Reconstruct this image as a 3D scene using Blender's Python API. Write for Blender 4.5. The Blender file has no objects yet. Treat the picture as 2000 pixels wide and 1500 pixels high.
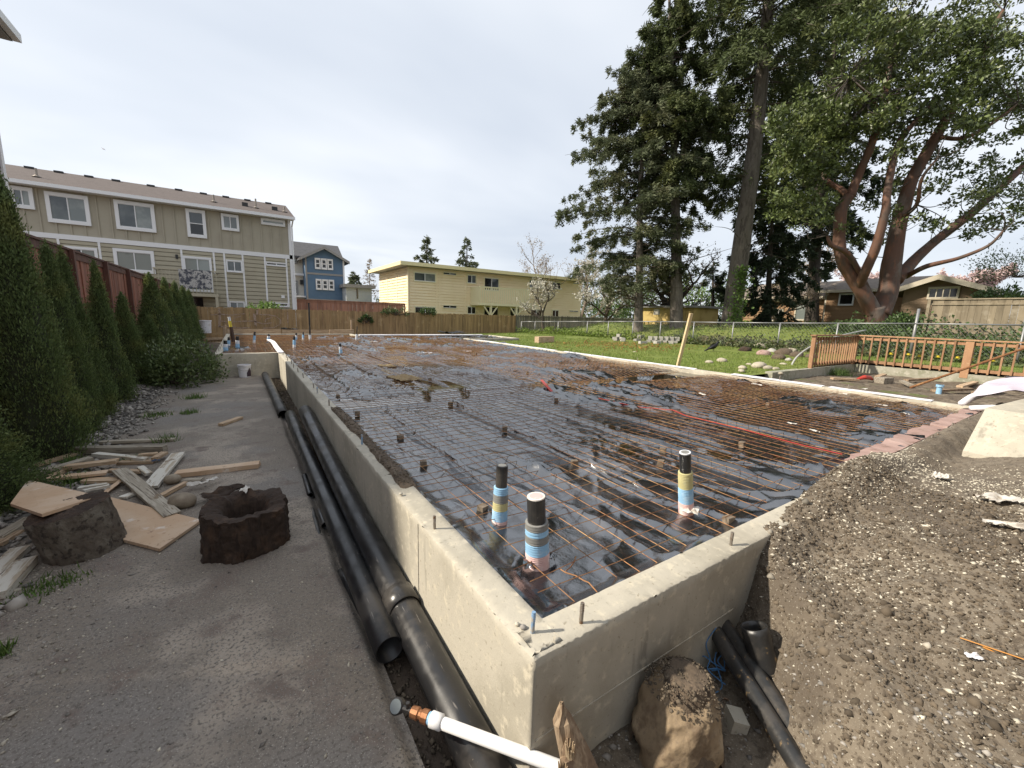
import bpy, math, random
import numpy as np
from mathutils import Vector, Matrix

S = bpy.context.scene
COL = S.collection
random.seed(7)
RNG = np.random.default_rng(11)

# ---------------------------------------------------------------- camera
# world: x along the front foundation wall, y along its left wall, z = 0 at the top of the wall
CAM_R = np.array([[0.83788607, -0.06602918, 0.54183677],
                  [-0.5451161, -0.15250885, 0.82437218],
                  [0.02820229, -0.98609391, -0.16377861]])
CAM_P = np.array([-0.78334849, -0.99976864, 1.19585357])
cam = bpy.data.cameras.new('camera')
cam.sensor_width = 36.0
cam.lens = 14.4
cam.clip_start = 0.02
cam.clip_end = 3000
camo = bpy.data.objects.new('camera', cam)
COL.objects.link(camo)
m = Matrix.Identity(4)
for i in range(3):
    m[i][0] = CAM_R[i, 0]; m[i][1] = -CAM_R[i, 1]; m[i][2] = -CAM_R[i, 2]; m[i][3] = CAM_P[i]
camo.matrix_world = m
S.camera = camo

# ---------------------------------------------------------------- sky, sun, exposure
SUN_DIR = Vector((-0.90, 0.42, 0.745)).normalized()      # towards the sun
sun = bpy.data.lights.new('sun', 'SUN')
sun.energy = 5.0
sun.angle = math.radians(1.4)
sun.color = (1.0, 0.91, 0.77)
suno = bpy.data.objects.new('sun', sun)
COL.objects.link(suno)
suno.rotation_euler = SUN_DIR.to_track_quat('Z', 'Y').to_euler()

W = bpy.data.worlds.new('World')
S.world = W
W.use_nodes = True
nt = W.node_tree
nt.nodes.clear()
def wn(t, **k):
    n = nt.nodes.new(t)
    for a, b in k.items():
        setattr(n, a, b)
    return n
sky = wn('ShaderNodeTexSky', sky_type='NISHITA', sun_disc=False)
sky.sun_elevation = math.asin(SUN_DIR.z)
sky.sun_rotation = math.atan2(SUN_DIR.x, SUN_DIR.y)
sky.dust_density = 2.0
bgs = wn('ShaderNodeBackground'); bgs.inputs[1].default_value = 0.10
nt.links.new(sky.outputs[0], bgs.inputs[0])
tc = wn('ShaderNodeTexCoord')
# clouds: direction projected on a flat layer overhead
sep = wn('ShaderNodeSeparateXYZ'); nt.links.new(tc.outputs['Generated'], sep.inputs[0])
mx = wn('ShaderNodeMath', operation='MAXIMUM'); mx.inputs[1].default_value = 0.0
nt.links.new(sep.outputs[2], mx.inputs[0])
ad = wn('ShaderNodeMath', operation='ADD'); ad.inputs[1].default_value = 0.16
nt.links.new(mx.outputs[0], ad.inputs[0])
dv = wn('ShaderNodeVectorMath', operation='DIVIDE')
cb = wn('ShaderNodeCombineXYZ')
for i in range(3):
    nt.links.new(ad.outputs[0], cb.inputs[i])
nt.links.new(tc.outputs['Generated'], dv.inputs[0]); nt.links.new(cb.outputs[0], dv.inputs[1])
mp = wn('ShaderNodeMapping'); mp.inputs['Rotation'].default_value = (0, 0, math.radians(35))
mp.inputs['Scale'].default_value = (0.55, 0.9, 0.0); mp.inputs['Location'].default_value = (3.1, 1.7, 0)
nt.links.new(dv.outputs[0], mp.inputs[0])
no = wn('ShaderNodeTexNoise'); no.inputs['Scale'].default_value = 0.85; no.inputs['Detail'].default_value = 4
no.inputs['Roughness'].default_value = 0.52; no.inputs['Distortion'].default_value = 0.2
nt.links.new(mp.outputs[0], no.inputs[0])
cr = wn('ShaderNodeValToRGB')
cr.color_ramp.elements[0].position = 0.30; cr.color_ramp.elements[0].color = (0.60, 0.655, 0.74, 1)
cr.color_ramp.elements[1].position = 0.68; cr.color_ramp.elements[1].color = (0.88, 0.905, 0.945, 1)
e = cr.color_ramp.elements.new(0.5); e.color = (0.725, 0.77, 0.835, 1)
nt.links.new(no.outputs[0], cr.inputs[0])
bgc = wn('ShaderNodeBackground'); bgc.inputs[1].default_value = 0.98
nt.links.new(cr.outputs[0], bgc.inputs[0])
mxs = wn('ShaderNodeMixShader'); mxs.inputs[0].default_value = 0.86
nt.links.new(bgs.outputs[0], mxs.inputs[1]); nt.links.new(bgc.outputs[0], mxs.inputs[2])
wo = wn('ShaderNodeOutputWorld'); nt.links.new(mxs.outputs[0], wo.inputs[0])

S.view_settings.view_transform = 'Standard'
S.view_settings.look = 'None'
S.view_settings.exposure = 0.35
S.view_settings.gamma = 1.0
S.view_settings.use_curve_mapping = False

# ---------------------------------------------------------------- helpers: surveying
def ray(px, py):
    return CAM_R @ np.array([(px - 1000) / 800.0, (py - 750) / 800.0, 1.0])
def at_z(px, py, z):
    d = ray(px, py); return Vector(CAM_P + d * ((z - CAM_P[2]) / d[2]))
def at_y(px, py, y):
    d = ray(px, py); return Vector(CAM_P + d * ((y - CAM_P[1]) / d[1]))
def at_x(px, py, x):
    d = ray(px, py); return Vector(CAM_P + d * ((x - CAM_P[0]) / d[0]))

def hash2(i, j, s):
    n = (i.astype(np.int64) * 374761393 + j.astype(np.int64) * 668265263 + s * 974634777) & 0xFFFFFFFF
    n = ((n ^ (n >> 13)) * 1274126177) & 0xFFFFFFFF
    return ((n ^ (n >> 16)) & 0xFFFF) / 65535.0
def vnoise(x, y, s=0):
    x = np.asarray(x, float); y = np.asarray(y, float)
    i = np.floor(x); j = np.floor(y); u = x - i; v = y - j
    u = u * u * u * (u * (u * 6 - 15) + 10); v = v * v * v * (v * (v * 6 - 15) + 10)
    a = hash2(i, j, s); b = hash2(i + 1, j, s); c = hash2(i, j + 1, s); d = hash2(i + 1, j + 1, s)
    return (a * (1 - u) + b * u) * (1 - v) + (c * (1 - u) + d * u) * v
def fbm(x, y, s=0, o=4, g=0.5):
    t = 0; a = 1.0; n = 0
    for k in range(o):
        t = t + a * vnoise(x * 2 ** k + 17.3 * k, y * 2 ** k - 9.1 * k, s + k); n += a; a *= g
    return t / n
def sst(a, b, x):
    t = np.clip((np.asarray(x, float) - a) / (b - a), 0, 1); return t * t * (3 - 2 * t)

# ---------------------------------------------------------------- helpers: meshes
ORG = {}
class MB:
    def __init__(s):
        s.v = []; s.f = []
    def add(s, vs, fs):
        b = len(s.v); s.v += [tuple(map(float, p)) for p in vs]; s.f += [tuple(i + b for i in q) for q in fs]; return s
    def box(s, x0, x1, y0, y1, z0, z1, M=None, j=0.0):
        p = [(x, y, z) for z in (z0, z1) for y in (y0, y1) for x in (x0, x1)]
        if j:
            p = [(a + random.uniform(-j, j), b + random.uniform(-j, j), c + random.uniform(-j, j)) for a, b, c in p]
        if M is not None:
            p = [M @ Vector(q) for q in p]
        return s.add(p, [(0, 2, 3, 1), (4, 5, 7, 6), (0, 1, 5, 4), (2, 6, 7, 3), (0, 4, 6, 2), (1, 3, 7, 5)])
    def bar(s, a, b, w, h, up=(0, 0, 1), taper=1.0):
        a = Vector(a); b = Vector(b); d = (b - a).normalized(); u = Vector(up)
        if abs(d.dot(u)) > .98: u = Vector((0, 1, 0))
        r = d.cross(u).normalized(); u = r.cross(d)
        p = []
        for c, k in ((a, 1), (b, taper)):
            for i, j in ((-1, -1), (1, -1), (1, 1), (-1, 1)):
                p.append(c + r * (i * w / 2 * k) + u * (j * h / 2 * k))
        return s.add(p, [(3, 2, 1, 0), (4, 5, 6, 7), (0, 1, 5, 4), (1, 2, 6, 5), (2, 3, 7, 6), (3, 0, 4, 7)])
    def tube(s, pts, rad, n=8, cap=True):
        pts = [Vector(p) for p in pts]
        k = len(pts)
        if not hasattr(rad, '__len__'): rad = [rad] * k
        vs = []; fs = []
        r = None
        for i, p in enumerate(pts):
            d = (pts[min(i + 1, k - 1)] - pts[max(i - 1, 0)])
            d = d.normalized() if d.length > 1e-9 else Vector((0, 0, 1))
            if r is None:
                t = Vector((0, 0, 1)) if abs(d.z) < .9 else Vector((1, 0, 0))
                r = d.cross(t).normalized()
            else:
                r = (r - d * r.dot(d))
                r = r.normalized() if r.length > 1e-6 else d.orthogonal().normalized()
            u = d.cross(r)
            for q in range(n):
                a = 2 * math.pi * q / n
                vs.append(p + (r * math.cos(a) + u * math.sin(a)) * rad[i])
        for i in range(k - 1):
            for q in range(n):
                a = i * n + q; b = i * n + (q + 1) % n
                fs.append((a, b, b + n, a + n))
        if cap:
            fs.append(tuple(range(n))[::-1]); fs.append(tuple(range((k - 1) * n, k * n)))
        return s.add(vs, fs)
    def lathe(s, prof, n=16, c=(0, 0, 0)):
        vs = []; fs = []
        for r, z in prof:
            for q in range(n):
                a = 2 * math.pi * q / n
                vs.append((c[0] + r * math.cos(a), c[1] + r * math.sin(a), c[2] + z))
        for i in range(len(prof) - 1):
            for q in range(n):
                a = i * n + q; b = i * n + (q + 1) % n
                fs.append((a, b, b + n, a + n))
        return s.add(vs, fs)
    def quad(s, *p):
        return s.add(p, [tuple(range(len(p)))])
    def arr(s):
        return s

def link_mesh(name, me, mt, parent=None, smooth=False):
    o = bpy.data.objects.new(name, me); COL.objects.link(o)
    if mt is not None and not me.materials:
        me.materials.append(mt)
    if parent is not None:
        o.parent = parent
    if smooth:
        me.polygons.foreach_set('use_smooth', np.ones(len(me.polygons), bool))
    return o
def mesh_arrays(name, V, F):
    V = np.ascontiguousarray(V, dtype=np.float32); F = np.ascontiguousarray(F, dtype=np.int32)
    me = bpy.data.meshes.new(name)
    n = F.shape[1]
    me.vertices.add(len(V)); me.vertices.foreach_set('co', V.ravel())
    me.loops.add(F.size); me.loops.foreach_set('vertex_index', F.ravel())
    me.polygons.add(len(F)); me.polygons.foreach_set('loop_start', np.arange(0, F.size, n, dtype=np.int32))
    me.update(calc_edges=True); me.validate()
    return me
def org(o):
    return ORG.get(o.name, Vector((0, 0, 0)))
def obj(name, mb, mt, parent=None, smooth=False, local=False):
    """links one mesh object; vertices are world coordinates unless local"""
    me = bpy.data.meshes.new(name)
    v = mb.v
    if parent is not None and not local:
        q = org(parent); v = [(a - q.x, b - q.y, c - q.z) for a, b, c in v]
    me.from_pydata(v, [], mb.f); me.update()
    o = link_mesh(name, me, mt, parent, smooth)
    if parent is not None:
        ORG[o.name] = org(parent)
    return o
def objarr(name, V, F, mt, parent=None, smooth=False):
    V = np.asarray(V, float)
    if parent is not None:
        V = V - np.array(org(parent))
    o = link_mesh(name, mesh_arrays(name, V, F), mt, parent, smooth)
    if parent is not None:
        ORG[o.name] = org(parent)
    return o
def single(name, mb, mt, label, cat, group=None, smooth=False, base=None):
    """a thing that is one mesh: its origin set at its base"""
    P = np.array(mb.v); c = Vector((P[:, 0].mean(), P[:, 1].mean(), P[:, 2].min())) if base is None else Vector(base)
    me = bpy.data.meshes.new(name); me.from_pydata([(a - c.x, b - c.y, d - c.z) for a, b, d in mb.v], [], mb.f); me.update()
    o = link_mesh(name, me, mt, None, smooth); o.location = c; ORG[o.name] = c
    return tag(o, label, cat, group)
def tag(o, label=None, cat=None, group=None, kind=None):
    if label: o['label'] = label
    if cat: o['category'] = cat
    if group: o['group'] = group
    if kind: o['kind'] = kind
    return o
def thing(name, loc, label, cat, group=None):
    o = bpy.data.objects.new(name, None); COL.objects.link(o)
    o.location = loc; o.empty_display_size = .1; ORG[o.name] = Vector(loc)
    return tag(o, label, cat, group)
def copy_tree(o, parent=None):
    c = o.copy(); COL.objects.link(c); c.parent = parent
    for ch in list(o.children):
        copy_tree(ch, c)
    return c
def dup(o, loc, rz=0.0, label=None, sc=None, rot=None):
    c = copy_tree(o); c.location = loc; c.rotation_euler = rot if rot is not None else (0, 0, rz)
    if label: c['label'] = label
    if sc is not None: c.scale = sc if hasattr(sc, '__len__') else (sc, sc, sc)
    return c
def grid(xs, ys, fz):
    X, Y = np.meshgrid(xs, ys); Z = fz(X, Y)
    V = np.stack([X, Y, Z], -1).reshape(-1, 3)
    nx = len(xs); ny = len(ys)
    i = (np.arange(ny - 1)[:, None] * nx + np.arange(nx - 1)[None]).ravel()
    return V, np.stack([i, i + 1, i + nx + 1, i + nx], -1)

# ---------------------------------------------------------------- helpers: materials
def mat(name, col, rough=.6, layers=(), bumps=(), metal=0., spec=.5, coord='pos', var=0., island=0., transl=0., coat=0., rlay=(), ior=1.5):
    """Principled with noise colour layers (scale, colour, lo, hi) and bump layers (scale, strength, distance)"""
    M = bpy.data.materials.new(name); M.use_nodes = True
    t = M.node_tree; N = t.nodes; L = t.links
    b = N['Principled BSDF']; out = N['Material Output']
    b.inputs['Roughness'].default_value = rough; b.inputs['Metallic'].default_value = metal
    b.inputs['Specular IOR Level'].default_value = spec; b.inputs['IOR'].default_value = ior; b.inputs['Coat Weight'].default_value = coat
    c4 = lambda c: (c[0], c[1], c[2], 1)
    if coord == 'pos':
        src = N.new('ShaderNodeNewGeometry').outputs['Position']
    else:
        src = N.new('ShaderNodeTexCoord').outputs['Object']
    def noise(sc, detail=5):
        n = N.new('ShaderNodeTexNoise'); n.inputs['Detail'].default_value = detail
        n.inputs['Roughness'].default_value = .6
        if hasattr(sc, '__len__'):
            mp = N.new('ShaderNodeMapping'); mp.inputs['Scale'].default_value = sc
            L.new(src, mp.inputs[0]); L.new(mp.outputs[0], n.inputs['Vector']); n.inputs['Scale'].default_value = 1
        else:
            L.new(src, n.inputs['Vector']); n.inputs['Scale'].default_value = sc
        return n.outputs[0]
    def ramp(s, lo, hi, a=0., z=1.):
        r = N.new('ShaderNodeMapRange'); r.interpolation_type = 'SMOOTHSTEP'
        r.inputs['From Min'].default_value = lo; r.inputs['From Max'].default_value = hi
        r.inputs['To Min'].default_value = a; r.inputs['To Max'].default_value = z
        L.new(s, r.inputs[0]); return r.outputs[0]
    cur = None
    rg = N.new('ShaderNodeRGB'); rg.outputs[0].default_value = c4(col); cur = rg.outputs[0]
    for (sc, c2, lo, hi) in layers:
        mx = N.new('ShaderNodeMix'); mx.data_type = 'RGBA'
        L.new(ramp(noise(sc), lo, hi), mx.inputs[0]); L.new(cur, mx.inputs[6]); mx.inputs[7].default_value = c4(c2)
        cur = mx.outputs[2]
    if var or island:
        h = N.new('ShaderNodeHueSaturation')
        src2 = N.new('ShaderNodeObjectInfo').outputs['Random'] if var else N.new('ShaderNodeNewGeometry').outputs['Random Per Island']
        a = var or island
        r = N.new('ShaderNodeMapRange'); r.inputs['To Min'].default_value = 1 - a; r.inputs['To Max'].default_value = 1 + a
        L.new(src2, r.inputs[0]); L.new(r.outputs[0], h.inputs['Value']); L.new(cur, h.inputs['Color'])
        cur = h.outputs[0]
    L.new(cur, b.inputs['Base Color'])
    for (sc, r2, lo, hi) in rlay:
        L.new(ramp(noise(sc), lo, hi, rough, r2), b.inputs['Roughness'])
    pn = None
    for (sc, st, di) in bumps:
        bm = N.new('ShaderNodeBump'); bm.inputs['Strength'].default_value = st; bm.inputs['Distance'].default_value = di
        L.new(noise(sc, 6), bm.inputs['Height'])
        if pn is not None: L.new(pn, bm.inputs['Normal'])
        pn = bm.outputs[0]
    if pn is not None:
        L.new(pn, b.inputs['Normal'])
    if transl:
        tr = N.new('ShaderNodeBsdfTranslucent'); L.new(cur, tr.inputs[0])
        ms = N.new('ShaderNodeMixShader'); ms.inputs[0].default_value = transl
        L.new(b.outputs[0], ms.inputs[1]); L.new(tr.outputs[0], ms.inputs[2]); L.new(ms.outputs[0], out.inputs[0])
    return M
MT = {}
# ================================================================ the setting: ground, path, lawn, soil
MT['soil_far'] = mat('soil_far', (.10, .08, .06), .95, [(.8, (.16, .13, .10), .4, .65), (9, (.05, .04, .03), .5, .7)], [(14, .6, .03)])
MT['path'] = mat('path_gravel', (.215, .182, .147), .93,
    [(.5, (.215, .195, .175), .45, .6), (1.3, (.35, .30, .245), .48, .64), (3.2, (.17, .132, .11), .55, .68), (2.1, (.185, .145, .120), .56, .70), (60, (.15, .132, .114), .50, .62), (160, (.40, .375, .335), .60, .65)],
    [(22, .4, .02), (60, .5, .01), (170, .5, .005)])
MT['soil'] = mat('dark_soil', (.105, .078, .054), .95, [(4, (.155, .115, .080), .45, .65), (38, (.06, .045, .033), .5, .65)], [(40, .7, .012), (130, .5, .005)])
MT['soil_dark'] = mat('damp_soil', (.075, .055, .040), .93, [(6, (.10, .073, .05), .45, .65)], [(50, .7, .012), (140, .5, .005)])
MT['mound'] = mat('gravelly_soil', (.148, .120, .088), .95, [(2.2, (.198, .165, .124), .45, .62), (30, (.09, .07, .05), .5, .64), (1.1, (.11, .088, .065), .5, .62), (110, (.36, .325, .26), .60, .68)], [(28, .7, .015), (110, .6, .006)])
MT['lawn'] = mat('lawn_grass', (.155, .195, .032), .9, [(.45, (.19, .215, .045), .45, .65), (3.5, (.08, .125, .018), .5, .7), (11, (.17, .17, .05), .62, .75)], [(40, .8, .04)])
MT['planter_soil'] = mat('planter_soil', (.13, .10, .07), .95, [(2.5, (.22, .18, .13), .5, .65), (9, (.06, .045, .03), .5, .65), (1.2, (.10, .12, .03), .58, .7)], [(25, .8, .03)])

def chain_x(y):
    return 17.3 + (25.6 - y) * .1416
def land(x, y):
    """height of the open ground round the site"""
    x = np.asarray(x, float); y = np.asarray(y, float)
    z = np.full(np.broadcast(x, y).shape, -.66)
    z = z + .30 * sst(7, 15, y) * sst(-2.2, -2.9, x) + .55 * sst(-3.2, -3.9, x)
    r = sst(8.88, 8.93, x)
    lawn = -.16 + .14 * sst(10, 18, x) - .16 * sst(20, 30, y) + .04 * (fbm(x * .5, y * .5, 5) - .5)
    d = x - chain_x(y)
    bank = (.85 * sst(.1, 4.5, d) + .40 * sst(6, 16, d)) * (1 - .85 * sst(20, 27, y))
    z = z * (1 - r) + (lawn + bank) * r
    far = sst(27, 33, y)
    return z * (1 - far) + far * (np.maximum(z, .1))
GX = np.unique(np.concatenate([np.linspace(-300, -20, 15), np.arange(-20, 8.6, .8), [-.35, -.1, 8.70, 8.88, 8.93], np.arange(9.2, 40, .7), np.linspace(41, 320, 18)]))
GY = np.unique(np.concatenate([np.linspace(-300, -12, 12), np.arange(-12, 48, .8), np.linspace(49, 360, 18)]))
def base_land(x, y):
    z = land(x, y)
    inside = (x > -.2) & (x < 8.89) & (y > -4) & (y < 23.2)
    jog = (x > -1.5) & (x < 0) & (y > 12.3) & (y < 23.2)
    ramp = (x > 8.89) & (x < 17.5) & (y < 5.2) & (y > -9)
    bump = (x > 8.8) & (x < 12.3) & (y > 17.3) & (y < 21.8)
    z = np.where(inside | jog | bump, -1.1, z)
    return np.where(ramp, -.62, z) - .02
V, F = grid(GX, GY, base_land)
tag(objarr('ground', V, F, MT['soil_far']), kind='structure')

# ---- lawn sheet (right of the foundation, up the bank)
LX = np.unique(np.concatenate([np.arange(8.93, 30, .22), np.arange(30, 60, 1.5), [16.6]]))
LY = np.unique(np.concatenate([np.arange(-25, -2, 1.5), np.arange(-2, 34, .25), np.arange(34, 60, 2), [4.35]]))
V, F = grid(LX, LY, lambda x, y: land(x, y) + .015 + .03 * fbm(x * 2, y * 2, 9))
cx = V[F].mean(1)
keep = ~((cx[:, 0] < 16.6) & (cx[:, 1] < 4.35)) & ~((cx[:, 0] < 12.1) & (cx[:, 1] > 17.5) & (cx[:, 1] < 21.6)) & ~((cx[:, 0] < 12.1) & (cx[:, 1] > 21.6) & (cx[:, 0] < 9.2))
tag(objarr('lawn', V, F[keep], MT['lawn'], smooth=True), kind='structure')

# ---- path sheet beside the foundation
def path_z(x, y):
    return -.615 + .012 * (fbm(x * 3, y * 3, 21) - .5) - .05 * sst(-.36, -.29, x + .05 * (fbm(y * 2.2, y * 0, 33) - .5)) - .012 * sst(-2.0, -2.5, x)
V, F = grid(np.unique(np.concatenate([np.arange(-2.6, -.45, .05), np.arange(-.45, -.262, .01)])), np.arange(-3.4, 12.16, .05), path_z)
tag(objarr('path', V, F, MT['path'], smooth=True), kind='structure')

# ---- soil in the trench, the pit and the mound over the front wall
def soil_z(x, y):
    x = np.asarray(x, float); y = np.asarray(y, float)
    z = -.665 - .035 * sst(-.36, -.2, x) + .03 * (fbm(x * 5, y * 5, 41) - .5) + .10 * sst(.0, .25, x)
    s = .75 * (x - 1.40) - .66 * np.minimum(y, 0)
    s = s + .10 * (fbm(x * 4, y * 4, 43, 3) - .5)
    up = .47 * sst(-.10, .26, s) + .20 * sst(.25, 1.15, s) + .05 * sst(1.2, 3.5, s)
    up = up + .12 * sst(.04, .16, s) * np.exp(-(np.minimum(y, .0) / .14) ** 2)
    up = up * (1 - .10 * sst(-1.2, -2.6, y))
    z = z + up
    rough = .035 + .03 * np.exp(-((s - .1) / .2) ** 2)
    z = z + rough * (fbm(x * 9, y * 9, 45, 5, .6) - .5) + .018 * (fbm(x * 34, y * 34, 46, 2) - .5)
    # falls back from the wall top towards the right end, where the wall shows again
    z = z - .16 * sst(3.2, 4.4, x) * sst(-.75, -.15, y)
    # inside the foundation it only spills a little over the sheet
    inn = sst(.06, .21, y + .05 * (fbm(x * 6, y, 47) - .5))
    z = z * (1 - inn) + inn * (-.17)
    under = (x < 1.42) & (y > .012)
    return np.where(under, -.72, z)
SX = np.unique(np.concatenate([np.arange(-.46, 3.0, .016), np.arange(3.0, 9.1, .05)]))
SY = np.unique(np.concatenate([np.arange(-2.8, -1.4, .035), np.arange(-1.4, .235, .014)]))
V, F = grid(SX, SY, soil_z)
tag(objarr('soil_mound', V, F, MT['mound'], smooth=True), kind='structure')
V, F = grid(np.arange(-.46, .011, .024), np.arange(.2, 12.16, .04), lambda x, y: -.668 - .04 * sst(-.36, -.2, x) + .04 * (fbm(x * 7, y * 7, 48, 4) - .5))
tag(objarr('trench_soil', V, F, MT['soil_dark'], smooth=True), kind='structure')
V, F = grid(np.arange(8.93, 16.7, .12), np.arange(-8, 4.45, .12), lambda x, y: -.42 + .12 * fbm(x * 1.3, y * 1.3, 49, 4) + .04 * fbm(x * 6, y * 6, 50))
tag(objarr('planter_bed', V, F, MT['planter_soil'], smooth=True), kind='structure')
V, F = grid(np.arange(-4.2, -2.3, .06), np.arange(-3, 25, .08), lambda x, y: land(x, y) + .035 + .04 * (fbm(x * 4, y * 4, 51, 4) - .5))
MT['gravel_bed'] = mat('gravel_bed', (.16, .145, .13), .93, [(5, (.05, .045, .04), .45, .6), (28, (.22, .21, .19), .55, .65)], [(30, .8, .03), (80, .6, .01)])
tag(objarr('gravel_bed', V, F, MT['gravel_bed'], smooth=True), kind='structure')

# ---------------------------------------------------------------- pebbles
OCT = np.array([(1, 0, 0), (-1, 0, 0), (0, 1, 0), (0, -1, 0), (0, 0, 1), (0, 0, -1)], float)
OF = np.array([(0, 2, 4), (2, 1, 4), (1, 3, 4), (3, 0, 4), (2, 0, 5), (1, 2, 5), (3, 1, 5), (0, 3, 5)])
def pebbles(name, P, size, mt, flat=.55):
    n = len(P)
    sc = np.stack([size * RNG.uniform(.8, 1.6, n), size * RNG.uniform(.7, 1.1, n), size * flat * RNG.uniform(.6, 1.2, n)], -1)
    a = RNG.uniform(0, 6.283, n); t = RNG.normal(0, .25, n)
    B = OCT[None] * sc[:, None] * RNG.uniform(.75, 1.25, (n, 6, 1))
    x, y, z = B[..., 0], B[..., 1], B[..., 2]
    x, z = x * np.cos(t)[:, None] - z * np.sin(t)[:, None], x * np.sin(t)[:, None] + z * np.cos(t)[:, None]
    X = x * np.cos(a)[:, None] - y * np.sin(a)[:, None]; Y = x * np.sin(a)[:, None] + y * np.cos(a)[:, None]
    V = np.stack([X, Y, z], -1) + P[:, None]
    F = (OF[None] + 6 * np.arange(n)[:, None, None]).reshape(-1, 3)
    return objarr(name, V.reshape(-1, 3), F, mt)
MT['peb_pale'] = mat('pebble_pale', (.46, .42, .34), .8, island=.45)
MT['peb_grey'] = mat('pebble_grey', (.25, .23, .205), .85, island=.6)
MT['peb_mix'] = mat('pebble_mixed', (.30, .27, .22), .85, island=.6)
MT['peb_dark'] = mat('clod', (.11, .086, .06), .95, island=.4)
def scatter(n, x0, x1, y0, y1, zf, size, near=None, mask=None):
    x = RNG.uniform(x0, x1, n); y = RNG.uniform(y0, y1, n)
    if mask is not None:
        k = mask(x, y) > RNG.uniform(0, 1, n); x = x[k]; y = y[k]
    s = size * np.exp(RNG.normal(0, .42, len(x)))
    return np.stack([x, y, zf(x, y) + s * .12], -1), s
mm = lambda x, y: sst(.0, .3, .75 * (x - 1.40) - .66 * y) * (.22 + .95 * sst(.48, .62, fbm(x * 2.2, y * 2.2, 61, 3)))
P, s = scatter(30000, .7, 4.6, -2.4, .18, soil_z, .0050, mask=mm)
tag(pebbles('mound_pebbles', P, s, MT['peb_pale']), 'small pale stones strewn over the soil mound', 'pebbles', kind='stuff')
P, s = scatter(26000, .6, 3.2, -2.2, .16, soil_z, .0058, mask=lambda x, y: sst(-.1, .1, .75 * (x - 1.40) - .66 * y))
tag(pebbles('mound_clods', P, s, MT['peb_dark'], .8), 'small brown clods of earth on the mound', 'soil', kind='stuff')
P, s = scatter(170, .6, 3.4, -2.2, .1, soil_z, .017, mask=lambda x, y: sst(-.1, .1, .75 * (x - 1.40) - .66 * y) * (.2 + .8 * sst(.9, .1, .75 * (x - 1.40) - .66 * y)))
tag(pebbles('mound_lumps', P, s, MT['peb_dark'], 1.0), 'larger brown lumps of earth on the mound', 'soil', kind='stuff')
P, s = scatter(130, .7, 4.0, -2.2, .1, soil_z, .010, mask=mm)
tag(pebbles('mound_stones', P, s, MT['peb_mix'], .9), 'scattered larger grey and pale stones on the mound', 'stones', kind='stuff')
P, s = scatter(2600, -.4, 1.3, -1.3, 0, soil_z, .007, mask=lambda x, y: .25 + .75 * (fbm(x * 5, y * 5, 63) > .52))
tag(pebbles('pit_pebbles', P, s, MT['peb_grey']), 'grey crushed stones lying on the dark pit floor', 'pebbles', kind='stuff')
P, s = scatter(5200, -.42, .0, .0, 12, lambda x, y: -.668 - .03 * sst(-.36, -.2, x), .010)
tag(pebbles('trench_pebbles', P, s, MT['peb_dark'], .8), 'dark crushed stones along the pipe trench', 'pebbles', kind='stuff')
P, s = scatter(34000, -2.6, -.33, -.9, 6.5, path_z, .0036, mask=lambda x, y: np.clip(1.2 - y / 5, .12, 1) * (.25 + .75 * sst(-1.0, -2.2, x) + .4 * (fbm(x * 3, y * 3, 64) > .56)))
tag(pebbles('path_pebbles', P, s, MT['peb_grey']), 'fine grey grit scattered over the path', 'pebbles', kind='stuff')
P, s = scatter(2400, -2.6, -.33, -.6, 5, path_z, .0052, mask=lambda x, y: .15 + .85 * sst(-.9, -2.4, x))
tag(pebbles('path_chips', P, s, MT['peb_pale']), 'pale stone chips scattered over the near path', 'pebbles', kind='stuff')
P, s = scatter(9000, -3.7, -2.0, 2.0, 13, lambda x, y: land(x, y) + .05, .020, mask=lambda x, y: sst(-1.9, -2.5, x) * (.3 + .7 * (fbm(x * 2, y * 2, 66) > .45)))
tag(pebbles('bed_stones', P, s, MT['peb_grey'], .7), 'grey broken stones in the bed along the hedge', 'stones', kind='stuff')
P, s = scatter(2200, -2.7, -1.35, .7, 3.0, lambda x, y: path_z(x, y), .008, mask=lambda x, y: sst(-1.5, -2.1, x))
tag(pebbles('river_pebbles', P, s, MT['peb_mix'], .6), 'rounded pale pebbles at the near left edge of the path', 'pebbles', kind='stuff')

# ================================================================ foundation
MT['conc'] = mat('poured_concrete', (.455, .42, .345), .88,
    [(1.2, (.36, .33, .265), .42, .62), ((9, 9, 1.2), (.26, .24, .195), .58, .74), (14, (.54, .49, .385), .52, .7), (75, (.19, .165, .13), .67, .73), (40, (.30, .27, .21), .60, .68)],
    [(24, .25, .01), (120, .35, .003)])
MT['conc_top'] = MT['conc']
T = .1525
PATH = [(12.0, 17.85, 0), (8.80, 17.85, 0), (8.80, .0, 0), (0, 0, 0), (0, 12.15, 0), (-1.45, 12.15, 0), (-1.45, 22.45, 0), (4.15, 22.45, 0), (4.15, 21.15, 0), (12.0, 21.15, 0)]
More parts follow.
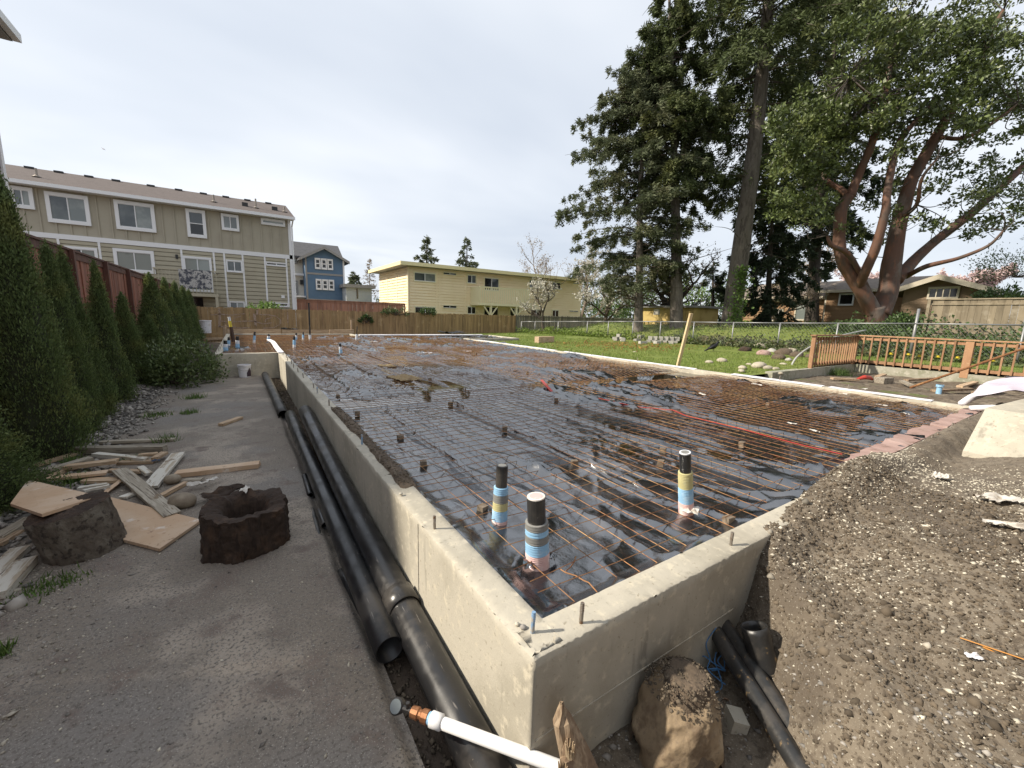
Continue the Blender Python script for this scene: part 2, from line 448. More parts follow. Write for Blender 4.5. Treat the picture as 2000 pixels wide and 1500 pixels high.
# outline walked so that the inside lies to the RIGHT of each step
def sweep_wall(pts, closed=True):
    n = len(pts); st = []
    for i in range(n):
        a = np.array(pts[i][:2], float); b = np.array(pts[(i + 1) % n][:2], float); p = np.array(pts[i - 1][:2], float)
        d1 = (a - p) / np.linalg.norm(a - p); d2 = (b - a) / np.linalg.norm(b - a)
        r1 = np.array([d1[1], -d1[0]]); r2 = np.array([d2[1], -d2[0]])
        mt_ = (r1 + r2) / (1 + r1 @ r2)
        st.append((a, mt_))
        ln = np.linalg.norm(b - a); u = 0
        while True:
            q = a + d2 * u
            near = np.hypot(*(q - CAM_P[:2]))
            u += .018 if near < 3 else (.05 if near < 6 else .25)
            if u >= ln - .01: break
            st.append((a + d2 * u, r2))
    prof = [(0, -.74), (0, -.4), (0, -.15), (0, -.05), (.0008, -.005), (.005, -.0006), (.04, 0), (.076, 0), (.112, 0), (T - .005, -.0006), (T - .0008, -.005), (T, -.08), (T, -.74)]
    k = len(prof); V = []
    rr = np.random.default_rng(3)
    for i, (q, r) in enumerate(st):
        for j, (o, z) in enumerate(prof):
            e = q + r * o
            jit = .0
            if 3 <= j <= 10:
                big = .006 * (fbm(np.array(q[0] * 9 + q[1] * 7.3), np.array(j * .6), 71, 3) - .5)
                jit = float(big) + rr.normal(0, .0013)
                if j in (4, 5, 9, 10): jit = jit * 1.2 - (.006 if rr.random() < .10 else 0)
            e = e + r * (jit if j < 7 else -jit) * .6
            V.append((e[0], e[1], z + jit * .8))
    m_ = len(st); F = []
    for i in range(m_):
        i2 = (i + 1) % m_
        for j in range(k - 1):
            F.append((i * k + j, i2 * k + j, i2 * k + j + 1, i * k + j + 1))
    return np.array(V), np.array(F)
V, F = sweep_wall(PATH)
found = thing('foundation', (0, 0, -.74), 'poured concrete foundation wall enclosing the wet black sheet and mesh', 'foundation')
objarr('wall', V, F, MT['conc'], found)
# form seams: a proud horizontal fin on the shaded front face, a vertical one on the left face
obj('form_seam', MB().box(.02, 1.36, -.004, .01, -.352, -.345), MT['conc'], found)
obj('form_seam', MB().box(-.004, .01, 1.145, 1.151, -.66, -.016), MT['conc'], found)
MT['steel'] = mat('galvanised_bolt', (.30, .27, .235), .5, [(40, (.20, .12, .07), .5, .65)], metal=.7)
MT['steel_blue'] = mat('painted_bolt', (.20, .33, .50), .6, [(30, (.35, .33, .3), .45, .6)])
MT['rust'] = mat('rusty_steel', (.27, .125, .05), .8, [(25, (.15, .06, .025), .45, .65), (6, (.38, .21, .09), .5, .7)], metal=.2)
def bolt(x, y, h=.085, mt=None, lean=(0, 0), r=.008):
    b = MB()
    b.tube([(x, y, -.02), (x + lean[0] * .5, y + lean[1] * .5, h * .5), (x + lean[0], y + lean[1], h)], r, 8)
    for k in range(5):
        b.lathe([(r, h * .55 + k * .007), (r * 1.18, h * .55 + .003 + k * .007), (r, h * .55 + .006 + k * .007)], 8, (x + lean[0] * (.55 + .08 * k), y + lean[1] * (.55 + .08 * k), 0))
    return obj('anchor_bolt', b, mt or MT['steel'], found)
bolt(.0696, .107, .088, MT['steel_blue'], (.004, .0))
p = at_z(1134.5, 1217, 0); bolt(p.x, p.y, .088, None, (.003, 0))
p = at_z(1427, 1065, 0); bolt(p.x, p.y, .075, None, (.004, .0))
for px, py, h in ((849, 1033, .08), (743, 903, .055), (707, 868, .09), (675, 824, .05), (643, 792, .08), (620, 768, .09), (613, 758, .075)):
    p = at_z(px, py, 0); bolt(p.x if p.x > .03 else .07, p.y, h, MT['steel_blue'] if px in (707, 620) else None, (random.uniform(-.006, .006), 0))
for y in (7.1, 7.9, 8.6, 9.3, 10.0, 10.7, 11.4):
    bolt(.07 + random.uniform(-.02, .02), y, .085, None, (random.uniform(-.01, .01), 0))
for x in (-1.2, -.75, -.3):
    bolt(x, 12.23, .08)
for y in (13, 13.8, 14.7, 15.9, 17.2):
    bolt(-1.38, y, .08)
for y in (1.9, 3.1, 6.9, 8.3, 9.9, 11.2, 13.0, 14.6, 16.2):
    bolt(8.73, y, .11)
for px, py in ((1835, 870), (1867, 868), (1858, 842), (1930, 836)):
    p = at_z(px, py, 0); bolt(p.x, max(p.y, .05), .10)

# soil left on top of the left wall
def wallsoil(x, y):
    e = sst(1.45, 1.75, y) * sst(4.75, 4.2, y) * (.35 + .75 * fbm(y * 2.2, y * 0 + 3, 72))
    w = sst(-.002, .04, x - .02 - .05 * fbm(y * 3, y * 0, 73)) * sst(.235, .17, x + .03 * fbm(y * 4, y * 0, 74))
    return -.03 + (e * w) * (.06 + .03 * fbm(x * 15, y * 15, 75, 4)) + .012 * (fbm(x * 40, y * 40, 76, 2) - .5) - .10 * sst(.16, .225, x)
V, F = grid(np.arange(.006, .232, .011), np.arange(1.35, 4.9, .016), wallsoil)
ws = tag(objarr('spilled_soil', V, F, MT['soil'], smooth=True), 'brown soil spilled along the top of the left foundation wall', 'soil', kind='stuff')
x = RNG.uniform(.03, .19, 1500); y = RNG.uniform(1.4, 4.7, 1500); sz = .006 * np.exp(RNG.normal(0, .5, 1500))
k = wallsoil(x, y) > 0
tag(pebbles('spilled_clods', np.stack([x, y, wallsoil(x, y)], -1)[k], sz[k], MT['peb_dark'], .8), 'crumbs of brown soil on the foundation wall top', 'soil', kind='stuff')
for (px, py, r, nm) in ((1022, 1226, .013, 'round grey pebble on the foundation corner'), (1010, 1220, .010, 'smaller pale pebble beside the bolt on the corner'), (783, 967, .014, 'white pebble lying in soil on the left wall')):
    p = at_z(px, py, .004)
    b = MB().lathe([(.001, -.5 * r), (.8 * r, -.3 * r), (r * 1.05, .1 * r), (.75 * r, .5 * r), (.001, .7 * r)], 9, (p.x, p.y, .012 if px < 800 else .006))
    single('pebble', b, MT['peb_pale'] if px != 1022 else MT['peb_grey'], nm, 'pebble', smooth=True)

# ================================================================ plastic sheet, rain water, reinforcing mesh
MT['sheet'] = mat('black_plastic_sheet', (.012, .013, .016), .09, [(2.2, (.045, .042, .042), .52, .72), (.55, (.085, .062, .048), .56, .74)], [(28, .16, .015), (80, .10, .005)], spec=.5, rlay=[(3, .26, .48, .72)], ior=2.9)
MT['water'] = mat('rain_water', (.020, .016, .009), .03, [(1.1, (.05, .034, .014), .5, .7)], [(3, .02, .01)], spec=.5, ior=2.6)
def ridged(x, y, s, o=3):
    return 1 - np.abs(2 * fbm(x, y, s, o) - 1)
FOLDS = [(.70, 1.25, 4.45, .040, .016, .03), (1.02, 1.0, 4.4, .030, .014, -.02), (1.72, .9, 4.5, .055, .022, .03), (2.7, .5, 4.3, .04, .02, .05), (3.4, 1.2, 4.4, .035, .02, -.03), (4.4, .7, 4.4, .05, .022, .04), (5.6, .8, 4.2, .03, .02, .0),
         (.6, 5.7, 11.5, .03, .02, .0), (1.35, 5.7, 14, .035, .02, .03), (2.3, 5.8, 15, .035, .022, -.02), (3.5, 5.8, 13, .03, .02, .03), (5.2, 5.9, 16, .03, .02, .02)]
def sheet_z(x, y):
    wx = x + .25 * (fbm(x * 1.1, y * 1.1, 81) - .5); wy = y + .25 * (fbm(x * 1.1 + 5, y * 1.1, 82) - .5)
    z = -.110 + .060 * (fbm(x * .5, y * .5, 83, 3) - .50)
    # creases: long ones along y, some diagonal, crumpled patches between flat ones
    amp = .26 + .35 * sst(2.6, 1.2, y) + 1.1 * sst(.44, .62, fbm(x * .75, y * .55, 84, 2))
    am2 = .15 + 1.0 * sst(.42, .60, fbm(x * 1.3 + 9, y * 1.0, 78, 2))
    z = z + amp * .052 * ridged(wx * 3.0 + wy * .5, wy * .42 - wx * .15, 85, 2) ** 5
    z = z + amp * .036 * ridged(wx * 1.3 - wy * 1.7, wy * .9 + wx * .9, 86, 3) ** 6
    z = z + am2 * .016 * (ridged(wx * 6.5 + wy, wy * 2.6, 87, 2) ** 4 - .15) + am2 * .008 * (ridged(wx * 12 + wy * 5, wy * 9 - wx * 4, 90, 2) ** 3 - .2)
    for (fx, y0, y1, h, wd, sl) in FOLDS:
        c = fx + sl * (y - y0) * .35 + .05 * (fbm(y * .7, y * 0 + fx, 88) - .5)
        on = sst(y0 - .2, y0 + .25, y) * sst(y1 + .2, y1 - .25, y)
        z = z + on * 1.5 * h * np.exp(-((x - c) / wd) ** 2)
    # thickened strip (a shallow trench across the slab)
    tr = sst(4.55, 4.68, y + .06 * (fbm(x * .8, y * 0, 89) - .5)) * sst(5.75, 5.15, y)
    z = z - .085 * tr - .08 * tr * sst(6.4, 8.0, x)
    z = z + .035 * np.exp(-((y - 4.52) / .05) ** 2) * sst(8.5, 7.6, x)
    # turned up along the walls
    e = np.maximum(np.maximum(sst(.30, .15, x) * (y < 12.4), sst(.30, .15, y)), sst(8.62, 8.8, x) * (y < 17.9))
    e = np.maximum(e, sst(22.1, 22.35, y))
    return z + .055 * e + .02 * sst(8, 20, y)
xs = np.unique(np.concatenate([np.arange(.148, 2.6, .017), np.arange(2.6, 5.2, .028), np.arange(5.2, 8.80, .05), [8.80]]))
ys = np.unique(np.concatenate([np.arange(.148, 2.6, .017), np.arange(2.6, 6.2, .024), np.arange(6.2, 12.3, .05), np.arange(12.3, 22.4, .12)]))
V1, F1 = grid(xs, ys, sheet_z)
c1 = V1[F1].mean(1); F1 = F1[~((c1[:, 1] > 21.15) & (c1[:, 0] > 4.15))]
V2, F2 = grid(np.arange(-1.40, .17, .09), np.arange(12.2, 22.4, .10), sheet_z)
V3, F3 = grid(np.arange(8.75, 12.0, .12), np.arange(17.95, 21.1, .12), sheet_z)
V = np.concatenate([V1, V2, V3]); F = np.concatenate([F1, F2 + len(V1), F3 + len(V1) + len(V2)])
sheet = thing('plastic_sheet', (4, 10, -.2), 'wrinkled wet black plastic sheet spread inside the foundation', 'plastic sheet')
objarr('sheet', V, F, MT['sheet'], sheet, smooth=True)
wz = -.112
b = MB().quad((.151, .151, wz), (8.80, .151, wz), (8.80, 12.3, wz), (.151, 12.3, wz))
b.quad((-1.30, 12.301, wz + .006), (8.80, 12.301, wz + .006), (8.80, 22.3, wz + .006), (-1.30, 22.3, wz + .006))
tag(obj('water', b, MT['water']), kind='structure')

def mesh_h(x, y):
    z = -.050 + .022 * (fbm(x * .9, y * .9, 91, 3) - .5) + .012 * sst(8, 18, y)
    tr = sst(4.5, 4.75, y) * sst(5.7, 5.2, y)
    z = z - .045 * tr - .08 * tr * sst(5.5, 8.0, x) + .045 * np.exp(-((y - 6.2) / .5) ** 2) * sst(5.5, 7.5, x)
    return z
MT['rebar'] = mat('rusty_mesh', (.30, .145, .058), .75, [(1.3, (.40, .235, .10), .45, .62), (14, (.17, .07, .03), .5, .68)], metal=.25, var=.25)
mat_root = thing('reinforcing_mesh', (4, 10, -.06), 'rusty square wire mesh laid over the black sheet', 'wire mesh')
def wire(pts, r=.0026, nm='wire'):
    return obj(nm, MB().tube(pts, r, 4), MT['rebar'], mat_root)
def steps(a, b):
    out = [a]; u = a
    while u < b:
        u += .09 if u < 2.5 else (.14 if u < 6 else (.3 if u < 12 else .7)); out.append(min(u, b))
    return np.array(out)
k = 0; x = .368
while x < 8.7:
    y0 = .175 + random.uniform(-.01, .02); y1 = 20.9 if x > 4.1 else 22.2
    if .45 < x < .55: y0 = 1.02
    ys_ = steps(y0, y1); ph = random.uniform(0, 99)
    xx = x + .030 * (fbm(ys_ * .8 + ph, ys_ * 0, 92, 3) - .5) + .03 * (fbm(ys_ * .15, ys_ * 0 + x * .2, 93) - .5)
    wire(np.stack([xx, ys_, mesh_h(xx, ys_)], -1)); x += .1448
x = -1.2
while x < .15:
    ys_ = np.arange(12.5, 22.2, .8); wire(np.stack([ys_ * 0 + x, ys_, mesh_h(ys_ * 0 + x, ys_)], -1)); x += .1448
y = .299
while y < 22.1:
    x0 = (.28 if y < .9 else .17) if y < 12.4 else -1.3; x1 = 8.66 if y < 21 else 4.0
    xs_ = np.arange(x0 + random.uniform(-.03, .05), x1, .12 if y < 3 else .3); ph = random.uniform(0, 99)
    yy = y + .030 * (fbm(xs_ * .8 + ph, xs_ * 0, 94, 3) - .5) + .03 * (fbm(xs_ * .2, xs_ * 0 + y * .3, 95) - .5)
    if y < 2: yy = yy + .05 * sst(.9, .2, xs_) * math.sin(y * 9)
    wire(np.stack([xs_, yy, mesh_h(xs_, yy) + .006], -1)); y += .1365
# lap of a second mesh sheet along the cross strip and on the right
for i in range(26):
    xs_ = np.arange(4.6 + .12 * i * .5, 8.6, .4); yy = .75 + .1365 * i + .02 * np.sin(xs_)
    wire(np.stack([xs_, yy + .05, mesh_h(xs_, yy) + .02], -1), nm='lapped_wire')
q = lambda x, y, z=-.045: at_z(850 + x / 3.3333, 850 + y / 3.3333, z)
wire([q(810, 870), q(850, 895), q(915, 915), q(965, 945), q(1000, 960), q(1055, 1022)], .0036, 'bent_wire')
wire([q(915, 790), q(905, 825), q(880, 860), q(850, 885)], .0034, 'bent_wire')

# spacers under the mesh
MT['dobie'] = mat('spacer_block', (.16, .125, .09), .9, [(20, (.24, .19, .14), .45, .65)], [(60, .4, .01)])
def spacer(x, y, s=.052, lab=None):
    M_ = Matrix.Translation((x, y, mesh_h(np.array(x), np.array(y)) - .022)) @ Matrix.Rotation(random.uniform(-.5, .5), 4, 'Z') @ Matrix.Rotation(random.uniform(-.12, .12), 4, 'X')
    return single('spacer_block', MB().box(-s / 2, s / 2, -s / 2, s / 2, -s * .62, s * .52, M_, .003), MT['dobie'], lab or 'small brown concrete spacer block propping the wire mesh above the sheet', 'spacer', 'spacer blocks under the mesh')
for px, py in ((942, 995), (1423, 1015), (827, 905), (782, 855), (698, 807), (986, 838), (1122, 905), (1086, 780), (880, 788), (1000, 765), (806, 758), (840, 741), (790, 718), (660, 772), (600, 715), (636, 713), (1208, 770), (1295, 880), (1450, 868), (1560, 850), (1355, 770), (1290, 905), (1230, 800), (1690, 800), (1600, 790), (1500, 790), (930, 690), (1065, 712), (1030, 728), (730, 735), (745, 690), (905, 700)):
    p = at_z(px, py, -.07); spacer(p.x, p.y)
# ================================================================ near things
MT['abs'] = mat('black_pipe', (.018, .018, .019), .28, [(3, (.06, .054, .048), .5, .66), ((60, 6, 60), (.13, .12, .11), .64, .70), (45, (.20, .17, .13), .70, .74)], [(80, .08, .003)], spec=.5, rlay=[(6, .5, .4, .65)])
MT['abs_dusty'] = mat('dusty_black_pipe', (.030, .029, .028), .45, [(4, (.085, .078, .07), .45, .65), (26, (.15, .115, .075), .60, .72)], [(60, .12, .004)], spec=.45)
MT['abs_mud'] = mat('muddy_black_pipe', (.022, .022, .022), .38, [(8, (.05, .045, .04), .45, .6), (19, (.26, .17, .075), .60, .70)], [(50, .2, .005)], spec=.5)
MT['pvc'] = mat('white_plastic', (.70, .70, .71), .35, [(9, (.55, .53, .5), .6, .75)], spec=.5)
MT['foam_white'] = mat('white_foam', (.72, .71, .74), .8, [(4, (.58, .55, .55), .5, .7)], [(40, .2, .01)])
MT['foam_blue'] = mat('blue_foam_wrap', (.26, .47, .68), .6, [(12, (.42, .58, .72), .5, .7)])
MT['foam_grey'] = mat('grey_foam_wrap', (.20, .20, .19), .7, [(12, (.30, .29, .27), .5, .7)])
MT['foam_yellow'] = mat('yellow_foam_wrap', (.48, .44, .22), .7, [(12, (.40, .42, .30), .5, .7)])
MT['foam_pink'] = mat('pink_foam_wrap', (.66, .44, .42), .7, [(12, (.78, .66, .64), .45, .65)])
MT['cap'] = mat('pipe_cap', (.62, .57, .52), .5, [(20, (.75, .72, .68), .45, .6)])
MT['brass'] = mat('corroded_brass', (.26, .11, .05), .5, [(20, (.36, .17, .08), .45, .6)], metal=.6)
MT['gauge'] = mat('dark_gauge_metal', (.045, .042, .04), .4, metal=.3)
MT['glass'] = mat('gauge_glass', (.22, .25, .26), .08, spec=.6)
MT['rock'] = mat('tan_rock', (.25, .185, .115), .85, [(3.5, (.34, .265, .175), .45, .65), (11, (.15, .105, .065), .5, .66), (55, (.20, .15, .10), .5, .7)], [(9, .35, .03), (60, .4, .006)])
MT['rock_tan'] = mat('round_stone', (.22, .175, .125), .75, [(6, (.32, .27, .20), .45, .65)], [(40, .25, .006)], var=.15)
MT['drift'] = mat('weathered_wood', (.20, .135, .085), .85, [((30, 30, 5), (.34, .255, .17), .45, .62), (12, (.10, .065, .045), .55, .7)], [((90, 90, 12), .5, .01)])
MT['drift_pale'] = mat('split_wood', (.42, .32, .205), .8, [((50, 50, 9), (.28, .19, .11), .45, .65)], [((90, 90, 12), .5, .01)])
MT['bark'] = mat('dark_bark', (.115, .095, .075), .95, [(7, (.17, .15, .12), .45, .65), (26, (.05, .04, .032), .5, .66)], [(20, .8, .02), (70, .6, .008)])
MT['rotten'] = mat('rotten_wood', (.042, .027, .019), .95, [(8, (.075, .045, .028), .45, .65), ((30, 30, 6), (.025, .015, .010), .5, .66)], [(22, .9, .02), (80, .6, .008)])
MT['ply'] = mat('form_plywood', (.52, .355, .225), .7, [(1.6, (.58, .43, .30), .45, .62), (5, (.70, .62, .54), .58, .70), (28, (.40, .26, .155), .60, .68), (11, (.33, .21, .125), .66, .72)], [(40, .12, .004)], var=.10)
MT['ply_edge'] = MT['ply']
MT['board_white'] = mat('white_painted_board', (.62, .59, .52), .75, [((3, 30, 30), (.42, .35, .26), .50, .62), ((6, 14, 14), (.27, .21, .15), .60, .66)], [((4, 70, 70), .4, .004)], var=.12, coord='obj')
MT['board_grey'] = mat('weathered_board', (.31, .27, .21), .85, [((2.5, 36, 36), (.43, .385, .31), .45, .6), ((3, 60, 60), (.15, .12, .09), .52, .62), ((5, 12, 12), (.2, .15, .1), .62, .68)], [((4, 80, 80), .5, .005)], var=.22, coord='obj')
MT['board_tan'] = mat('tan_board', (.40, .28, .175), .8, [((2.5, 36, 36), (.50, .38, .26), .45, .6), ((3, 60, 60), (.23, .15, .095), .52, .64), ((5, 12, 12), (.28, .2, .13), .6, .68)], [((4, 80, 80), .4, .005)], var=.18, coord='obj')
MT['stake'] = mat('new_lumber', (.60, .47, .27), .7, [((10, 10, 1), (.50, .37, .2), .45, .65)], var=.06)
MT['cloth'] = mat('dirty_white_cloth', (.60, .57, .52), .9, [(14, (.38, .33, .27), .5, .68)], [(30, .3, .01)])
MT['blue_wire'] = mat('blue_wire', (.05, .16, .33), .45)
MT['red'] = mat('red_tape', (.42, .045, .03), .45, [(9, (.4, .05, .03), .5, .7)])
MT['pink'] = mat('pink_foam_board', (.34, .225, .195), .85, [(2.5, (.42, .30, .265), .45, .65), (9, (.22, .14, .11), .52, .7)], [(30, .3, .01)])
MT['weed'] = mat('weed_green', (.085, .155, .030), .7, [(30, (.14, .20, .05), .45, .65)], transl=.25, island=.3)

def hollow(p0, p1, r, mt, name, label, wall=.008, n=28, cat='pipe', group=None, sag=0.0, hub=None):
    """an open-ended pipe with wall thickness"""
    p0 = Vector(p0); p1 = Vector(p1); k = 14
    pts = [p0.lerp(p1, i / k) - Vector((0, 0, sag * math.sin(math.pi * i / k))) for i in range(k + 1)]
    rad = [r] * (k + 1)
    d = (p1 - p0).normalized()
    root = thing(name, p0.lerp(p1, .5) - Vector((0, 0, r)), label, cat, group)
    b = MB().tube(pts, rad, n, cap=False)
    ri = r - wall
    q = MB().tube(pts, ri, n, cap=False)
    base = len(b.v); b.v += q.v; b.f += [tuple(i + base for i in reversed(f)) for f in q.f]
    for off, flip in ((0, 0), (k * n, 1)):
        for i in range(n):
            a, c = off + i, off + (i + 1) % n
            f = (a, base + a, base + c, c); b.f.append(f if not flip else f[::-1])
    obj('barrel', b, mt, root, smooth=True)
    if hub:
        c = p0.lerp(p1, hub); obj('coupling', MB().tube([c - d * .005, c, c + d * .13, c + d * .135], [r + .001, r + .009, r + .009, r + .001], n, cap=False), mt, root, smooth=True)
    return root
pa = hollow((-.098, .02, -.575), (-.105, 5.45, -.245), .088, MT['abs'], 'drain_pipe', 'long fat black drain pipe leaning along the foundation wall, nearest the wall', hub=.20, group='black drain pipes', sag=.02)
pb = hollow((-.245, .92, -.560), (-.235, 6.3, -.47), .076, MT['abs'], 'drain_pipe', 'long black drain pipe lying outside the fatter pipe, open end near the corner', group='black drain pipes')
pc = hollow((-.30, 6.75, -.57), (-.36, 11.75, -.555), .086, MT['abs_dusty'], 'drain_pipe', 'dusty black pipe at the far end of the trench with open near end', group='black drain pipes')
q6 = lambda x, y: (500 + x / 3.3333, 650 + y / 3.3333)
p = at_z(*q6(450, 1255), -.585); p2 = at_z(*q6(415, 1160), -.585)
hollow(p, p2, .030, MT['abs'], 'short_pipe', 'short narrow black pipe stub lying beside the trench edge', .004, 16)
p = at_z(*q6(430, 1390), -.64); p2 = at_z(*q6(365, 1150), -.63)
hollow(p, p2, .022, MT['abs_dusty'], 'narrow_pipe', 'thin grey-black pipe at the path edge below the stub', .004, 14)
p = at_z(*q6(355, 1060), -.62); p2 = at_z(*q6(315, 930), -.62)
hollow(p, p2, .030, MT['abs'], 'narrow_pipe', 'short glossy black pipe at the path edge farther from the corner', .004, 14)
p = at_z(*q6(240, 560), -.62)
hollow((-.225, 1.0, -.68), (-.30, 1.9, -.665), .040, MT['abs'], 'narrow_pipe', 'black pipe half buried under the open ended drain pipe', .005, 14)
# scraps of wood and block in the trench
def lump(name, c, size, mt, label, cat, seed=0, rough=.18, sub=3, group=None, rot=0, flat=None, cuts=0):
    """a stone-like closed lump; noise on a cube sphere"""
    n = 2 ** sub
    V = {}; vs = []; fs = []
    def vid(p):
        k = tuple(round(t, 5) for t in p)
        if k not in V:
            V[k] = len(vs); vs.append(Vector(p).normalized())
        return V[k]
    for ax in range(3):
        for sg in (-1, 1):
            for i in range(n):
                for j in range(n):
                    q_ = []
                    for a, b_ in ((i, j), (i + 1, j), (i + 1, j + 1), (i, j + 1)):
                        u = -1 + 2 * a / n; w_ = -1 + 2 * b_ / n
                        u = math.tan(u * .7854); w_ = math.tan(w_ * .7854)
                        t = [0, 0, 0]; t[ax] = sg; t[(ax + 1) % 3] = u; t[(ax + 2) % 3] = w_
                        q_.append(vid(t))
                    fs.append(tuple(q_ if sg > 0 else q_[::-1]))
    A = np.array([tuple(v) for v in vs])
    d = 1 + rough * 2 * (fbm(A[:, 0] * 1.6 + seed, A[:, 1] * 1.6 + A[:, 2] * 1.9, seed, 4) - .5)
    A = A * d[:, None]
    rc = np.random.default_rng(seed + 500)
    for _ in range(cuts):
        nv = rc.normal(size=3); nv /= np.linalg.norm(nv); over = np.maximum(0, A @ nv - rc.uniform(.72, .92)); A = A - over[:, None] * nv * .92
    A = A * (1 + .035 * 2 * (fbm(A[:, 0] * 7 + seed, A[:, 1] * 7 + A[:, 2] * 6, seed + 7, 3) - .5))[:, None]
    if flat is not None: A[:, 2] = np.minimum(A[:, 2], flat + .06 * fbm(A[:, 0] * 4, A[:, 1] * 4, seed + 3))
    A = A * np.array(size)
    co, si = math.cos(rot), math.sin(rot)
    A = np.stack([A[:, 0] * co - A[:, 1] * si, A[:, 0] * si + A[:, 1] * co, A[:, 2]], -1) + np.array(c)
    b = MB(); b.v = [tuple(t) for t in A]; b.f = fs
    return single(name, b, mt, label, cat, group, smooth=True)
def mound_bits(n, c, r, zf, mt, size):
    pass
# boulder in the pit, with earth and gravel on its crown
bc = np.array((.66, -.165, -.50)); bs = np.array((.205, .18, .255))
boulder = thing('boulder', (bc[0], bc[1], -.72), 'big tan boulder capped with gravelly earth in the pit below the front wall', 'boulder')
bo = lump('rock_body', bc, bs, MT['rock'], None, None, 5, .20, 5, flat=.82, cuts=12); bo.parent = boulder
bo.location = bo.location - Vector(boulder.location)
nn = 700; th = RNG.uniform(0, 6.283, nn); rr_ = np.sqrt(RNG.uniform(0, 1, nn)) * .17
px_ = bc[0] + .02 + rr_ * np.cos(th); py_ = bc[1] + rr_ * np.sin(th) * .9
def crown(x, y): return bc[2] + bs[2] * np.minimum(.83, np.sqrt(np.maximum(0, 1 - ((x - bc[0]) / bs[0]) ** 2 - ((y - bc[1]) / bs[1]) ** 2))) + .012
xs_ = np.arange(-.19, .2, .012)
V, F = grid(bc[0] + .02 + xs_, bc[1] + xs_ * .9, lambda x, y: crown(x, y) - .02 + (.032 + .03 * (fbm(x * 18, y * 18, 6, 4) - .5)) * sst(.17, .09, np.hypot(x - bc[0] - .03, (y - bc[1]) / .9) + .05 * fbm(x * 9, y * 9, 8)) - .10 * sst(.09, .17, np.hypot(x - bc[0] - .03, (y - bc[1]) / .9)))
V = V - np.array(boulder.location); link_mesh('soil_cap', mesh_arrays('soil_cap', V, F), MT['soil'], boulder, True)
sz_ = .0045 * np.exp(RNG.normal(0, .4, nn))
pb_ = pebbles('cap_gravel', np.stack([px_, py_, crown(px_, py_) + .008], -1) - np.array(boulder.location), sz_, MT['peb_dark'], .8); pb_.parent = boulder; pb_['kind'] = 'stuff'
# second buried stone beside it
lump('clay_lump', (1.30, -.02, -.62), (.11, .09, .06), MT['soil'], 'brown lump of clay at the foot of the front wall', 'soil lump', 12, .25)
# driftwood stump standing in the corner
b = MB()
def gnarl(pts, rads, n=12, sd=0):
    k0 = len(b.v); b.tube(pts, rads, n)
    for i in range(k0, len(b.v)):
        v = b.v[i]; h = random.uniform(-.006, .006); b.v[i] = (v[0] + h, v[1] + random.uniform(-.006, .006), v[2] + random.uniform(-.008, .008))
dz = at_y(1120, 1500, -.13); tz = at_y(1096, 1372, -.10)
gnarl([(dz.x + .06, dz.y - .06, -.80), (dz.x + .03, dz.y - .02, dz.z - .03), (dz.x - .005, dz.y, dz.z + .07), (tz.x + .008, tz.y, tz.z - .07), (tz.x + .004, tz.y, tz.z - .03), (tz.x, tz.y, tz.z)], [.075, .062, .050, .032, .018, .004])
gnarl([(dz.x, dz.y - .01, dz.z + .035), (dz.x - .05, dz.y - .02, dz.z + .075), (dz.x - .075, dz.y - .03, dz.z + .10)], [.034, .028, .010], 9)
gnarl([(dz.x + .005, dz.y - .01, dz.z + .075), (dz.x - .04, dz.y - .01, dz.z + .125), (dz.x - .05, dz.y - .01, dz.z + .16)], [.028, .024, .006], 9)
dw = single('driftwood', b, MT['drift'], 'jagged broken piece of weathered wood standing by the foundation corner', 'driftwood')
bb = MB()
for (ax, az, r) in ((-.082, .105, .022), (-.055, .165, .020)):
    for k in range(9):
        a = k * .7; bb.bar((dz.x + ax + .010 * math.cos(a), dz.y - .035 + .012 * math.sin(a), dz.z + az - .04), (dz.x + ax + .014 * math.cos(a) - .008, dz.y - .04 + .016 * math.sin(a), dz.z + az + random.uniform(-.01, .025)), .008, .006, taper=.4)
obj('splintered_end', bb, MT['drift_pale'], dw)
# white plastic water pipe with brass fitting and gauge
P0 = at_z(1150, 1520, -.40); P1 = at_z(845, 1405, -.405); D = (P1 - P0).normalized(); R0 = .0225
wp = thing('water_pipe', P1 - Vector((0, 0, .03)), 'white plastic pipe with corroded brass fitting and pressure gauge at its end', 'pipe')
obj('white_pipe', MB().tube([P0 - D * .35, P0, P1], R0, 20), MT['pvc'], wp, smooth=True)
obj('socket', MB().tube([P1 - D * .045, P1 - D * .04, P1 + D * .005], [R0, R0 * 1.3, R0 * 1.3], 20), MT['pvc'], wp, smooth=True)
obj('blue_tape', MB().tube([P1 + D * .005, P1 + D * .018], [R0 * 1.05, R0 * 1.0], 18), MT['foam_blue'], wp)
br = obj('brass_nipple', MB().tube([P1 + D * .018, P1 + D * .02, P1 + D * .045, P1 + D * .05, P1 + D * .06, P1 + D * .065, P1 + D * .095, P1 + D * .1], [.018, .026, .026, .019, .019, .024, .022, .014], 10), MT['brass'], wp)
gb = P1 + D * .115
obj('gauge_stem', MB().tube([P1 + D * .095, P1 + D * .14], .013, 10).tube([gb, gb + Vector((.0, .0, .035))], .008, 8), MT['gauge'], wp)
gc = P1 + D * .165
gn = (Vector((-.55, -.35, .55))).normalized()
ga = obj('gauge', MB().tube([gc - gn * .018, gc - gn * .016, gc + gn * .010, gc + gn * .014], [.022, .030, .031, .027], 22), MT['gauge'], wp)
obj('gauge_glass', MB().tube([gc + gn * .012, gc + gn * .0155], .0255, 22), MT['glass'], ga)

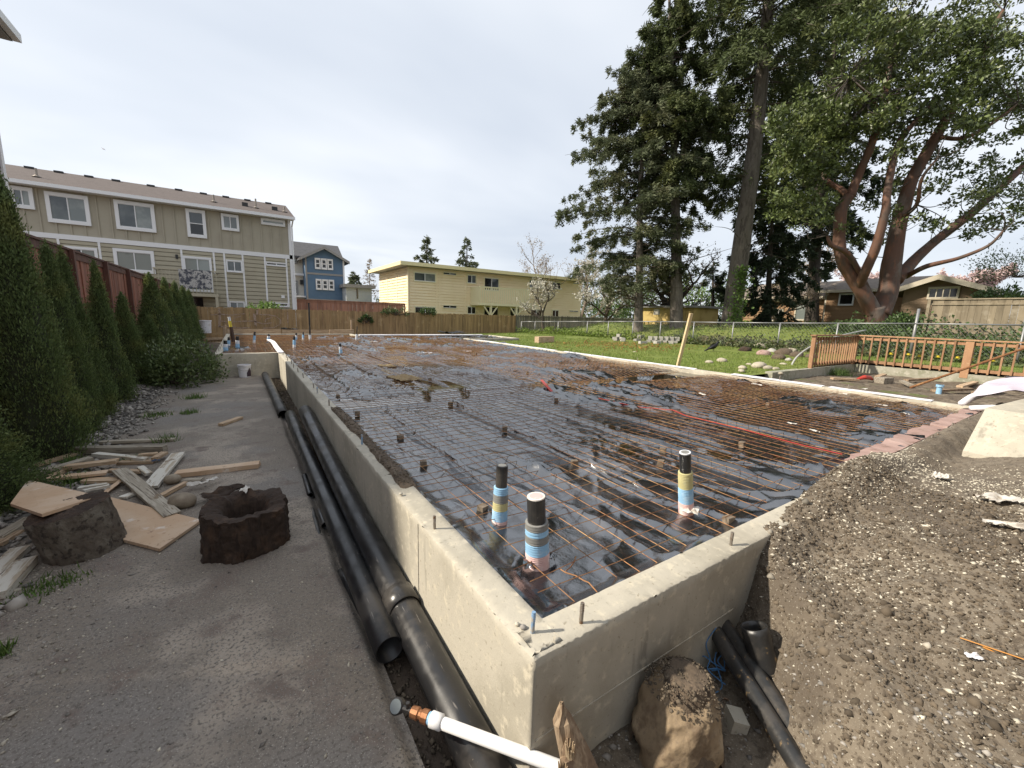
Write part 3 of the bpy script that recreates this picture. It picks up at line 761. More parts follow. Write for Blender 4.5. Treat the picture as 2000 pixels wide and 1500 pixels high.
# black pipes entering under the wall on the right
d0 = at_y(1395, 1210, .06); d2 = at_z(1580, 1500, -.50); d1 = d0.lerp(d2, .45)
hs = thing('twin_hose', (d2.x, d2.y, -.56), 'mud-stained pair of black hoses running out from under the wall', 'hose')
for off, nm in ((-.036, 'hose'), (.038, 'hose')):
    o3 = Vector((off * .85, -off * .53, 0))
    obj(nm, MB().tube([Vector((d0.x, .12, d0.z)) + o3, d0 + o3, d1 + o3, d2 + o3, d2 + (d2 - d1) * .8 + o3], [.037, .038, .039, .040, .040], 14), MT['abs_mud'], hs, smooth=True)
e0 = at_z(1523, 1400, -.66); e1 = at_y(1472, 1222, -.16)
hollow(e1, e0, .062, MT['abs_mud'], 'upright_pipe', 'mud-streaked fat black pipe standing open beside the twin hoses', .007, 26)
obj('vent_mouth', MB(), None) if False else None
vp = at_y(1535, 1320, -.16)
vb = thing('valve_box', (vp.x, vp.y, -.62), 'dark plastic valve body with a yellow tag half buried behind the upright pipe', 'valve')
obj('body', MB().tube([(vp.x + .05, vp.y + .02, vp.z - .10), (vp.x + .02, vp.y, vp.z - .02), (vp.x - .02, vp.y, vp.z + .05)], [.05, .045, .03], 12), MT['abs'], vb, smooth=True)
MT['yellow'] = mat('yellow_paint', (.62, .5, .05), .6)
yp = at_y(1521, 1297, -.20)
obj('yellow_tag', MB().tube([yp - Vector((.012, 0, .004)), yp, yp + Vector((.010, 0, .010))], [.008, .011, .006], 8), MT['yellow'], vb, smooth=True)
# blue wire tangle
def curve_wire(name, pts, r, mt, label, n=6, parent=None):
    P_ = [Vector(t) for t in pts]; out = []
    for i in range(len(P_) - 1):
        a = P_[max(i - 1, 0)]; b1 = P_[i]; c1 = P_[i + 1]; d_ = P_[min(i + 2, len(P_) - 1)]
        for k in range(6):
            t = k / 6
            out.append(.5 * ((2 * b1) + (c1 - a) * t + (2 * a - 5 * b1 + 4 * c1 - d_) * t * t + (3 * b1 - a - 3 * c1 + d_) * t ** 3))
    out.append(P_[-1])
    return out
q1 = lambda x, y, z: at_z(1000 + x / 3.3333, 1100 + y / 3.3333, z)
bw = thing('blue_wire', q1(1300, 760, -.6), 'tangle of thin blue wire hanging from under the wall', 'wire')
for pts in (((1330, 420, -.38), (1265, 520, -.45), (1290, 620, -.52), (1275, 690, -.54), (1350, 760, -.56), (1390, 790, -.56)),
            ((1165, 700, -.54), (1190, 630, -.53), (1250, 605, -.52), (1310, 650, -.53), (1380, 690, -.54), (1300, 690, -.55), (1220, 720, -.57), (1215, 800, -.58), (1290, 850, -.58), (1365, 810, -.57), (1350, 720, -.55), (1320, 640, -.52), (1330, 580, -.5)),
            ((1275, 690, -.54), (1330, 685, -.53), (1390, 700, -.55), (1340, 640, -.52), (1370, 600, -.5), (1380, 680, -.54), (1300, 700, -.55))):
    obj('strand', MB().tube(curve_wire('', [q1(*t) for t in pts], 0, None, ''), .0026, 6), MT['blue_wire'], bw)
ring = [q1(1380 + 46 * math.cos(t * .524), 930 + 50 * math.sin(t * .524), -.585) for t in range(13)]
single('hose_clamp', MB().tube(ring, .005, 8, cap=False), MT['steel'], 'grey steel ring lying on the pit floor', 'ring')
p = q1(1450, 1060, -.60)
M_ = Matrix.Translation((p.x, p.y, -.585)) @ Matrix.Rotation(.9, 4, 'Z') @ Matrix.Rotation(.15, 4, 'X')
single('concrete_cube', MB().box(-.042, .042, -.036, .036, -.04, .045, M_, .004), MT['conc'], 'small grey concrete cube on the pit floor beside the boulder', 'block')

# ---------------------------------------------------------------- vent stubs wrapped in foam
MT['white_tape'] = mat('white_wrap', (.66, .67, .70), .6, [(10, (.5, .55, .62), .5, .7)])
def vent(px, py, tx, ty, r, bands, label, wrap_top, capmat='cap', z0=-.10, name='vent_pipe', black='abs', rw=1.22, ring_h=.011, n=20):
    b0 = at_z(px, py, z0); t0 = at_y(tx, ty, b0.y)
    root = thing(name, (b0.x, b0.y, z0 - .04), label, 'pipe', 'foam wrapped pipe stubs')
    ax = t0 - b0
    if ax.length < .05: ax = Vector((0, 0, .3))
    obj('stub', MB().tube([b0 - Vector((0, 0, .06)), b0, b0 + ax * .985, t0], [r, r, r, r * .97], n, cap=True), MT[black], root, smooth=False)
    if capmat:
        c = obj('cap', MB().tube([t0 - ax.normalized() * .002, t0 + ax.normalized() * .004], [r * 1.0, r * .98], n), MT[capmat], root)
        obj('cap_recess', MB().tube([t0 + ax.normalized() * .0041, t0 + ax.normalized() * .0052], r * .70, n), MT['foam_pink'] if capmat == 'cap' else MT['foam_grey'], c)
    for (a, z, mt_) in bands:
        L0 = b0 + ax * (a * wrap_top); L1 = b0 + ax * (z * wrap_top); ln = (L1 - L0).length
        k = max(2, int(ln / ring_h)); pts = []; rad = []
        for i in range(k * 4 + 1):
            u = i / (k * 4); pts.append(L0.lerp(L1, u))
            rad.append(r * rw * (1 + .05 * abs(math.sin(math.pi * u * k)) + .02 * math.sin(7 * u * k)) + (.004 * (1 - a - u * (z - a))))
        obj('wrap_band', MB().tube(pts, rad, n, cap=True), MT[mt_], root, smooth=True)
    return root, b0, t0
v1, b1_, t1_ = vent(975, 1026, 981, 910, .036, [(0, .16, 'foam_pink'), (.16, .42, 'foam_blue'), (.42, .62, 'foam_yellow'), (.62, .82, 'foam_grey'), (.82, 1, 'foam_blue')], 'leaning black vent stub with grey, yellow and blue wrap, left of the three near ones', .66, 'abs')
v2, b2_, t2_ = vent(1050, 1106, 1047, 970, .047, [(0, .34, 'foam_pink'), (.34, .58, 'foam_blue'), (.58, .74, 'foam_grey'), (.74, .86, 'foam_blue'), (.86, 1, 'foam_grey')], 'nearest black vent stub with pale cap and pink, blue and grey wrap', .66)
v3, b3_, t3_ = vent(1340, 1003, 1338, 884, .036, [(0, .30, 'foam_pink'), (.30, .64, 'foam_blue'), (.64, 1, 'foam_yellow')], 'black vent stub with yellow, blue and pink wrap, right of the near ones', .70, 'white_tape')
# flaps of sheet and cloth at their feet
def rag(name, cx, cy, cz, w, h, mt, label, cat, seed, rot=0, amp=.03, n=14, group=None, parent=None):
    """a crumpled scrap of cloth or sheet with a torn outline"""
    u = np.linspace(-1, 1, n); X, Y = np.meshgrid(u, u)
    Z = amp * (fbm(X * 1.7 + seed, Y * 1.7, seed, 4) - .3) * 2.0 + amp * .6 * (ridged(X * 1.1 + seed, Y * 2.1, seed + 1, 2) - .6)
    X2 = X * w + .12 * w * (fbm(X * 2, Y * 2 + seed, seed + 4, 3) - .5) * 2; Y2 = Y * h + .12 * h * (fbm(X * 2 + 7, Y * 2 + seed, seed + 6, 3) - .5) * 2
    co, si = math.cos(rot), math.sin(rot)
    V = np.stack([cx + X2 * co - Y2 * si, cy + X2 * si + Y2 * co, cz + Z], -1).reshape(-1, 3)
    i = (np.arange(n - 1)[:, None] * n + np.arange(n - 1)[None]).ravel(); F = np.stack([i, i + 1, i + n + 1, i + n], -1)
    c = V[F].mean(1); e = np.maximum(np.abs((c[:, 0] - cx) * co + (c[:, 1] - cy) * si) / w, np.abs(-(c[:, 0] - cx) * si + (c[:, 1] - cy) * co) / h)
    F = F[e + .35 * (fbm(c[:, 0] * 9 + seed, c[:, 1] * 9, seed + 9) - .5) < .86]
    b = MB(); b.v = [tuple(t) for t in V]; b.f = [tuple(int(k) for k in t) for t in F]
    if parent is not None: return obj(name, b, mt, parent, smooth=True)
    return single(name, b, mt, label, cat, group, smooth=True)
rag('paper_scrap', b3_.x - .03, b3_.y - .05, -.055, .065, .055, MT['cloth'], 'crumpled white paper at the foot of the right near vent stub', 'paper', 3, .5, .025)
for b_, sg in ((b2_, -1), (b2_, 1)):
    rag('sheet_collar', b_.x + sg * .06, b_.y - .01, -.06, .035, .05, MT['sheet'], None, None, int(7 + sg), sg * .6, .03, parent=v2 if b_ is b2_ else v1)

# ---------------------------------------------------------------- far stubs
q6b = lambda x, y: (380 + x / 4.762, 560 + y / 4.762)
for i, (bx_, by_, tx_, ty_, r_, lab) in enumerate((
        (290, 605, 285, 500, .05, 'short white wrapped stub nearest the far inner wall corner, leftmost'),
        (314, 560, 320, 470, .04, 'white wrapped stub just behind the leftmost far stub'),
        (400, 580, 398, 462, .045, 'blue wrapped stub right of the yellow topped pipe'),
        (553, 528, 560, 420, .035, 'slim pale blue wrapped stub standing alone in front of the tan fence'),
        (688, 497, 690, 442, .045, 'low leaning white wrapped stub at the end of the white strip'),
        (928, 575, 927, 460, .035, 'nearest of the cluster of far stubs left of the tall black pole'),
        (945, 500, 945, 430, .032, 'short stub behind the cluster left of the tall black pole'),
        (1010, 500, 1010, 422, .032, 'white wrapped stub second left of the tall black pole'),
        (1362, 625, 1353, 528, .036, 'lone light blue stub in the middle of the far mesh'))):
    vent(*q6b(bx_, by_), *q6b(tx_, ty_), r_, [(0, .45, 'white_tape'), (.45, 1, 'foam_blue')] if i % 2 else [(0, .6, 'foam_blue'), (.6, 1, 'white_tape')], lab, .68, None, z0=-.08, n=10, ring_h=.04)
b0 = at_z(*q6b(1075, 492), -.08); t0 = at_y(*q6b(1062, 150), b0.y)
tp = thing('vent_pole', b0, 'tall thin black pole standing on the slab before the tan fence', 'pole')
obj('pole', MB().tube([b0, t0], .035, 10), MT['abs'], tp); obj('wrap_band', MB().tube([b0, b0.lerp(t0, .13)], .055, 10), MT['white_tape'], tp)
b0 = at_z(*q6b(1505, 502), -.08); t0 = at_y(*q6b(1512, 368), b0.y)
tp = thing('vent_pole', b0, 'shorter thin black pole at the right end of the far form boards', 'pole')
obj('pole', MB().tube([b0, t0], .022, 8), MT['abs'], tp); obj('wrap_band', MB().tube([b0, b0.lerp(t0, .45)], .05, 10), MT['white_tape'], tp)
b0 = at_z(*q6b(365, 525), -.08); t0 = at_y(*q6b(320, 280), b0.y)
tp = thing('vent_pole', b0, 'leaning dark pipe with a yellow and white wrapped top at the far left', 'pole')
obj('pole', MB().tube([b0, b0.lerp(t0, .62)], .06, 12), mat('brown_pipe', (.06, .03, .02), .5), tp)
obj('yellow_top', MB().tube([b0.lerp(t0, .60), b0.lerp(t0, .85)], .045, 12), MT['yellow'], tp)
obj('white_top', MB().tube([b0.lerp(t0, .84), t0], .042, 12), MT['white_tape'], tp)
# bucket at the jog wall
bk = at_y(478, 727, 11.93)
bu = thing('bucket', (bk.x, 11.93, -.615), 'white plastic bucket with a dark printed patch against the short wall', 'bucket')
obj('shell', MB().lathe([(.0, .0), (.13, .0), (.135, .01), (.150, .31), (.158, .315), (.158, .335), (.150, .34), (.145, .34), (.128, .02), (0, .02)], 28, (bk.x, 11.93, -.615)), MT['foam_white'], bu, smooth=False)
obj('rim_band', MB().lathe([(.152, .275), (.160, .28), (.160, .29), (.152, .295)], 28, (bk.x, 11.93, -.615)), MT['pvc'], bu)
lb = MB()
for i in range(8):
    a0 = -1.25 + i * .12; a1 = a0 + .12
    f = lambda a, z, e=.0025: (bk.x + (.1365 + .045 * z / .31 * .33 + e) * math.cos(a), 11.93 + (.1365 + .045 * z / .31 * .33 + e) * math.sin(a), -.615 + z)
    lb.quad(f(a0, .03), f(a1, .03), f(a1, .16 + .09 * math.sin(i * .45)), f(a0, .16 + .09 * math.sin(i * .45 - .45)))
obj('print_patch', lb, mat('dark_print', (.05, .03, .045), .5), bu)
obj('handle', MB().tube([(bk.x + .16 * math.cos(a), 11.93 - .16 * abs(math.sin(a)) * .25 - .155 * abs(math.sin(a)), -.615 + .29 - .10 * math.sin(a)) for a in np.linspace(0, math.pi, 12)], .003, 6), MT['steel'], bu)

# ---------------------------------------------------------------- timber heap on the left
q5 = lambda x, y: (x / 3.0, 750 + y / 3.0)
def plank(a, b, w, t, z, mt, label, cat='board', z2=None, name='board', roll=0., bend=.0):
    z2 = z if z2 is None else z2
    A = at_z(*q5(*a), z + t); B = at_z(*q5(*b), z2 + t)
    A.z = z + t / 2; B.z = z2 + t / 2
    d = (B - A).normalized(); r = d.cross(Vector((0, 0, 1))).normalized(); u = r.cross(d)
    r, u = r * math.cos(roll) + u * math.sin(roll), u * math.cos(roll) - r * math.sin(roll)
    b_ = MB(); n = 8; vs = []; fs = []; L_ = (B - A).length
    for i in range(n + 1):
        c = Vector((L_ * (i / n - .5), 0, bend * math.sin(math.pi * i / n)))
        for s1, s2 in ((-1, -1), (1, -1), (1, 1), (-1, 1)):
            e = .002
            vs.append(c + Vector((random.uniform(-.012, .012) if i in (0, n) else 0, s1 * w / 2 + random.uniform(-e, e), s2 * t / 2 + random.uniform(-e, e))))
    for i in range(n):
        for j in range(4):
            a_ = i * 4 + j; c_ = i * 4 + (j + 1) % 4; fs.append((a_, a_ + 4, c_ + 4, c_))
    fs += [(0, 1, 2, 3), (n * 4 + 3, n * 4 + 2, n * 4 + 1, n * 4)]
    me = bpy.data.meshes.new(name); me.from_pydata([tuple(v) for v in vs], [], fs); me.update()
    o = link_mesh(name, me, MT[mt])
    M4 = Matrix.Identity(4)
    for k in range(3): M4[k][0] = d[k]; M4[k][1] = r[k]; M4[k][2] = u[k]; M4[k][3] = (A[k] + B[k]) / 2
    o.matrix_world = M4
    return tag(o, label, cat, 'scrap timber in the heap')
G = -.61
plank((590, 335), (1020, 318), .07, .035, G, 'board_grey', 'thin grey lath at the back of the timber heap')
plank((315, 370), (970, 362), .09, .075, G, 'board_grey', 'long weathered grey beam at the back of the timber heap', name='beam')
plank((180, 520), (540, 425), .09, .04, G + .02, 'board_grey', 'grey board beside the hedge with its end raised', z2=G + .05)
plank((200, 470), (450, 400), .08, .03, G, 'board_tan', 'brown board under the hedge at the back of the heap')
plank((265, 545), (440, 480), .07, .03, G, 'board_tan', 'short brown board under the pinkish plank')
plank((380, 478), (690, 440), .09, .04, G + .04, 'board_tan', 'tan board lying across the middle of the heap', z2=G + .06)
plank((555, 402), (855, 432), .07, .035, G + .03, 'board_white', 'narrow whitish board near the back beam')
plank((810, 412), (925, 400), .06, .03, G, 'board_tan', 'short brown board end beside the back beam')
plank((700, 452), (900, 445), .08, .035, G, 'board_tan', 'brown board under the white painted one')
plank((905, 430), (965, 395), .07, .03, G + .04, 'board_tan', 'short tan offcut against the white painted board')
plank((175, 560), (630, 510), .10, .025, G + .06, 'ply', 'long pinkish plank across the front of the heap', z2=G + .04)
plank((490, 558), (740, 553), .10, .03, G, 'board_tan', 'dull brown plank below the pinkish one')
plank((640, 500), (830, 505), .06, .03, G + .02, 'board_tan', 'brown slat between the two crossing white boards')
plank((820, 480), (870, 520), .06, .03, G + .03, 'board_white', 'small pale offcut between the crossing boards')
plank((875, 600), (1045, 400), .13, .03, G + .01, 'board_white', 'white painted board slanting away towards the path', z2=G + .03)
plank((700, 495), (1010, 760), .125, .03, G + .05, 'board_grey', 'pale knotty board lying diagonally over the heap', z2=G + .015)
plank((1035, 515), (1520, 458), .13, .05, G, 'ply', 'peach coloured thick plank lying on the path side of the heap')
plank((460, 605), (630, 580), .055, .025, G + .03, 'board_white', 'short white stick in front of the pinkish plank')
plank((490, 620), (640, 590), .04, .02, G + .06, 'board_white', 'thinner white stick on the short white one')
plank((590, 650), (690, 575), .08, .03, G, 'ply', 'peach offcut standing on edge behind the big panel', roll=.9)
plank((720, 660), (820, 620), .08, .02, G, 'board_white', 'pale chip under the diagonal knotty board')
plank((940, 650), (1090, 570), .05, .03, G, 'board_tan', 'brown stick beside the oval stone')
plank((1075, 560), (1180, 555), .07, .02, G + .01, 'board_grey', 'grey flat stick behind the oval stone')
plank((1290, 232), (1410, 190), .085, .04, G, 'board_tan', 'short yellow-topped block of wood alone on the path')
plank((-60, 1120), (120, 950), .10, .04, G, 'board_white', 'pale weathered board at the left edge beside the log')
plank((-40, 1230), (150, 1020), .11, .05, G, 'board_white', 'thick whitish board at the left edge, nearest the camera')
plank((-30, 900), (180, 775), .09, .04, G, 'board_grey', 'grey board at the left edge behind the log')
plank((-30, 930), (90, 860), .10, .03, G - .005, 'board_tan', 'brown board at the left edge under the grey one')
def panel(cs, t, mt, label, name='plywood_panel'):
    """a flat panel through four corners"""
    cs = [Vector(c) for c in cs]; nrm = (cs[1] - cs[0]).cross(cs[3] - cs[0]).normalized()
    if nrm.z < 0: nrm = -nrm
    b_ = MB().add(cs + [c - nrm * t for c in cs], [(0, 1, 2, 3), (7, 6, 5, 4), (0, 4, 5, 1), (1, 5, 6, 2), (2, 6, 7, 3), (3, 7, 4, 0)])
    return single(name, b_, MT[mt], label, 'panel', 'peach plywood panels')
panel([at_z(*q5(560, 640), G + .05), at_z(*q5(1180, 795), G + .03), at_z(*q5(935, 965), G + .03), at_z(*q5(600, 880), G + .03)], .024, 'ply', 'large peach plywood panel lying flat on the path between log and stump')
panel([at_z(*q5(165, 560), G + .20), at_z(*q5(582, 655), G + .36), at_z(*q5(245, 762), G + .385), at_z(*q5(60, 700), G + .30)], .022, 'ply', 'peach plywood panel resting tilted on top of the upright log')

# log and hollow stump
def stump(name, c, r, h, tilt, mt, label, hollow_=False, seed=0, n=110, inner='rotten', ph=0):
    vs = []; fs = []
    rows = 34
    def rad(a, u):
        x_, y_ = math.cos(a) * 2.0, math.sin(a) * 2.0
        k = 1 + (.14 if hollow_ else .05) * (float(fbm(np.array(x_ + seed), np.array(y_), seed, 3)) - .5) * 2
        k += (.085 if hollow_ else .05) * (float(fbm(np.array(a * 7.0), np.array(u * 2.2 + seed), seed + 2, 3)) - .5) * 2
        k += .055 * (float(fbm(np.array(a * 16), np.array(u * 7), seed + 4, 3)) - .5) * 2
        return r * k
    prof = []
    for i in range(rows + 1):
        u = i / rows; prof.append(((1.06 - .06 * u) if hollow_ else 1.0, u, 'o'))
    if hollow_:
        for k_, u in ((.86, 1.0), (.72, .97), (.60, .93), (.52, .82), (.46, .6), (.40, .35), (0.01, .32)): prof.append((k_, u, 'i'))
    else:
        for k_, u in ((.9, 1.01), (.6, 1.015), (.3, 1.01), (.01, 1.01)): prof.append((k_, u, 'i'))
    for (k_, u, t) in prof:
        for q_ in range(n):
            a = 2 * math.pi * q_ / n; rr2 = rad(a, u) * k_
            zz = h * u
            if u > .9: zz += h * .11 * (float(fbm(np.array(math.cos(a) * 2.4 + seed), np.array(math.sin(a) * 2.4), seed + 8, 4)) - .5) * 2 * (k_ if hollow_ else .3)
            vs.append((rr2 * math.cos(a), rr2 * math.sin(a), zz))
    m_ = len(prof)
    for i in range(m_ - 1):
        for q_ in range(n):
            a = i * n + q_; b_ = i * n + (q_ + 1) % n; fs.append((a, b_, b_ + n, a + n))
    M_ = Matrix.Translation(c) @ Matrix.Rotation(tilt[1], 4, 'Y') @ Matrix.Rotation(tilt[0], 4, 'X')
    root = thing(name, c, label, 'stump')
    bo_ = MB().add([M_ @ Vector(v) for v in vs], [f for i, f in enumerate(fs) if i < rows * n])
    obj('bark', bo_, MT[mt], root, smooth=True)
    bi = MB().add([M_ @ Vector(v) for v in vs], [f for i, f in enumerate(fs) if i >= rows * n])
    obj('top', bi, MT[inner], root, smooth=True)
    return root
stump('hollow_stump', (-.865, 2.60, -.635), .27, .35, (.04, .02), 'rotten', 'dark rotten hollow stump standing on the path', True, 3)
lg = at_z(150, 1098, -.62)
stump('log', (-1.86, 3.08, -.66), .215, .40, (.04, -.17), 'bark', 'upright section of bark covered log tilted under a plywood panel', False, 9, inner='rotten')
lump('oval_stone', at_z(356, 978, -.56), (.115, .085, .075), MT['rock_tan'], 'smooth oval tan stone in front of the timber heap', 'stone', 21, .05, rot=-.5)
lump('round_stone', at_z(337, 936, -.57), (.075, .062, .052), MT['rock_tan'], 'smaller brown stone beside the white painted board', 'stone', 25, .06)
lump('white_stone', at_z(423, 965, -.60), (.032, .022, .016), MT['peb_pale'], 'little white stone behind the hollow stump', 'stone', 26, .06)
rag('bark_slab', -1.05, 3.62, -.575, .20, .09, MT['rotten'], 'ridged slab of dark bark lying behind the hollow stump', 'bark', 31, .35, .05)
for i, (px, py, w_, h_, lab) in enumerate(((385, 947, .10, .035, 'dirty white rag beside the oval stone'), (415, 938, .055, .03, 'twisted white rag end near the bark slab'), (480, 958, .07, .03, 'white paper scrap on the rim of the hollow stump'), (210, 908, .05, .03, 'crumpled white scrap in the middle of the heap'))):
    p = at_z(px, py, -.57 if i != 2 else -.26); rag('rag', p.x, p.y, p.z, w_, h_, MT['cloth'], lab, 'rag', 41 + i, .6 * i, .03)
rag('blue_scrap', *at_z(304, 900, -.52), .04, .025, mat('navy_cloth', (.03, .05, .09), .8), 'dark blue scrap on the white painted board', 'rag', 47, .3, .015)

# ---------------------------------------------------------------- on and round the mound, right
sc = [(1832, 950, .10, .045, 51, .1, 'white cloth scrap at the crown of the soil mound'), (1945, 1010, .13, .07, 52, -.5, 'torn white cloth on the right of the mound'), (1968, 1065, .14, .035, 53, -.9, 'long strip of white cloth trailing down the right edge')]
for px, py, w_, h_, sd, ro, lab in sc:
    p = at_z(px, py, -.02); zz = float(soil_z(np.array(p.x), np.array(p.y)))
    rag('cloth_scrap', p.x, p.y, zz + .015, w_, h_, MT['cloth'], lab, 'cloth', sd, ro, .03, 18)
p = at_z(1888, 1335, -.15); rag('paper_scrap', p.x, p.y, float(soil_z(np.array(p.x), np.array(p.y))) + .012, .030, .015, MT['foam_white'], 'small white paper scrap near the orange rod on the mound', 'paper', 55, -.6, .012)
a = at_z(1866, 1285, -.12); b = at_z(2030, 1356, -.12)
za = float(soil_z(np.array(a.x), np.array(a.y))); zb_ = float(soil_z(np.array(b.x), np.array(b.y)))
MT['orange'] = mat('orange_rod', (.55, .25, .05), .6)
rodt = thing('orange_rod', (a.x, a.y, za), 'thin orange rod with a short side peg lying on the mound', 'rod')
obj('rod', MB().tube([(a.x, a.y, za + .012), (b.x, b.y, max(za, zb_) + .012)], .0022, 6), MT['orange'], rodt)
mpt = at_z(1910, 1304, -.12); obj('peg', MB().tube([(mpt.x, mpt.y, za + .012), (mpt.x + .015, mpt.y - .05, za + .005)], .003, 6), MT['orange'], rodt)
# cast concrete footing block with a foam sheet on it
f0 = at_z(1876, 890, -.02); b = MB()
fx0, fy0 = 5.02, -.20
prof = [(-.30, 0), (-.30, .08), (.42, .26), (.46, .30), (.46, .8)]
b.add([(fx0, fy0, -.35), (fx0 + 3.0, fy0 - .2, -.35), (fx0 + 3.0, fy0 - 2.6, -.35), (fx0 - .35, fy0 - 2.4, -.35),
       (fx0 + .02, fy0, .02), (fx0 + 3.0, fy0 - .2, .05), (fx0 + 3.0, fy0 - 2.6, .02), (fx0 - .3, fy0 - 2.4, .02),
       (fx0 + .55, fy0 - .02, .40), (fx0 + 2.9, fy0 - .25, .42), (fx0 + 2.9, fy0 - 2.5, .40), (fx0 + .30, fy0 - 2.4, .40)],
      [(3, 2, 1, 0), (0, 1, 5, 4), (1, 2, 6, 5), (2, 3, 7, 6), (3, 0, 4, 7), (4, 5, 9, 8), (5, 6, 10, 9), (6, 7, 11, 10), (7, 4, 8, 11), (8, 9, 10, 11)])
single('concrete_pedestal', b, MT['conc'], 'pale cast concrete pedestal with sloping side at the right edge of the mound', 'pedestal')
MT['foam_lilac'] = mat('lilac_foam', (.50, .455, .53), .8, [(2, (.60, .56, .62), .45, .65)])
fs_ = thing('foam_sheet', (8.3, -.3, .1), 'lilac foam sheet rolled at its white edge on the wall end at right', 'foam sheet')
u = np.linspace(0, 1, 40); w_ = np.linspace(0, 1, 36)
V, F = grid(u, w_, lambda x, y: 0 * x); X = 8.2 + 2.6 * V[:, 0]; Y = .28 - 2.4 * V[:, 1]; Z = .12 + .30 * V[:, 1] ** .6 + .10 * np.sin(V[:, 0] * 3) + .16 * ridged(V[:, 0] * 3, V[:, 1] * 3, 57, 3)
objarr('sheet', np.stack([X, Y, Z], -1), F, MT['foam_lilac'], fs_, smooth=True)
obj('rolled_edge', MB().tube([(8.15, .34, .10), (8.7, .33, .14), (9.3, .31, .16), (10.3, .30, .18)], [.04, .055, .06, .06], 12).tube([(8.1, .24, .05), (8.25, .05, .08), (8.4, -.2, .08)], [.035, .045, .03], 10), MT['foam_white'], fs_, smooth=True)

# foam boards along the walls
def strip(pts, w, t, z, mt, name, label, side, cat='foam strip'):
    b_ = MB(); vs = []; fs = []
    for i, (x_, y_) in enumerate(pts):
        o = w + random.uniform(-.02, .02)
        q_ = [(x_, y_, z), (x_ + side[0] * o, y_ + side[1] * o, z - random.uniform(0, .02)), (x_ + side[0] * o, y_ + side[1] * o, z - t), (x_, y_, z - t)]
        vs += [(a + random.uniform(-.004, .004), c + random.uniform(-.004, .004), e + random.uniform(-.003, .003)) for a, c, e in q_]
    n = len(pts)
    for i in range(n - 1):
        for j in range(4):
            a_ = i * 4 + j; c_ = i * 4 + (j + 1) % 4; fs.append((a_, c_, c_ + 4, a_ + 4))
    fs += [(3, 2, 1, 0), ((n - 1) * 4, (n - 1) * 4 + 1, (n - 1) * 4 + 2, (n - 1) * 4 + 3)]
    b_.add(vs, fs)
    return single(name, b_, MT[mt], label, cat, 'foam strips along the walls')
strip([(8.78, y_) for y_ in np.arange(.75, 2.35, .18)], .14, .02, .018, 'foam_white', 'foam_strip', 'white foam strip on the right wall nearest the lilac sheet', (-1, 0))
strip([(8.78, y_) for y_ in np.arange(2.3, 4.25, .18)], .15, .02, .018, 'foam_white', 'foam_strip', 'white foam strip on the right wall before the cross trench', (-1, 0))
strip([(8.78, y_) for y_ in np.arange(5.05, 10.2, .3)], .14, .02, .018, 'foam_white', 'foam_strip', 'long white foam strip on the right wall beyond the cross trench', (-1, 0))
strip([(8.78, y_) for y_ in np.arange(10.6, 16.8, .4)], .11, .02, .016, 'foam_white', 'foam_strip', 'thin white foam strip at the far end of the right wall', (-1, 0))
strip([(x_, 21.10) for x_ in np.arange(4.2, 11.8, .6)], .20, .06, .04, 'foam_white', 'foam_strip', 'white foam strip along the far edge before the tan fence', (0, -1))
strip([(x_, .14) for x_ in np.arange(3.75, 6.3, .12)], .20, .03, .008, 'pink', 'foam_board', 'dull pink foam board along the front wall beside the mound', (0, 1))
strip([(x_, .145) for x_ in np.arange(6.35, 8.6, .15)], .17, .03, .012, 'pink', 'foam_board', 'dull pink foam board at the far right end of the front wall', (0, 1))
cp = [at_z(*q6b(*t), z) for t, z in (((690, 492), .02), ((725, 510), .03), ((745, 535), .03), ((760, 560), .02), ((785, 590), .02), ((805, 612), .02))]
b = MB()
for i in range(len(cp) - 1):
    b.bar(cp[i], cp[i + 1] + (cp[i + 1] - cp[i]) * .02, .14, .03)
single('foam_strip', b, MT['foam_white'], 'white foam strip curling from the low leaning stub to the inner wall corner', 'foam strip', 'foam strips along the walls')
# red tape
rt = [at_z(x_, y_, z) for x_, y_, z in ((1138, 772, -.05), (1180, 780, -.03), (1215, 788, -.02), (1250, 795, -.05), (1315, 801, -.02), (1340, 812, -.015), (1400, 826, -.02), (1450, 838, -.015), (1500, 852, -.02), (1570, 870, -.015), (1645, 887, -.02))]
b = MB()
for i in range(len(rt) - 1):
    b.bar(rt[i], rt[i + 1], .024, .004)
single('red_tape', b, MT['red'], 'long red tape stretched across the wire mesh', 'tape')
b = MB(); c = [at_z(x_, y_, z) for x_, y_, z in ((1058, 742, .0), (1066, 752, .02), (1078, 765, -.05))]
b.bar(c[0], c[1], .05, .01); b.bar(c[1], c[2], .05, .012)
single('red_ribbon', b, MT['red'], 'short red ribbon tied at the cross trench', 'tape')
# silt patches and scraps on the far sheet
MT['silt'] = mat('yellow_silt', (.34, .26, .13), .8, [(9, (.18, .12, .06), .5, .66)])
for i, (px, py, w_, h_, lab) in enumerate(((790, 738, .28, .45, 'patch of yellowish silt on the sheet beyond the cross trench'), (760, 715, .22, .3, 'smaller patch of yellowish silt farther back on the sheet'))):
    p = at_z(px, py, -.09); rag('silt_patch', p.x, p.y, -.082, w_, h_, MT['silt'], lab, 'silt', 61 + i, .1, .012, 16)
for i, (px, py, w_) in enumerate(((732, 668, .20), (753, 664, .3), (808, 672, .25), (835, 690, .2), (775, 660, .15), (660, 671, .15), (912, 686, .15))):
    p = at_z(px, py, -.05)
    rag('white_scrap', p.x, p.y, -.05, w_, .07, MT['foam_white'], 'white foam scrap lying on the far part of the rusty mesh', 'scrap', 71 + i, -.4, .02, 8, 'white scraps on the far mesh')
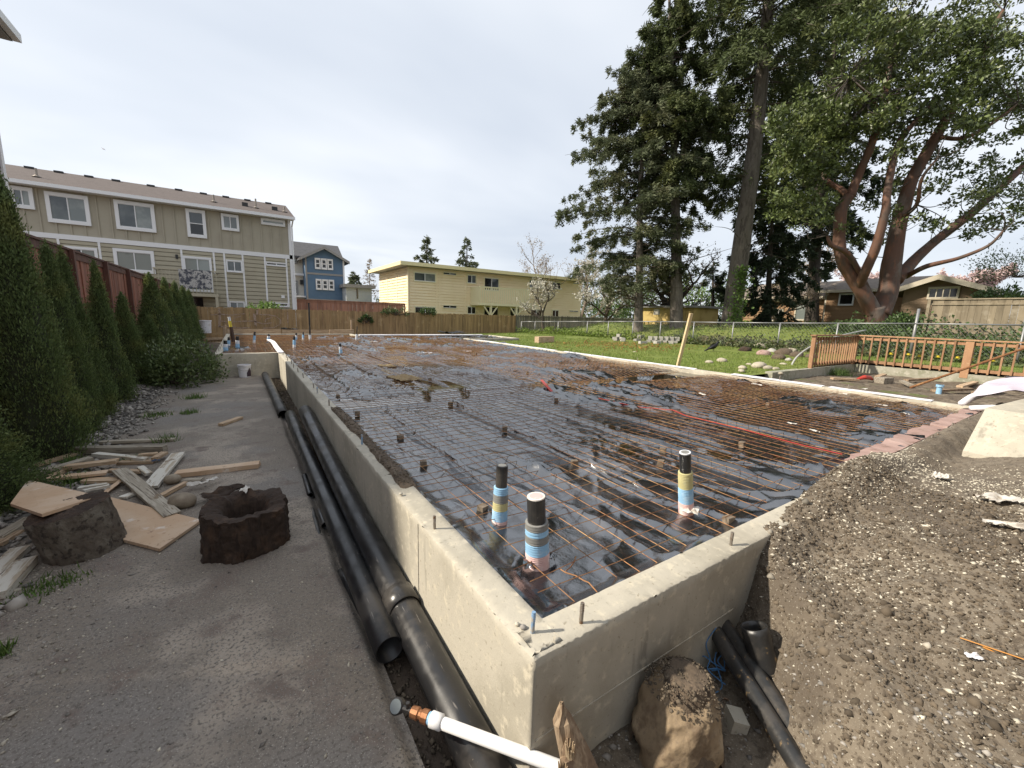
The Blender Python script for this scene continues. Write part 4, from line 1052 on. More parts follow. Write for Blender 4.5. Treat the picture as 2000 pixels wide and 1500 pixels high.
for i, (px, py, w_) in enumerate(((1690, 760, .12), (1650, 770, .1), (1765, 808, .09), (1590, 842, .07), (1370, 770, .10), (1480, 752, .12), (1545, 828, .06), (1720, 792, .08))):
    p = at_z(px, py, -.05)
    rag('pale_scrap', p.x, p.y, -.045, w_, .035, MT['cloth'], 'pale scrap lying on the right part of the mesh', 'scrap', 81 + i, .3 * i, .015, 8, 'pale scraps on the right mesh')
# ================================================================ right of the foundation
MT['cedar'] = mat('cedar_rail', (.34, .19, .10), .7, [((6, 6, 1), (.27, .14, .07), .45, .65), (18, (.40, .25, .145), .55, .7)], var=.15)
MT['conc_old'] = mat('old_concrete', (.34, .325, .26), .9, [(2, (.24, .24, .17), .45, .62), (12, (.42, .40, .33), .5, .68)], [(30, .3, .008)])
MT['block'] = mat('concrete_block', (.40, .38, .34), .92, [(3, (.30, .285, .25), .45, .65), (25, (.46, .44, .40), .5, .68)], [(60, .3, .006)], var=.18)
MT['galv'] = mat('galvanised_tube', (.27, .275, .28), .5, [(8, (.30, .29, .27), .5, .68)], metal=.55)
MT['plank_dirty'] = MT['board_grey']
curb = thing('retaining_curb', (13.8, 4.3, -.45), 'low old concrete curb with a corner carrying the wooden railing', 'curb')
obj('curb_wall', MB().box(10.9, 16.75, 4.22, 4.42, -.55, -.09, None, .01), MT['conc_old'], curb)
obj('curb_wall', MB().box(16.55, 16.77, -9, 4.21, -.55, -.085, None, .01), MT['conc_old'], curb)
rail = thing('wooden_railing', (16.6, 4.3, -.08), 'reddish cedar railing with square balusters on the low curb', 'railing')
def rpost(x, y, w=.10, z0=-.085, z1=.86): return obj('post', MB().box(x - w / 2, x + w / 2, y - w / 2, y + w / 2, z0, z1, None, .003), MT['cedar'], rail)
rpost(13.35, 4.31, .10, -.10, .86); rpost(16.62, 4.31, .11); rpost(16.62, 1.68, .17, -.20, .84); rpost(16.62, -1.0, .17); rpost(16.62, -3.6, .17)
obj('top_rail', MB().box(13.25, 16.72, 4.24, 4.38, .862, .90, None, .003), MT['cedar'], rail)
obj('top_rail', MB().box(16.54, 16.70, -6, 4.238, .862, .90, None, .003), MT['cedar'], rail)
for z_, nm in ((.78, 'upper_rail'), (.03, 'bottom_rail')):
    obj(nm, MB().box(13.41, 16.56, 4.295, 4.335, z_ - .045, z_ + .045, None, .002), MT['cedar'], rail)
    obj(nm, MB().box(16.60, 16.64, 1.77, 4.24, z_ - .045, z_ + .045, None, .002), MT['cedar'], rail)
    obj(nm, MB().box(16.60, 16.64, -.90, 1.59, z_ - .045, z_ + .045, None, .002), MT['cedar'], rail)
    obj(nm, MB().box(16.60, 16.64, -3.5, -1.1, z_ - .045, z_ + .045, None, .002), MT['cedar'], rail)
bal = MB().box(-.019, .019, -.019, .019, -.05, .84)
bme = bpy.data.meshes.new('baluster'); bme.from_pydata(bal.v, [], bal.f); bme.materials.append(MT['cedar'])
def baluster(x, y):
    o = bpy.data.objects.new('baluster', bme); COL.objects.link(o); o.parent = rail; o.location = Vector((x, y, 0)) - org(rail)
    o.rotation_euler = (random.uniform(-.01, .01), random.uniform(-.01, .01), random.uniform(-.1, .1))
for x_ in np.arange(13.55, 16.5, .19): baluster(x_, 4.268)
for y_ in np.arange(4.08, 1.85, -.21): baluster(16.573, y_)
for y_ in np.arange(1.45, -.85, -.21): baluster(16.573, y_)
for y_ in np.arange(-1.25, -3.4, -.21): baluster(16.573, y_)
# bent grey conduit
cw = [at_y(x_, y_, 4.9) for x_, y_ in ((1542, 740), (1544, 722), (1550, 706), (1562, 692), (1582, 678), (1608, 666), (1640, 656), (1690, 645))]
single('bent_conduit', MB().tube(curve_wire('', cw, 0, None, ''), .028, 10), mat('grey_conduit', (.38, .38, .36), .5), 'grey plastic conduit bent in an arc from the lawn to the railing', 'conduit', smooth=True, base=cw[0])
# chain link fence
chain = thing('chain_link_fence', (chain_x(12), 12, .0), 'low galvanised chain link fence along the far side of the lawn', 'fence')
ypost = [at_y(px, 640, 10) for px in ()]
posts = []
for px in (1045, 1090, 1147, 1188, 1236, 1290, 1355, 1432, 1523, 1636, 1787):
    d = ray(px, 640); # intersect with the fence line x = 17.3 + (25.6 - y) * .1416
    t = (17.3 + (25.6 - CAM_P[1]) * .1416 - CAM_P[0]) / (d[0] + .1416 * d[1]); q_ = CAM_P + d * t
    posts.append((float(q_[0]), float(q_[1])))
posts = [(17.35, 25.5)] + posts + [(chain_x(1.2), 1.2), (chain_x(-1.4), -1.4), (chain_x(-4), -4)]
def rail_z(y): return float(np.interp(y, [-5, 3, 9, 14, 19, 25.6], [1.42, 1.36, 1.20, 1.12, .98, .78]))
pr = []
for i, (x_, y_) in enumerate(posts):
    gz = float(land(np.array(x_), np.array(y_))); tall = 1.45 if i == 11 else 0
    zt = rail_z(y_) + (.55 if i == 11 else .02)
    obj('post', MB().tube([(x_, y_, gz - .1), (x_ + (.05 if i == 11 else 0), y_, zt)], .045 if i == 11 else .03, 8), MT['galv'], chain, smooth=True)
    pr.append(Vector((x_, y_, rail_z(y_))))
for i in range(len(pr) - 1):
    obj('top_rail', MB().tube([pr[i], pr[i + 1]], .026, 8), MT['galv'], chain, smooth=True)
# woven mesh: diagonal wires, one panel per bay
for i in range(len(pr) - 1):
    a, c = pr[i], pr[i + 1]; L_ = (c - a).length; b = MB(); n = int(L_ / .12)
    if i < 2: n = int(L_ / .2)
    gz0 = float(land(np.array(a.x), np.array(a.y))) + .02; gz1 = float(land(np.array(c.x), np.array(c.y))) + .02
    H = 1.05
    def pt(u, h):
        u = min(max(u, 0), 1); q_ = a.lerp(c, u); g = gz0 + (gz1 - gz0) * u
        return Vector((q_.x, q_.y, g + (q_.z - g) * h))
    k = H / L_
    for j in range(-int(H / L_ * n) - 1, n + 1):
        u0 = j / n
        for sg in (1, -1):
            s0, s1 = (u0, u0 + k) if sg > 0 else (u0 + k, u0)
            h0 = 0; h1 = 1
            ua, ub = s0, s1
            if max(ua, ub) <= 0 or min(ua, ub) >= 1: continue
            def clip(ua, ub):
                ha, hb = 0., 1.
                out = []
                for (u_, h_, uo, ho) in ((ua, ha, ub, hb), (ub, hb, ua, ha)):
                    if u_ < 0: t_ = (0 - u_) / (uo - u_); out.append((0, h_ + (ho - h_) * t_))
                    elif u_ > 1: t_ = (1 - u_) / (uo - u_); out.append((1, h_ + (ho - h_) * t_))
                    else: out.append((u_, h_))
                return out
            (ua, ha), (ub, hb) = clip(ua, ub)
            b.tube([pt(ua, ha), pt(ub, hb)], .0028, 3, cap=False)
    obj('wire_mesh', b, MT['galv'], chain)['kind'] = 'stuff'

# concrete block pile on the lawn
def cblock(p, rz, tilt, sz, label):
    M_ = Matrix.Translation(p) @ Matrix.Rotation(rz, 4, 'Z') @ Matrix.Rotation(tilt, 4, 'X')
    w_, h_, d_ = sz; b = MB()
    # block with two open cores
    b.box(-w_ / 2, w_ / 2, -d_ / 2, -d_ / 2 + .035, 0, h_, M_); b.box(-w_ / 2, w_ / 2, d_ / 2 - .035, d_ / 2, 0, h_, M_)
    for c_ in (-w_ / 2, -.018, w_ / 2 - .036): b.box(c_, c_ + .036, -d_ / 2 + .036, d_ / 2 - .036, .001, h_ - .001, M_)
    return single('concrete_block', b, MT['block'], label, 'block', 'concrete blocks piled on the lawn')
lb1 = 'grey concrete block in the low left heap of blocks on the lawn'; lb2 = 'grey concrete block in the tidy right stack of blocks on the lawn'
random.seed(5)
for i in range(15):
    p = at_z(1200 + 60 * random.random(), 664 + 5 * random.random(), -.06)
    cblock((p.x, p.y, -.06 + (.0 if i < 9 else .17)), random.uniform(-.6, .6) + .6, random.uniform(-.15, .15) + (1.57 if i % 3 == 0 else 0), (.40, .20, .20), lb1)
for i in range(6):
    for k in range(2):
        p = at_z(1266 + i * 10.5 + (3 if k else 0), 671 + i * .35, -.06)
        cblock((p.x, p.y, -.06 + .20 * k + random.uniform(-.004, .004)), .62 + random.uniform(-.08, .08), 0, (.40, .20, .21), lb2)
for i in range(3):
    p = at_z(1255 + 28 * i, 674, -.06); cblock((p.x, p.y, -.06), random.uniform(-.4, 1.2), 0, (.39, .20, .2), lb1 if i == 0 else lb2)
p = at_z(1048, 670, -.12); p2 = at_z(1078, 669, -.12)
single('timber_block', MB().bar(p + Vector((0, 0, .16)), p2 + Vector((0, 0, .16)), .30, .32), MT['board_tan'], 'tan timber block lying on the grass near the far corner', 'timber')
# slanting new timber stake
a = at_x(1323, 714, 9.12); c = at_x(1350, 612, 9.12); a.z -= .1
a += (a - c) * .05
single('wooden_stake', MB().bar(a, c, .115, .045, up=(0, 1, 0)), MT['stake'], 'pale new timber stake leaning beside the right foundation wall', 'stake', base=a)
# crow
def crow(px, py):
    g = at_z(px, py, -.05); s = 1.0
    root = thing('crow', (g.x, g.y, -.06), 'black crow standing on the grass facing right', 'bird')
    ex = Vector((CAM_R[0, 0], CAM_R[1, 0], 0)).normalized(); ez = Vector((0, 0, 1))
    P_ = lambda u, z: Vector((g.x, g.y, -.06)) + ex * u + ez * z
    MTc = mat('black_feathers', (.008, .008, .010), .45, spec=.4)
    b = MB().tube([P_(-.24, .13), P_(-.16, .165), P_(-.08, .20), P_(.0, .245), (P_(.08, .31)), P_(.115, .36), P_(.135, .405), P_(.155, .435), P_(.175, .44)], [.012, .045, .075, .092, .078, .052, .045, .045, .018], 14)
    obj('body', b, MTc, root, smooth=True)
    obj('beak', MB().tube([P_(.165, .435), P_(.20, .43), P_(.235, .42)], [.02, .014, .003], 8), MTc, root)
    ey = Vector((-ex.y, ex.x, 0))
    for sg in (-1, 1):
        obj('wing', MB().tube([P_(.06, .30) + ey * .06 * sg, P_(-.05, .25) + ey * .085 * sg, P_(-.16, .19) + ey * .06 * sg, P_(-.27, .13) + ey * .02 * sg], [.03, .05, .035, .006], 8), MTc, root, smooth=True)
        obj('leg', MB().tube([P_(.01, .19) + ey * .035 * sg, P_(.0, .10) + ey * .035 * sg, P_(.015, .0) + ey * .035 * sg, P_(.05, -.0) + ey * .035 * sg], [.014, .007, .006, .004], 6), MTc, root)
    obj('tail', MB().tube([P_(-.18, .16), P_(-.29, .10), P_(-.37, .06)], [.03, .035, .02], 8), MTc, root, smooth=True)
crow(1393, 688)
# stones on the lawn and rubble
MT['stone_pale'] = mat('pale_stone', (.40, .36, .28), .85, [(8, (.30, .26, .2), .45, .65)], [(30, .3, .01)], var=.15)
for i, (px, py, r, lab) in enumerate(((1482, 717, .26, 'large pale round stone on the lawn near the curb'), (1410, 706, .20, 'pale stone left of the large round one'), (1385, 708, .13, 'small flat stone left of the pair on the lawn'), (1500, 720, .16, 'pale stone right of the large round one'), (1450, 719, .14, 'small pale stone left of the large round one'), (1463, 712, .10, 'little stone behind the large round one'), (1515, 721, .12, 'flat pale stone near the bent conduit'), (1448, 725, .11, 'small stone nearest the right wall'), (1530, 713, .13, 'flat stone below the bent conduit'), (1240, 688, .09, 'small pale stone on the orange needles'), (1525, 729, .08, 'tiny pale stone by the curb end'))):
    p = at_z(px, py, -.10); lump('lawn_stone', (p.x, p.y, -.12 + r * .22), (r, r * .75, r * .5), MT['stone_pale'], lab, 'stone', 90 + i, .12, 2, 'stones on the lawn', rot=i)
for i, (px, py, r, lab, mt_) in enumerate(((1455, 683, .30, 'dark cut stump at the left of the rubble', 'rotten'), (1483, 678, .36, 'grey stump slab behind the broken bricks', 'board_grey'), (1491, 690, .27, 'reddish broken lump of brick in the rubble', 'pink'), (1507, 685, .24, 'grey angular lump beside the brick', 'block'), (1530, 690, .35, 'brown lump of earth in the rubble', 'soil'), (1555, 694, .30, 'second brown lump of earth in the rubble', 'soil'), (1520, 697, .22, 'small brown clod in front of the rubble', 'soil'), (1575, 681, .34, 'grey stump slab at the right of the rubble', 'board_grey'), (1545, 684, .26, 'pale stone at the back of the rubble', 'stone_pale'), (1585, 696, .22, 'brown lump beside the railing post', 'soil'), (1540, 700, .13, 'small grey stone in front of the rubble', 'block'))):
    p = at_z(px, py + 4, -.03); lump('rubble', (p.x, p.y, -.05 + r * .3), (r, r * .8, r * .55), MT[mt_], lab, 'rubble', 120 + i, .28, 2, 'rubble beside the railing', rot=i * 1.3)
# planter bed clutter
p = at_z(1690, 742, -.28); rb = thing('red_bag', (p.x, p.y, -.36), 'crumpled red bag on a block in the sunken bed', 'bag')
obj('bag', MB().tube([(p.x - .28, p.y + .1, -.26), (p.x - .1, p.y, -.2), (p.x + .12, p.y - .05, -.22), (p.x + .22, p.y - .1, -.27)], [.03, .06, .055, .03], 9), MT['red'], rb)
single('wood_block', MB().bar((p.x + .15, p.y - .25, -.27), (p.x + .55, p.y - .35, -.27), .25, .16), MT['board_grey'], 'grey wood block beside the red bag', 'block')
p = at_z(1833, 768, -.30); bp = thing('blue_stub', (p.x, p.y, -.36), 'small light blue pipe stub with a cap in the sunken bed', 'pipe')
t_ = at_y(1834, 752, p.y)
obj('stub', MB().tube([(p.x, p.y, -.36), (p.x, p.y, t_.z)], .05, 12), MT['foam_blue'], bp); obj('cap', MB().tube([(p.x, p.y, t_.z - .05), (p.x, p.y, t_.z)], .07, 12), MT['foam_blue'], bp)
a = at_y(1778, 757, 1.9); c = at_y(1990, 684, .55)
single('rusty_rod', MB().tube([a, c + (c - a) * .2], .028, 8), MT['rust'], 'long rusty rod slanting up across the railing', 'rod', base=a)
for i, (px, py, L_, an, mt_, lab) in enumerate(((1720, 735, .9, .3, 'board_tan', 'tan board lying in the sunken bed behind the red bag'), (1800, 742, 1.4, -.1, 'drift', 'brown branch lying in the middle of the sunken bed'), (1890, 752, 1.6, .2, 'board_tan', 'long tan board at the right of the sunken bed'), (1860, 763, 1.3, -.2, 'drift', 'brown pole near the blue stub'), (1930, 765, 1.5, .05, 'drift', 'brown pole at the right edge of the sunken bed'), (1650, 742, .7, .8, 'board_tan', 'short tan board at the left end of the sunken bed'), (1770, 750, .8, .5, 'board_grey', 'grey board beside the blue stub'))):
    p = at_z(px, py, -.28); d_ = Vector((math.cos(an + .9), math.sin(an + .9) - .9, 0)).normalized() * L_ / 2
    single('bed_board', MB().bar(Vector((p.x, p.y, -.27)) - d_, Vector((p.x, p.y, -.25)) + d_, .12, .05), MT[mt_], lab, 'board', 'boards in the sunken bed')
tb = at_z(1985, 760, -.25)
tub = thing('black_tub', (tb.x + .4, tb.y - .2, -.35), 'black rubber tub in the sunken bed at the right edge', 'tub')
obj('shell', MB().lathe([(.0, 0), (.40, 0), (.46, .30), (.49, .33), (.47, .34), (.43, .30), (.36, .04), (0, .04)], 24, (tb.x + .4, tb.y - .2, -.32)), MT['abs'], tub, smooth=True)
rag('plastic_bag', *at_z(1930, 727, -.1), .25, .12, MT['foam_white'], 'crumpled pale plastic bag behind the railing', 'bag', 133, .2, .08)
# far form boards and a scrap heap on the left
obf = lambda x0, x1, y, z0, z1, lab: single('form_board', MB().box(x0, x1, y, y + .04, z0, z1, None, .005), MT['board_tan'], lab, 'board', 'form boards at the far wall')
obf(-1.4, .8, 22.60, -.2, .22, 'left form board along the far end of the slab'); obf(.86, 3.0, 22.60, -.2, .20, 'middle form board along the far end of the slab'); obf(3.05, 4.3, 22.60, -.2, .22, 'right form board along the far end of the slab')
for i, (px, y0_, y1_) in enumerate(((437, 636, 652), (440.5, 634, 653), (547, 645, 655), (644, 648, 656), (686, 625, 652))):
    a = at_y(px, y1_, 22.7); c = at_y(px, y0_, 22.7); single('form_stake', MB().bar((a.x, 22.7, -.3), (c.x, 22.7, c.z), .07, .05, up=(0, 1, 0)), MT['board_tan'], ('leftmost', 'second leftmost', 'middle', 'second from right', 'rightmost pale')[i] + ' wooden stake holding the far form boards', 'stake', 'stakes at the far form boards')
for i, (px, py, L_) in enumerate(((413, 662, 2.2), (405, 668, 2.4), (415, 657, 1.8))):
    p = at_z(px, py, -.45); single('scrap_plank', MB().bar((p.x - L_ / 2, p.y - .4, -.42 + .07 * i), (p.x + L_ / 2, p.y + .2, -.38 + .07 * i), .22, .05), MT['board_tan'], ('middle', 'lowest and longest', 'topmost')[i] + ' tan plank in the pile left of the far slab', 'board', 'planks left of the far slab')
rag('black_sack', *at_z(424, 652, -.2), .35, .25, MT['abs'], 'black plastic sack beside the far plank pile', 'sack', 141, .2, .15)
rag('black_sack', *at_y(567, 645, 24.5), .45, .3, MT['abs'], 'black crumpled plastic at the foot of the tan fence', 'sack', 142, .2, .18)
rag('black_sheet', *at_y(880, 651, 24.3), 1.0, .4, MT['abs'], 'fold of black sheet at the foot of the tan fence on the right', 'sheet', 143, .0, .16)
p = at_y(402, 640, 23.5)
tubw = thing('white_tub', (p.x, 23.5, -.3), 'white plastic tub half hidden by the far shrub', 'bucket'); obj('shell', MB().lathe([(0, 0), (.2, 0), (.23, .55), (.25, .56), (.25, .6), (.2, .6), (0, .05)], 20, (p.x, 23.5, -.02)), MT['foam_white'], tubw)
# ================================================================ fences
MT['fence_red'] = mat('red_stained_fence', (.21, .080, .050), .75, [((9, 9, .8), (.28, .115, .07), .45, .65)], [((40, 40, 4), .2, .004)], var=.18)
MT['fence_dark'] = mat('dark_fence_rail', (.085, .033, .022), .7, [((9, 9, 2), (.12, .05, .03), .45, .65)])
MT['fence_tan'] = mat('tan_fence', (.34, .225, .11), .8, [((7, 7, .7), (.24, .155, .075), .45, .65), (2.2, (.40, .28, .15), .55, .7)], var=.20)
MT['fence_grey'] = mat('grey_fence', (.15, .14, .115), .9, [((7, 7, .7), (.21, .195, .16), .45, .65)], var=.30)
MT['fence_weathered'] = mat('weathered_fence', (.225, .185, .125), .85, [((5, 5, .6), (.16, .13, .085), .45, .65), (3, (.28, .24, .175), .52, .7)], var=.18)
MT['fence_red2'] = mat('far_red_fence', (.40, .20, .13), .8, [((7, 7, .7), (.30, .14, .09), .45, .65)], var=.2)
def unit_mesh(name, mb, mt):
    me = bpy.data.meshes.new(name); me.from_pydata(mb.v, [], mb.f); me.update(); me.materials.append(mt); return me
def place(name, me, parent, loc, rot=(0, 0, 0), sc=(1, 1, 1)):
    o = bpy.data.objects.new(name, me); COL.objects.link(o); o.parent = parent; o.location = Vector(loc) - org(parent); o.rotation_euler = rot; o.scale = sc
    return o
def fence(name, label, axis, const, a0, a1, z0, z1, bw, mt, railmt=None, post_every=2.4, gap=.006, cap=None, jit=.02, front=-1, dog=False, ztop=None, group=None):
    """boards one by one; axis 'x': runs along x at y = const, 'y': runs along y at x = const; front = side of the rails"""
    mid = (a0 + a1) / 2
    root = thing(name, (mid, const, z0) if axis == 'x' else (const, mid, z0), label, 'fence', group)
    w_ = bw - gap
    if axis == 'x': mb = MB().box(-w_ / 2, w_ / 2, -.011, .011, 0, 1)
    else: mb = MB().box(-.011, .011, -w_ / 2, w_ / 2, 0, 1)
    if dog:
        c = w_ * .25
        mb = MB(); P_ = [(-w_ / 2, 0), (w_ / 2, 0), (w_ / 2, .965), (w_ / 2 - c, 1), (-w_ / 2 + c, 1), (-w_ / 2, .965)]
        vs = [(p[0], s * .011, p[1]) for s in (-1, 1) for p in P_]; mb.add(vs, [(0, 1, 2, 3, 4, 5), (11, 10, 9, 8, 7, 6)] + [(i, i + 6, (i + 1) % 6 + 6, (i + 1) % 6) for i in range(6)])
    me = unit_mesh('board', mb, MT[mt])
    n = int(abs(a1 - a0) / bw)
    for i in range(n):
        u = min(a0, a1) + (i + .5) * bw; zt = (ztop(u) if ztop else z1) + random.uniform(-jit, jit)
        loc = (u, const + random.uniform(-.004, .004), z0) if axis == 'x' else (const + random.uniform(-.004, .004), u, z0)
        place('board', me, root, loc, (random.uniform(-.004, .004), random.uniform(-.006, .006), random.uniform(-.02, .02)), (1, 1, zt - z0))
    rm = MT[railmt or mt]
    k = max(2, int(abs(a1 - a0) / post_every) + 1)
    for i in range(k):
        u = min(a0, a1) + abs(a1 - a0) * i / (k - 1); zt = (ztop(u) if ztop else z1)
        if axis == 'x': obj('post', MB().box(u - .05, u + .05, const - .012 + front * .115, const + .012 + front * .005, z0, zt + .02) if front < 0 else MB().box(u - .05, u + .05, const + .015, const + .12, z0, zt + .02), rm, root)
        else: obj('post', MB().box(const + (.015 if front > 0 else -.12), const + (.12 if front > 0 else -.015), u - .05, u + .05, z0, zt + .03), rm, root)
    for hz in (.18, .92) if cap is None else (.18, .90):
        zz = z0 + (z1 - z0) * hz
        if axis == 'x': obj('rail', MB().box(min(a0, a1), max(a0, a1), const + .013, const + .05, zz - .04, zz + .04), rm, root)
        else: obj('rail', MB().box(const - .05, const - .013, min(a0, a1), max(a0, a1), zz - .04, zz + .04), rm, root)
    if cap:
        if axis == 'x': obj('cap_rail', MB().box(min(a0, a1), max(a0, a1), const - .06, const + .06, z1 + .01, z1 + .01 + cap).box(min(a0, a1), max(a0, a1), const - .035, const - .014, z1 - .12, z1 + .008), rm, root)
        else: obj('cap_rail', MB().box(const - .06, const + .07, min(a0, a1), max(a0, a1), z1 + .012, z1 + .012 + cap).box(const + .013, const + .04, min(a0, a1), max(a0, a1), z1 - .13, z1 + .010), rm, root)
    return root
fence('red_fence', 'red-brown stained board fence behind the hedge on the left', 'y', -3.62, -4.0, 25.8, -.15, 2.22, .145, 'fence_red', 'fence_dark', 2.44, cap=.04, front=1)
tan = fence('tan_fence', 'tan cedar board fence with faint chalk marks behind the slab', 'x', 26.0, -3.55, 17.1, -.62, 1.22, .142, 'fence_tan', None, 2.4, jit=.03, front=1)
MT['chalk'] = mat('faint_chalk', (.40, .30, .24), .9, [(20, (.26, .17, .09), .45, .65)])
def chalk(pts, w=.05):
    b = MB(); P_ = [at_y(*q6b(*t), 25.975) for t in pts]
    for i in range(len(P_) - 1): b.bar(P_[i], P_[i + 1], w, .006, up=(0, 1, 0)) if False else b.quad(P_[i] + Vector((0, 0, -w / 2)), P_[i + 1] + Vector((0, 0, -w / 2)), P_[i + 1] + Vector((0, 0, w / 2)), P_[i] + Vector((0, 0, w / 2))) if abs(P_[i + 1].x - P_[i].x) > abs(P_[i + 1].z - P_[i].z) else b.quad(P_[i] + Vector((-w / 2, 0, 0)), P_[i] + Vector((w / 2, 0, 0)), P_[i + 1] + Vector((w / 2, 0, 0)), P_[i + 1] + Vector((-w / 2, 0, 0)))
    obj('chalk_mark', b, MT['chalk'], tan)
chalk([(228, 200), (236, 290), (230, 375)], .10); chalk([(585, 215), (580, 260)], .10); chalk([(556, 250), (570, 360)], .12); chalk([(866, 235), (866, 335)], .07)
chalk([(150, 262), (240, 255), (330, 265), (470, 250)]); chalk([(600, 260), (690, 262), (760, 275), (800, 310), (800, 345), (740, 380), (640, 385)]); chalk([(240, 318), (330, 330), (420, 322), (540, 318), (640, 345), (720, 335)])
chalk([(225, 372), (330, 368), (420, 385), (520, 380)]); chalk([(655, 330), (665, 300), (720, 285)], .05); chalk([(360, 325), (380, 285), (430, 275)], .04)
fence('grey_fence', 'dark weathered dog-eared picket fence at the back of the lawn', 'x', 26.05, 17.2, 30.5, -.3, 1.30, .155, 'fence_grey', None, 2.4, gap=.03, jit=.015, front=1, dog=True)
fence('far_red_fence', 'reddish board fence with cap rail below the blue house', 'x', 34.0, 1.9, 11.0, .1, 1.93, .16, 'fence_red2', None, 2.6, cap=.06, jit=.01, front=1)
fence('weathered_fence', 'weathered tan board fence on the bank at the right edge', 'y', 24.0, -6.0, 4.25, .75, 2.36, .185, 'fence_weathered', None, 2.6, cap=.05, jit=.0, front=-1)

# ================================================================ houses
class Fac:
    """a facade: u along it, n outward, z up"""
    def __init__(s, axis, c): s.axis = axis; s.c = c
    def P(s, u, n, z): return (u, s.c - n, z) if s.axis == 'Y' else (s.c - n, u, z)
    def box(s, mb, u0, u1, n0, n1, z0, z1):
        pts = [s.P(u, n, z) for z in (z0, z1) for n in (n0, n1) for u in (u0, u1)]
        f = [(0, 1, 3, 2), (4, 6, 7, 5), (0, 4, 5, 1), (2, 3, 7, 6), (0, 2, 6, 4), (1, 5, 7, 3)]
        if s.axis == 'Y': f = f
        else: f = [q[::-1] for q in f]
        return mb.add(pts, f)
    def uz(s, px, py):
        p = at_y(px, py, s.c) if s.axis == 'Y' else at_x(px, py, s.c)
        return (p.x, p.z) if s.axis == 'Y' else (p.y, p.z)
MT['trim_white'] = mat('white_trim', (.74, .74, .75), .55)
MT['pane'] = mat('window_glass', (.045, .055, .060), .06, [(.35, (.11, .125, .125), .45, .6)], spec=.8)
MT['pane_blind'] = mat('window_glass_blinds', (.24, .26, .245), .08, [(.7, (.15, .17, .165), .45, .6)], spec=.8)
MT['pane_dark'] = mat('dark_window_glass', (.012, .013, .015), .08, spec=.6)
MT['black_metal'] = mat('black_metal', (.02, .02, .02), .5)
def window(root, F_, u0, u1, z0, z1, cols=2, rows=1, trim=.10, trim_mt='trim_white', pane='pane', frame_mt='trim_white', fr=.045, mix=None, name='window'):
    u0, u1 = min(u0, u1), max(u0, u1); z0, z1 = min(z0, z1), max(z0, z1)
    b = MB()
    F_.box(b, u0, u1, .0, .145, z1 - trim, z1); F_.box(b, u0, u1, .0, .145, z0, z0 + trim)
    F_.box(b, u0, u0 + trim, .0, .142, z0 + trim, z1 - trim); F_.box(b, u1 - trim, u1, .0, .142, z0 + trim, z1 - trim)
    wdo = obj(name, b, MT[trim_mt], root)
    iu0, iu1, iz0, iz1 = u0 + trim, u1 - trim, z0 + trim, z1 - trim
    cw = (iu1 - iu0) / cols; rh = (iz1 - iz0) / rows
    b = MB()
    for i in range(1, cols): F_.box(b, iu0 + i * cw - fr / 2, iu0 + i * cw + fr / 2, .092, .125, iz0, iz1)
    for j in range(1, rows): F_.box(b, iu0, iu1, .092, .123, iz0 + j * rh - fr / 2, iz0 + j * rh + fr / 2)
    F_.box(b, iu0, iu1, .092, .12, iz0, iz0 + fr * .7); F_.box(b, iu0, iu1, .092, .12, iz1 - fr * .7, iz1)
    obj('frame', b, MT[frame_mt], wdo)
    for i in range(cols):
        for j in range(rows):
            pm = pane if mix is None else mix[(i + j * cols) % len(mix)]
            b = MB(); F_.box(b, iu0 + i * cw + .004, iu0 + (i + 1) * cw - .004, .002, .092, iz0 + j * rh + .004, iz0 + (j + 1) * rh - .004); obj('pane', b, MT[pm], wdo)
    return wdo
def lap(F_, u0, u1, z0, z1, h, d=.022, gap=.036):
    d = .075; b = MB(); z = z0
    while z < z1 - .05:
        zt = min(z + h, z1) - gap
        vs = [F_.P(u0, d, z), F_.P(u1, d, z), F_.P(u1, d - .012, zt), F_.P(u0, d - .012, zt), F_.P(u0, 0.002, z), F_.P(u1, 0.002, z), F_.P(u0, 0.002, zt), F_.P(u1, 0.002, zt)]
        f = [(0, 1, 2, 3), (4, 5, 1, 0), (3, 2, 7, 6)]
        b.add(vs, f if F_.axis == 'Y' else [q[::-1] for q in f]); z = zt + gap
    return b
def bodybox(root, x0, x1, y0, y1, z0, z1, mt, nm='wall'): return obj(nm, MB().box(x0, x1, y0, y1, z0, z1), MT[mt], root)

# ---- olive grey house on the left
MT['olive'] = mat('olive_siding', (.40, .365, .275), .75, [(1.2, (.37, .335, .25), .45, .65)])
MT['olive_up'] = mat('olive_panel', (.375, .34, .265), .75, [(.9, (.35, .315, .245), .45, .65)])
MT['shingle'] = mat('brown_shingles', (.11, .088, .08), .95, [((3, 3, 14), (.085, .068, .062), .45, .65), (16, (.14, .112, .102), .5, .7)], [(30, .4, .01)])
GY_ = 32.0; g = Fac('Y', GY_); z1 = lambda x, y: (x / 3.3333, 300 + y / 3.3333)
gu = lambda x, y: g.uz(*z1(x, y))
uR, zE = gu(1885, 432); uL = -17.0
zB = gu(1890, 675)[1]; zb0 = .0
gh = thing('olive_house', (-6, GY_ + 4, 0), 'two-storey olive grey house with white trimmed windows and brown shingle roof', 'house')
bodybox(gh, uL, uR, GY_, GY_ + 9, -.6, zE + .1, 'olive_up')
obj('lower_siding', lap(g, uL, uR - .14, .0, zB - .12, .26, .05, .045), MT['olive'], gh)['kind'] = 'stuff'
b = MB(); g.box(b, uL, uR + .04, .0, .10, zB - .13, zB + .13); obj('band_board', b, MT['trim_white'], gh)
for u in np.arange(uL + .3, uR - .2, .56):
    b = MB(); g.box(b, u - .035, u + .035, 0, .05, zB + .132, zE - .03); obj('batten', b, MT['olive_up'], gh)
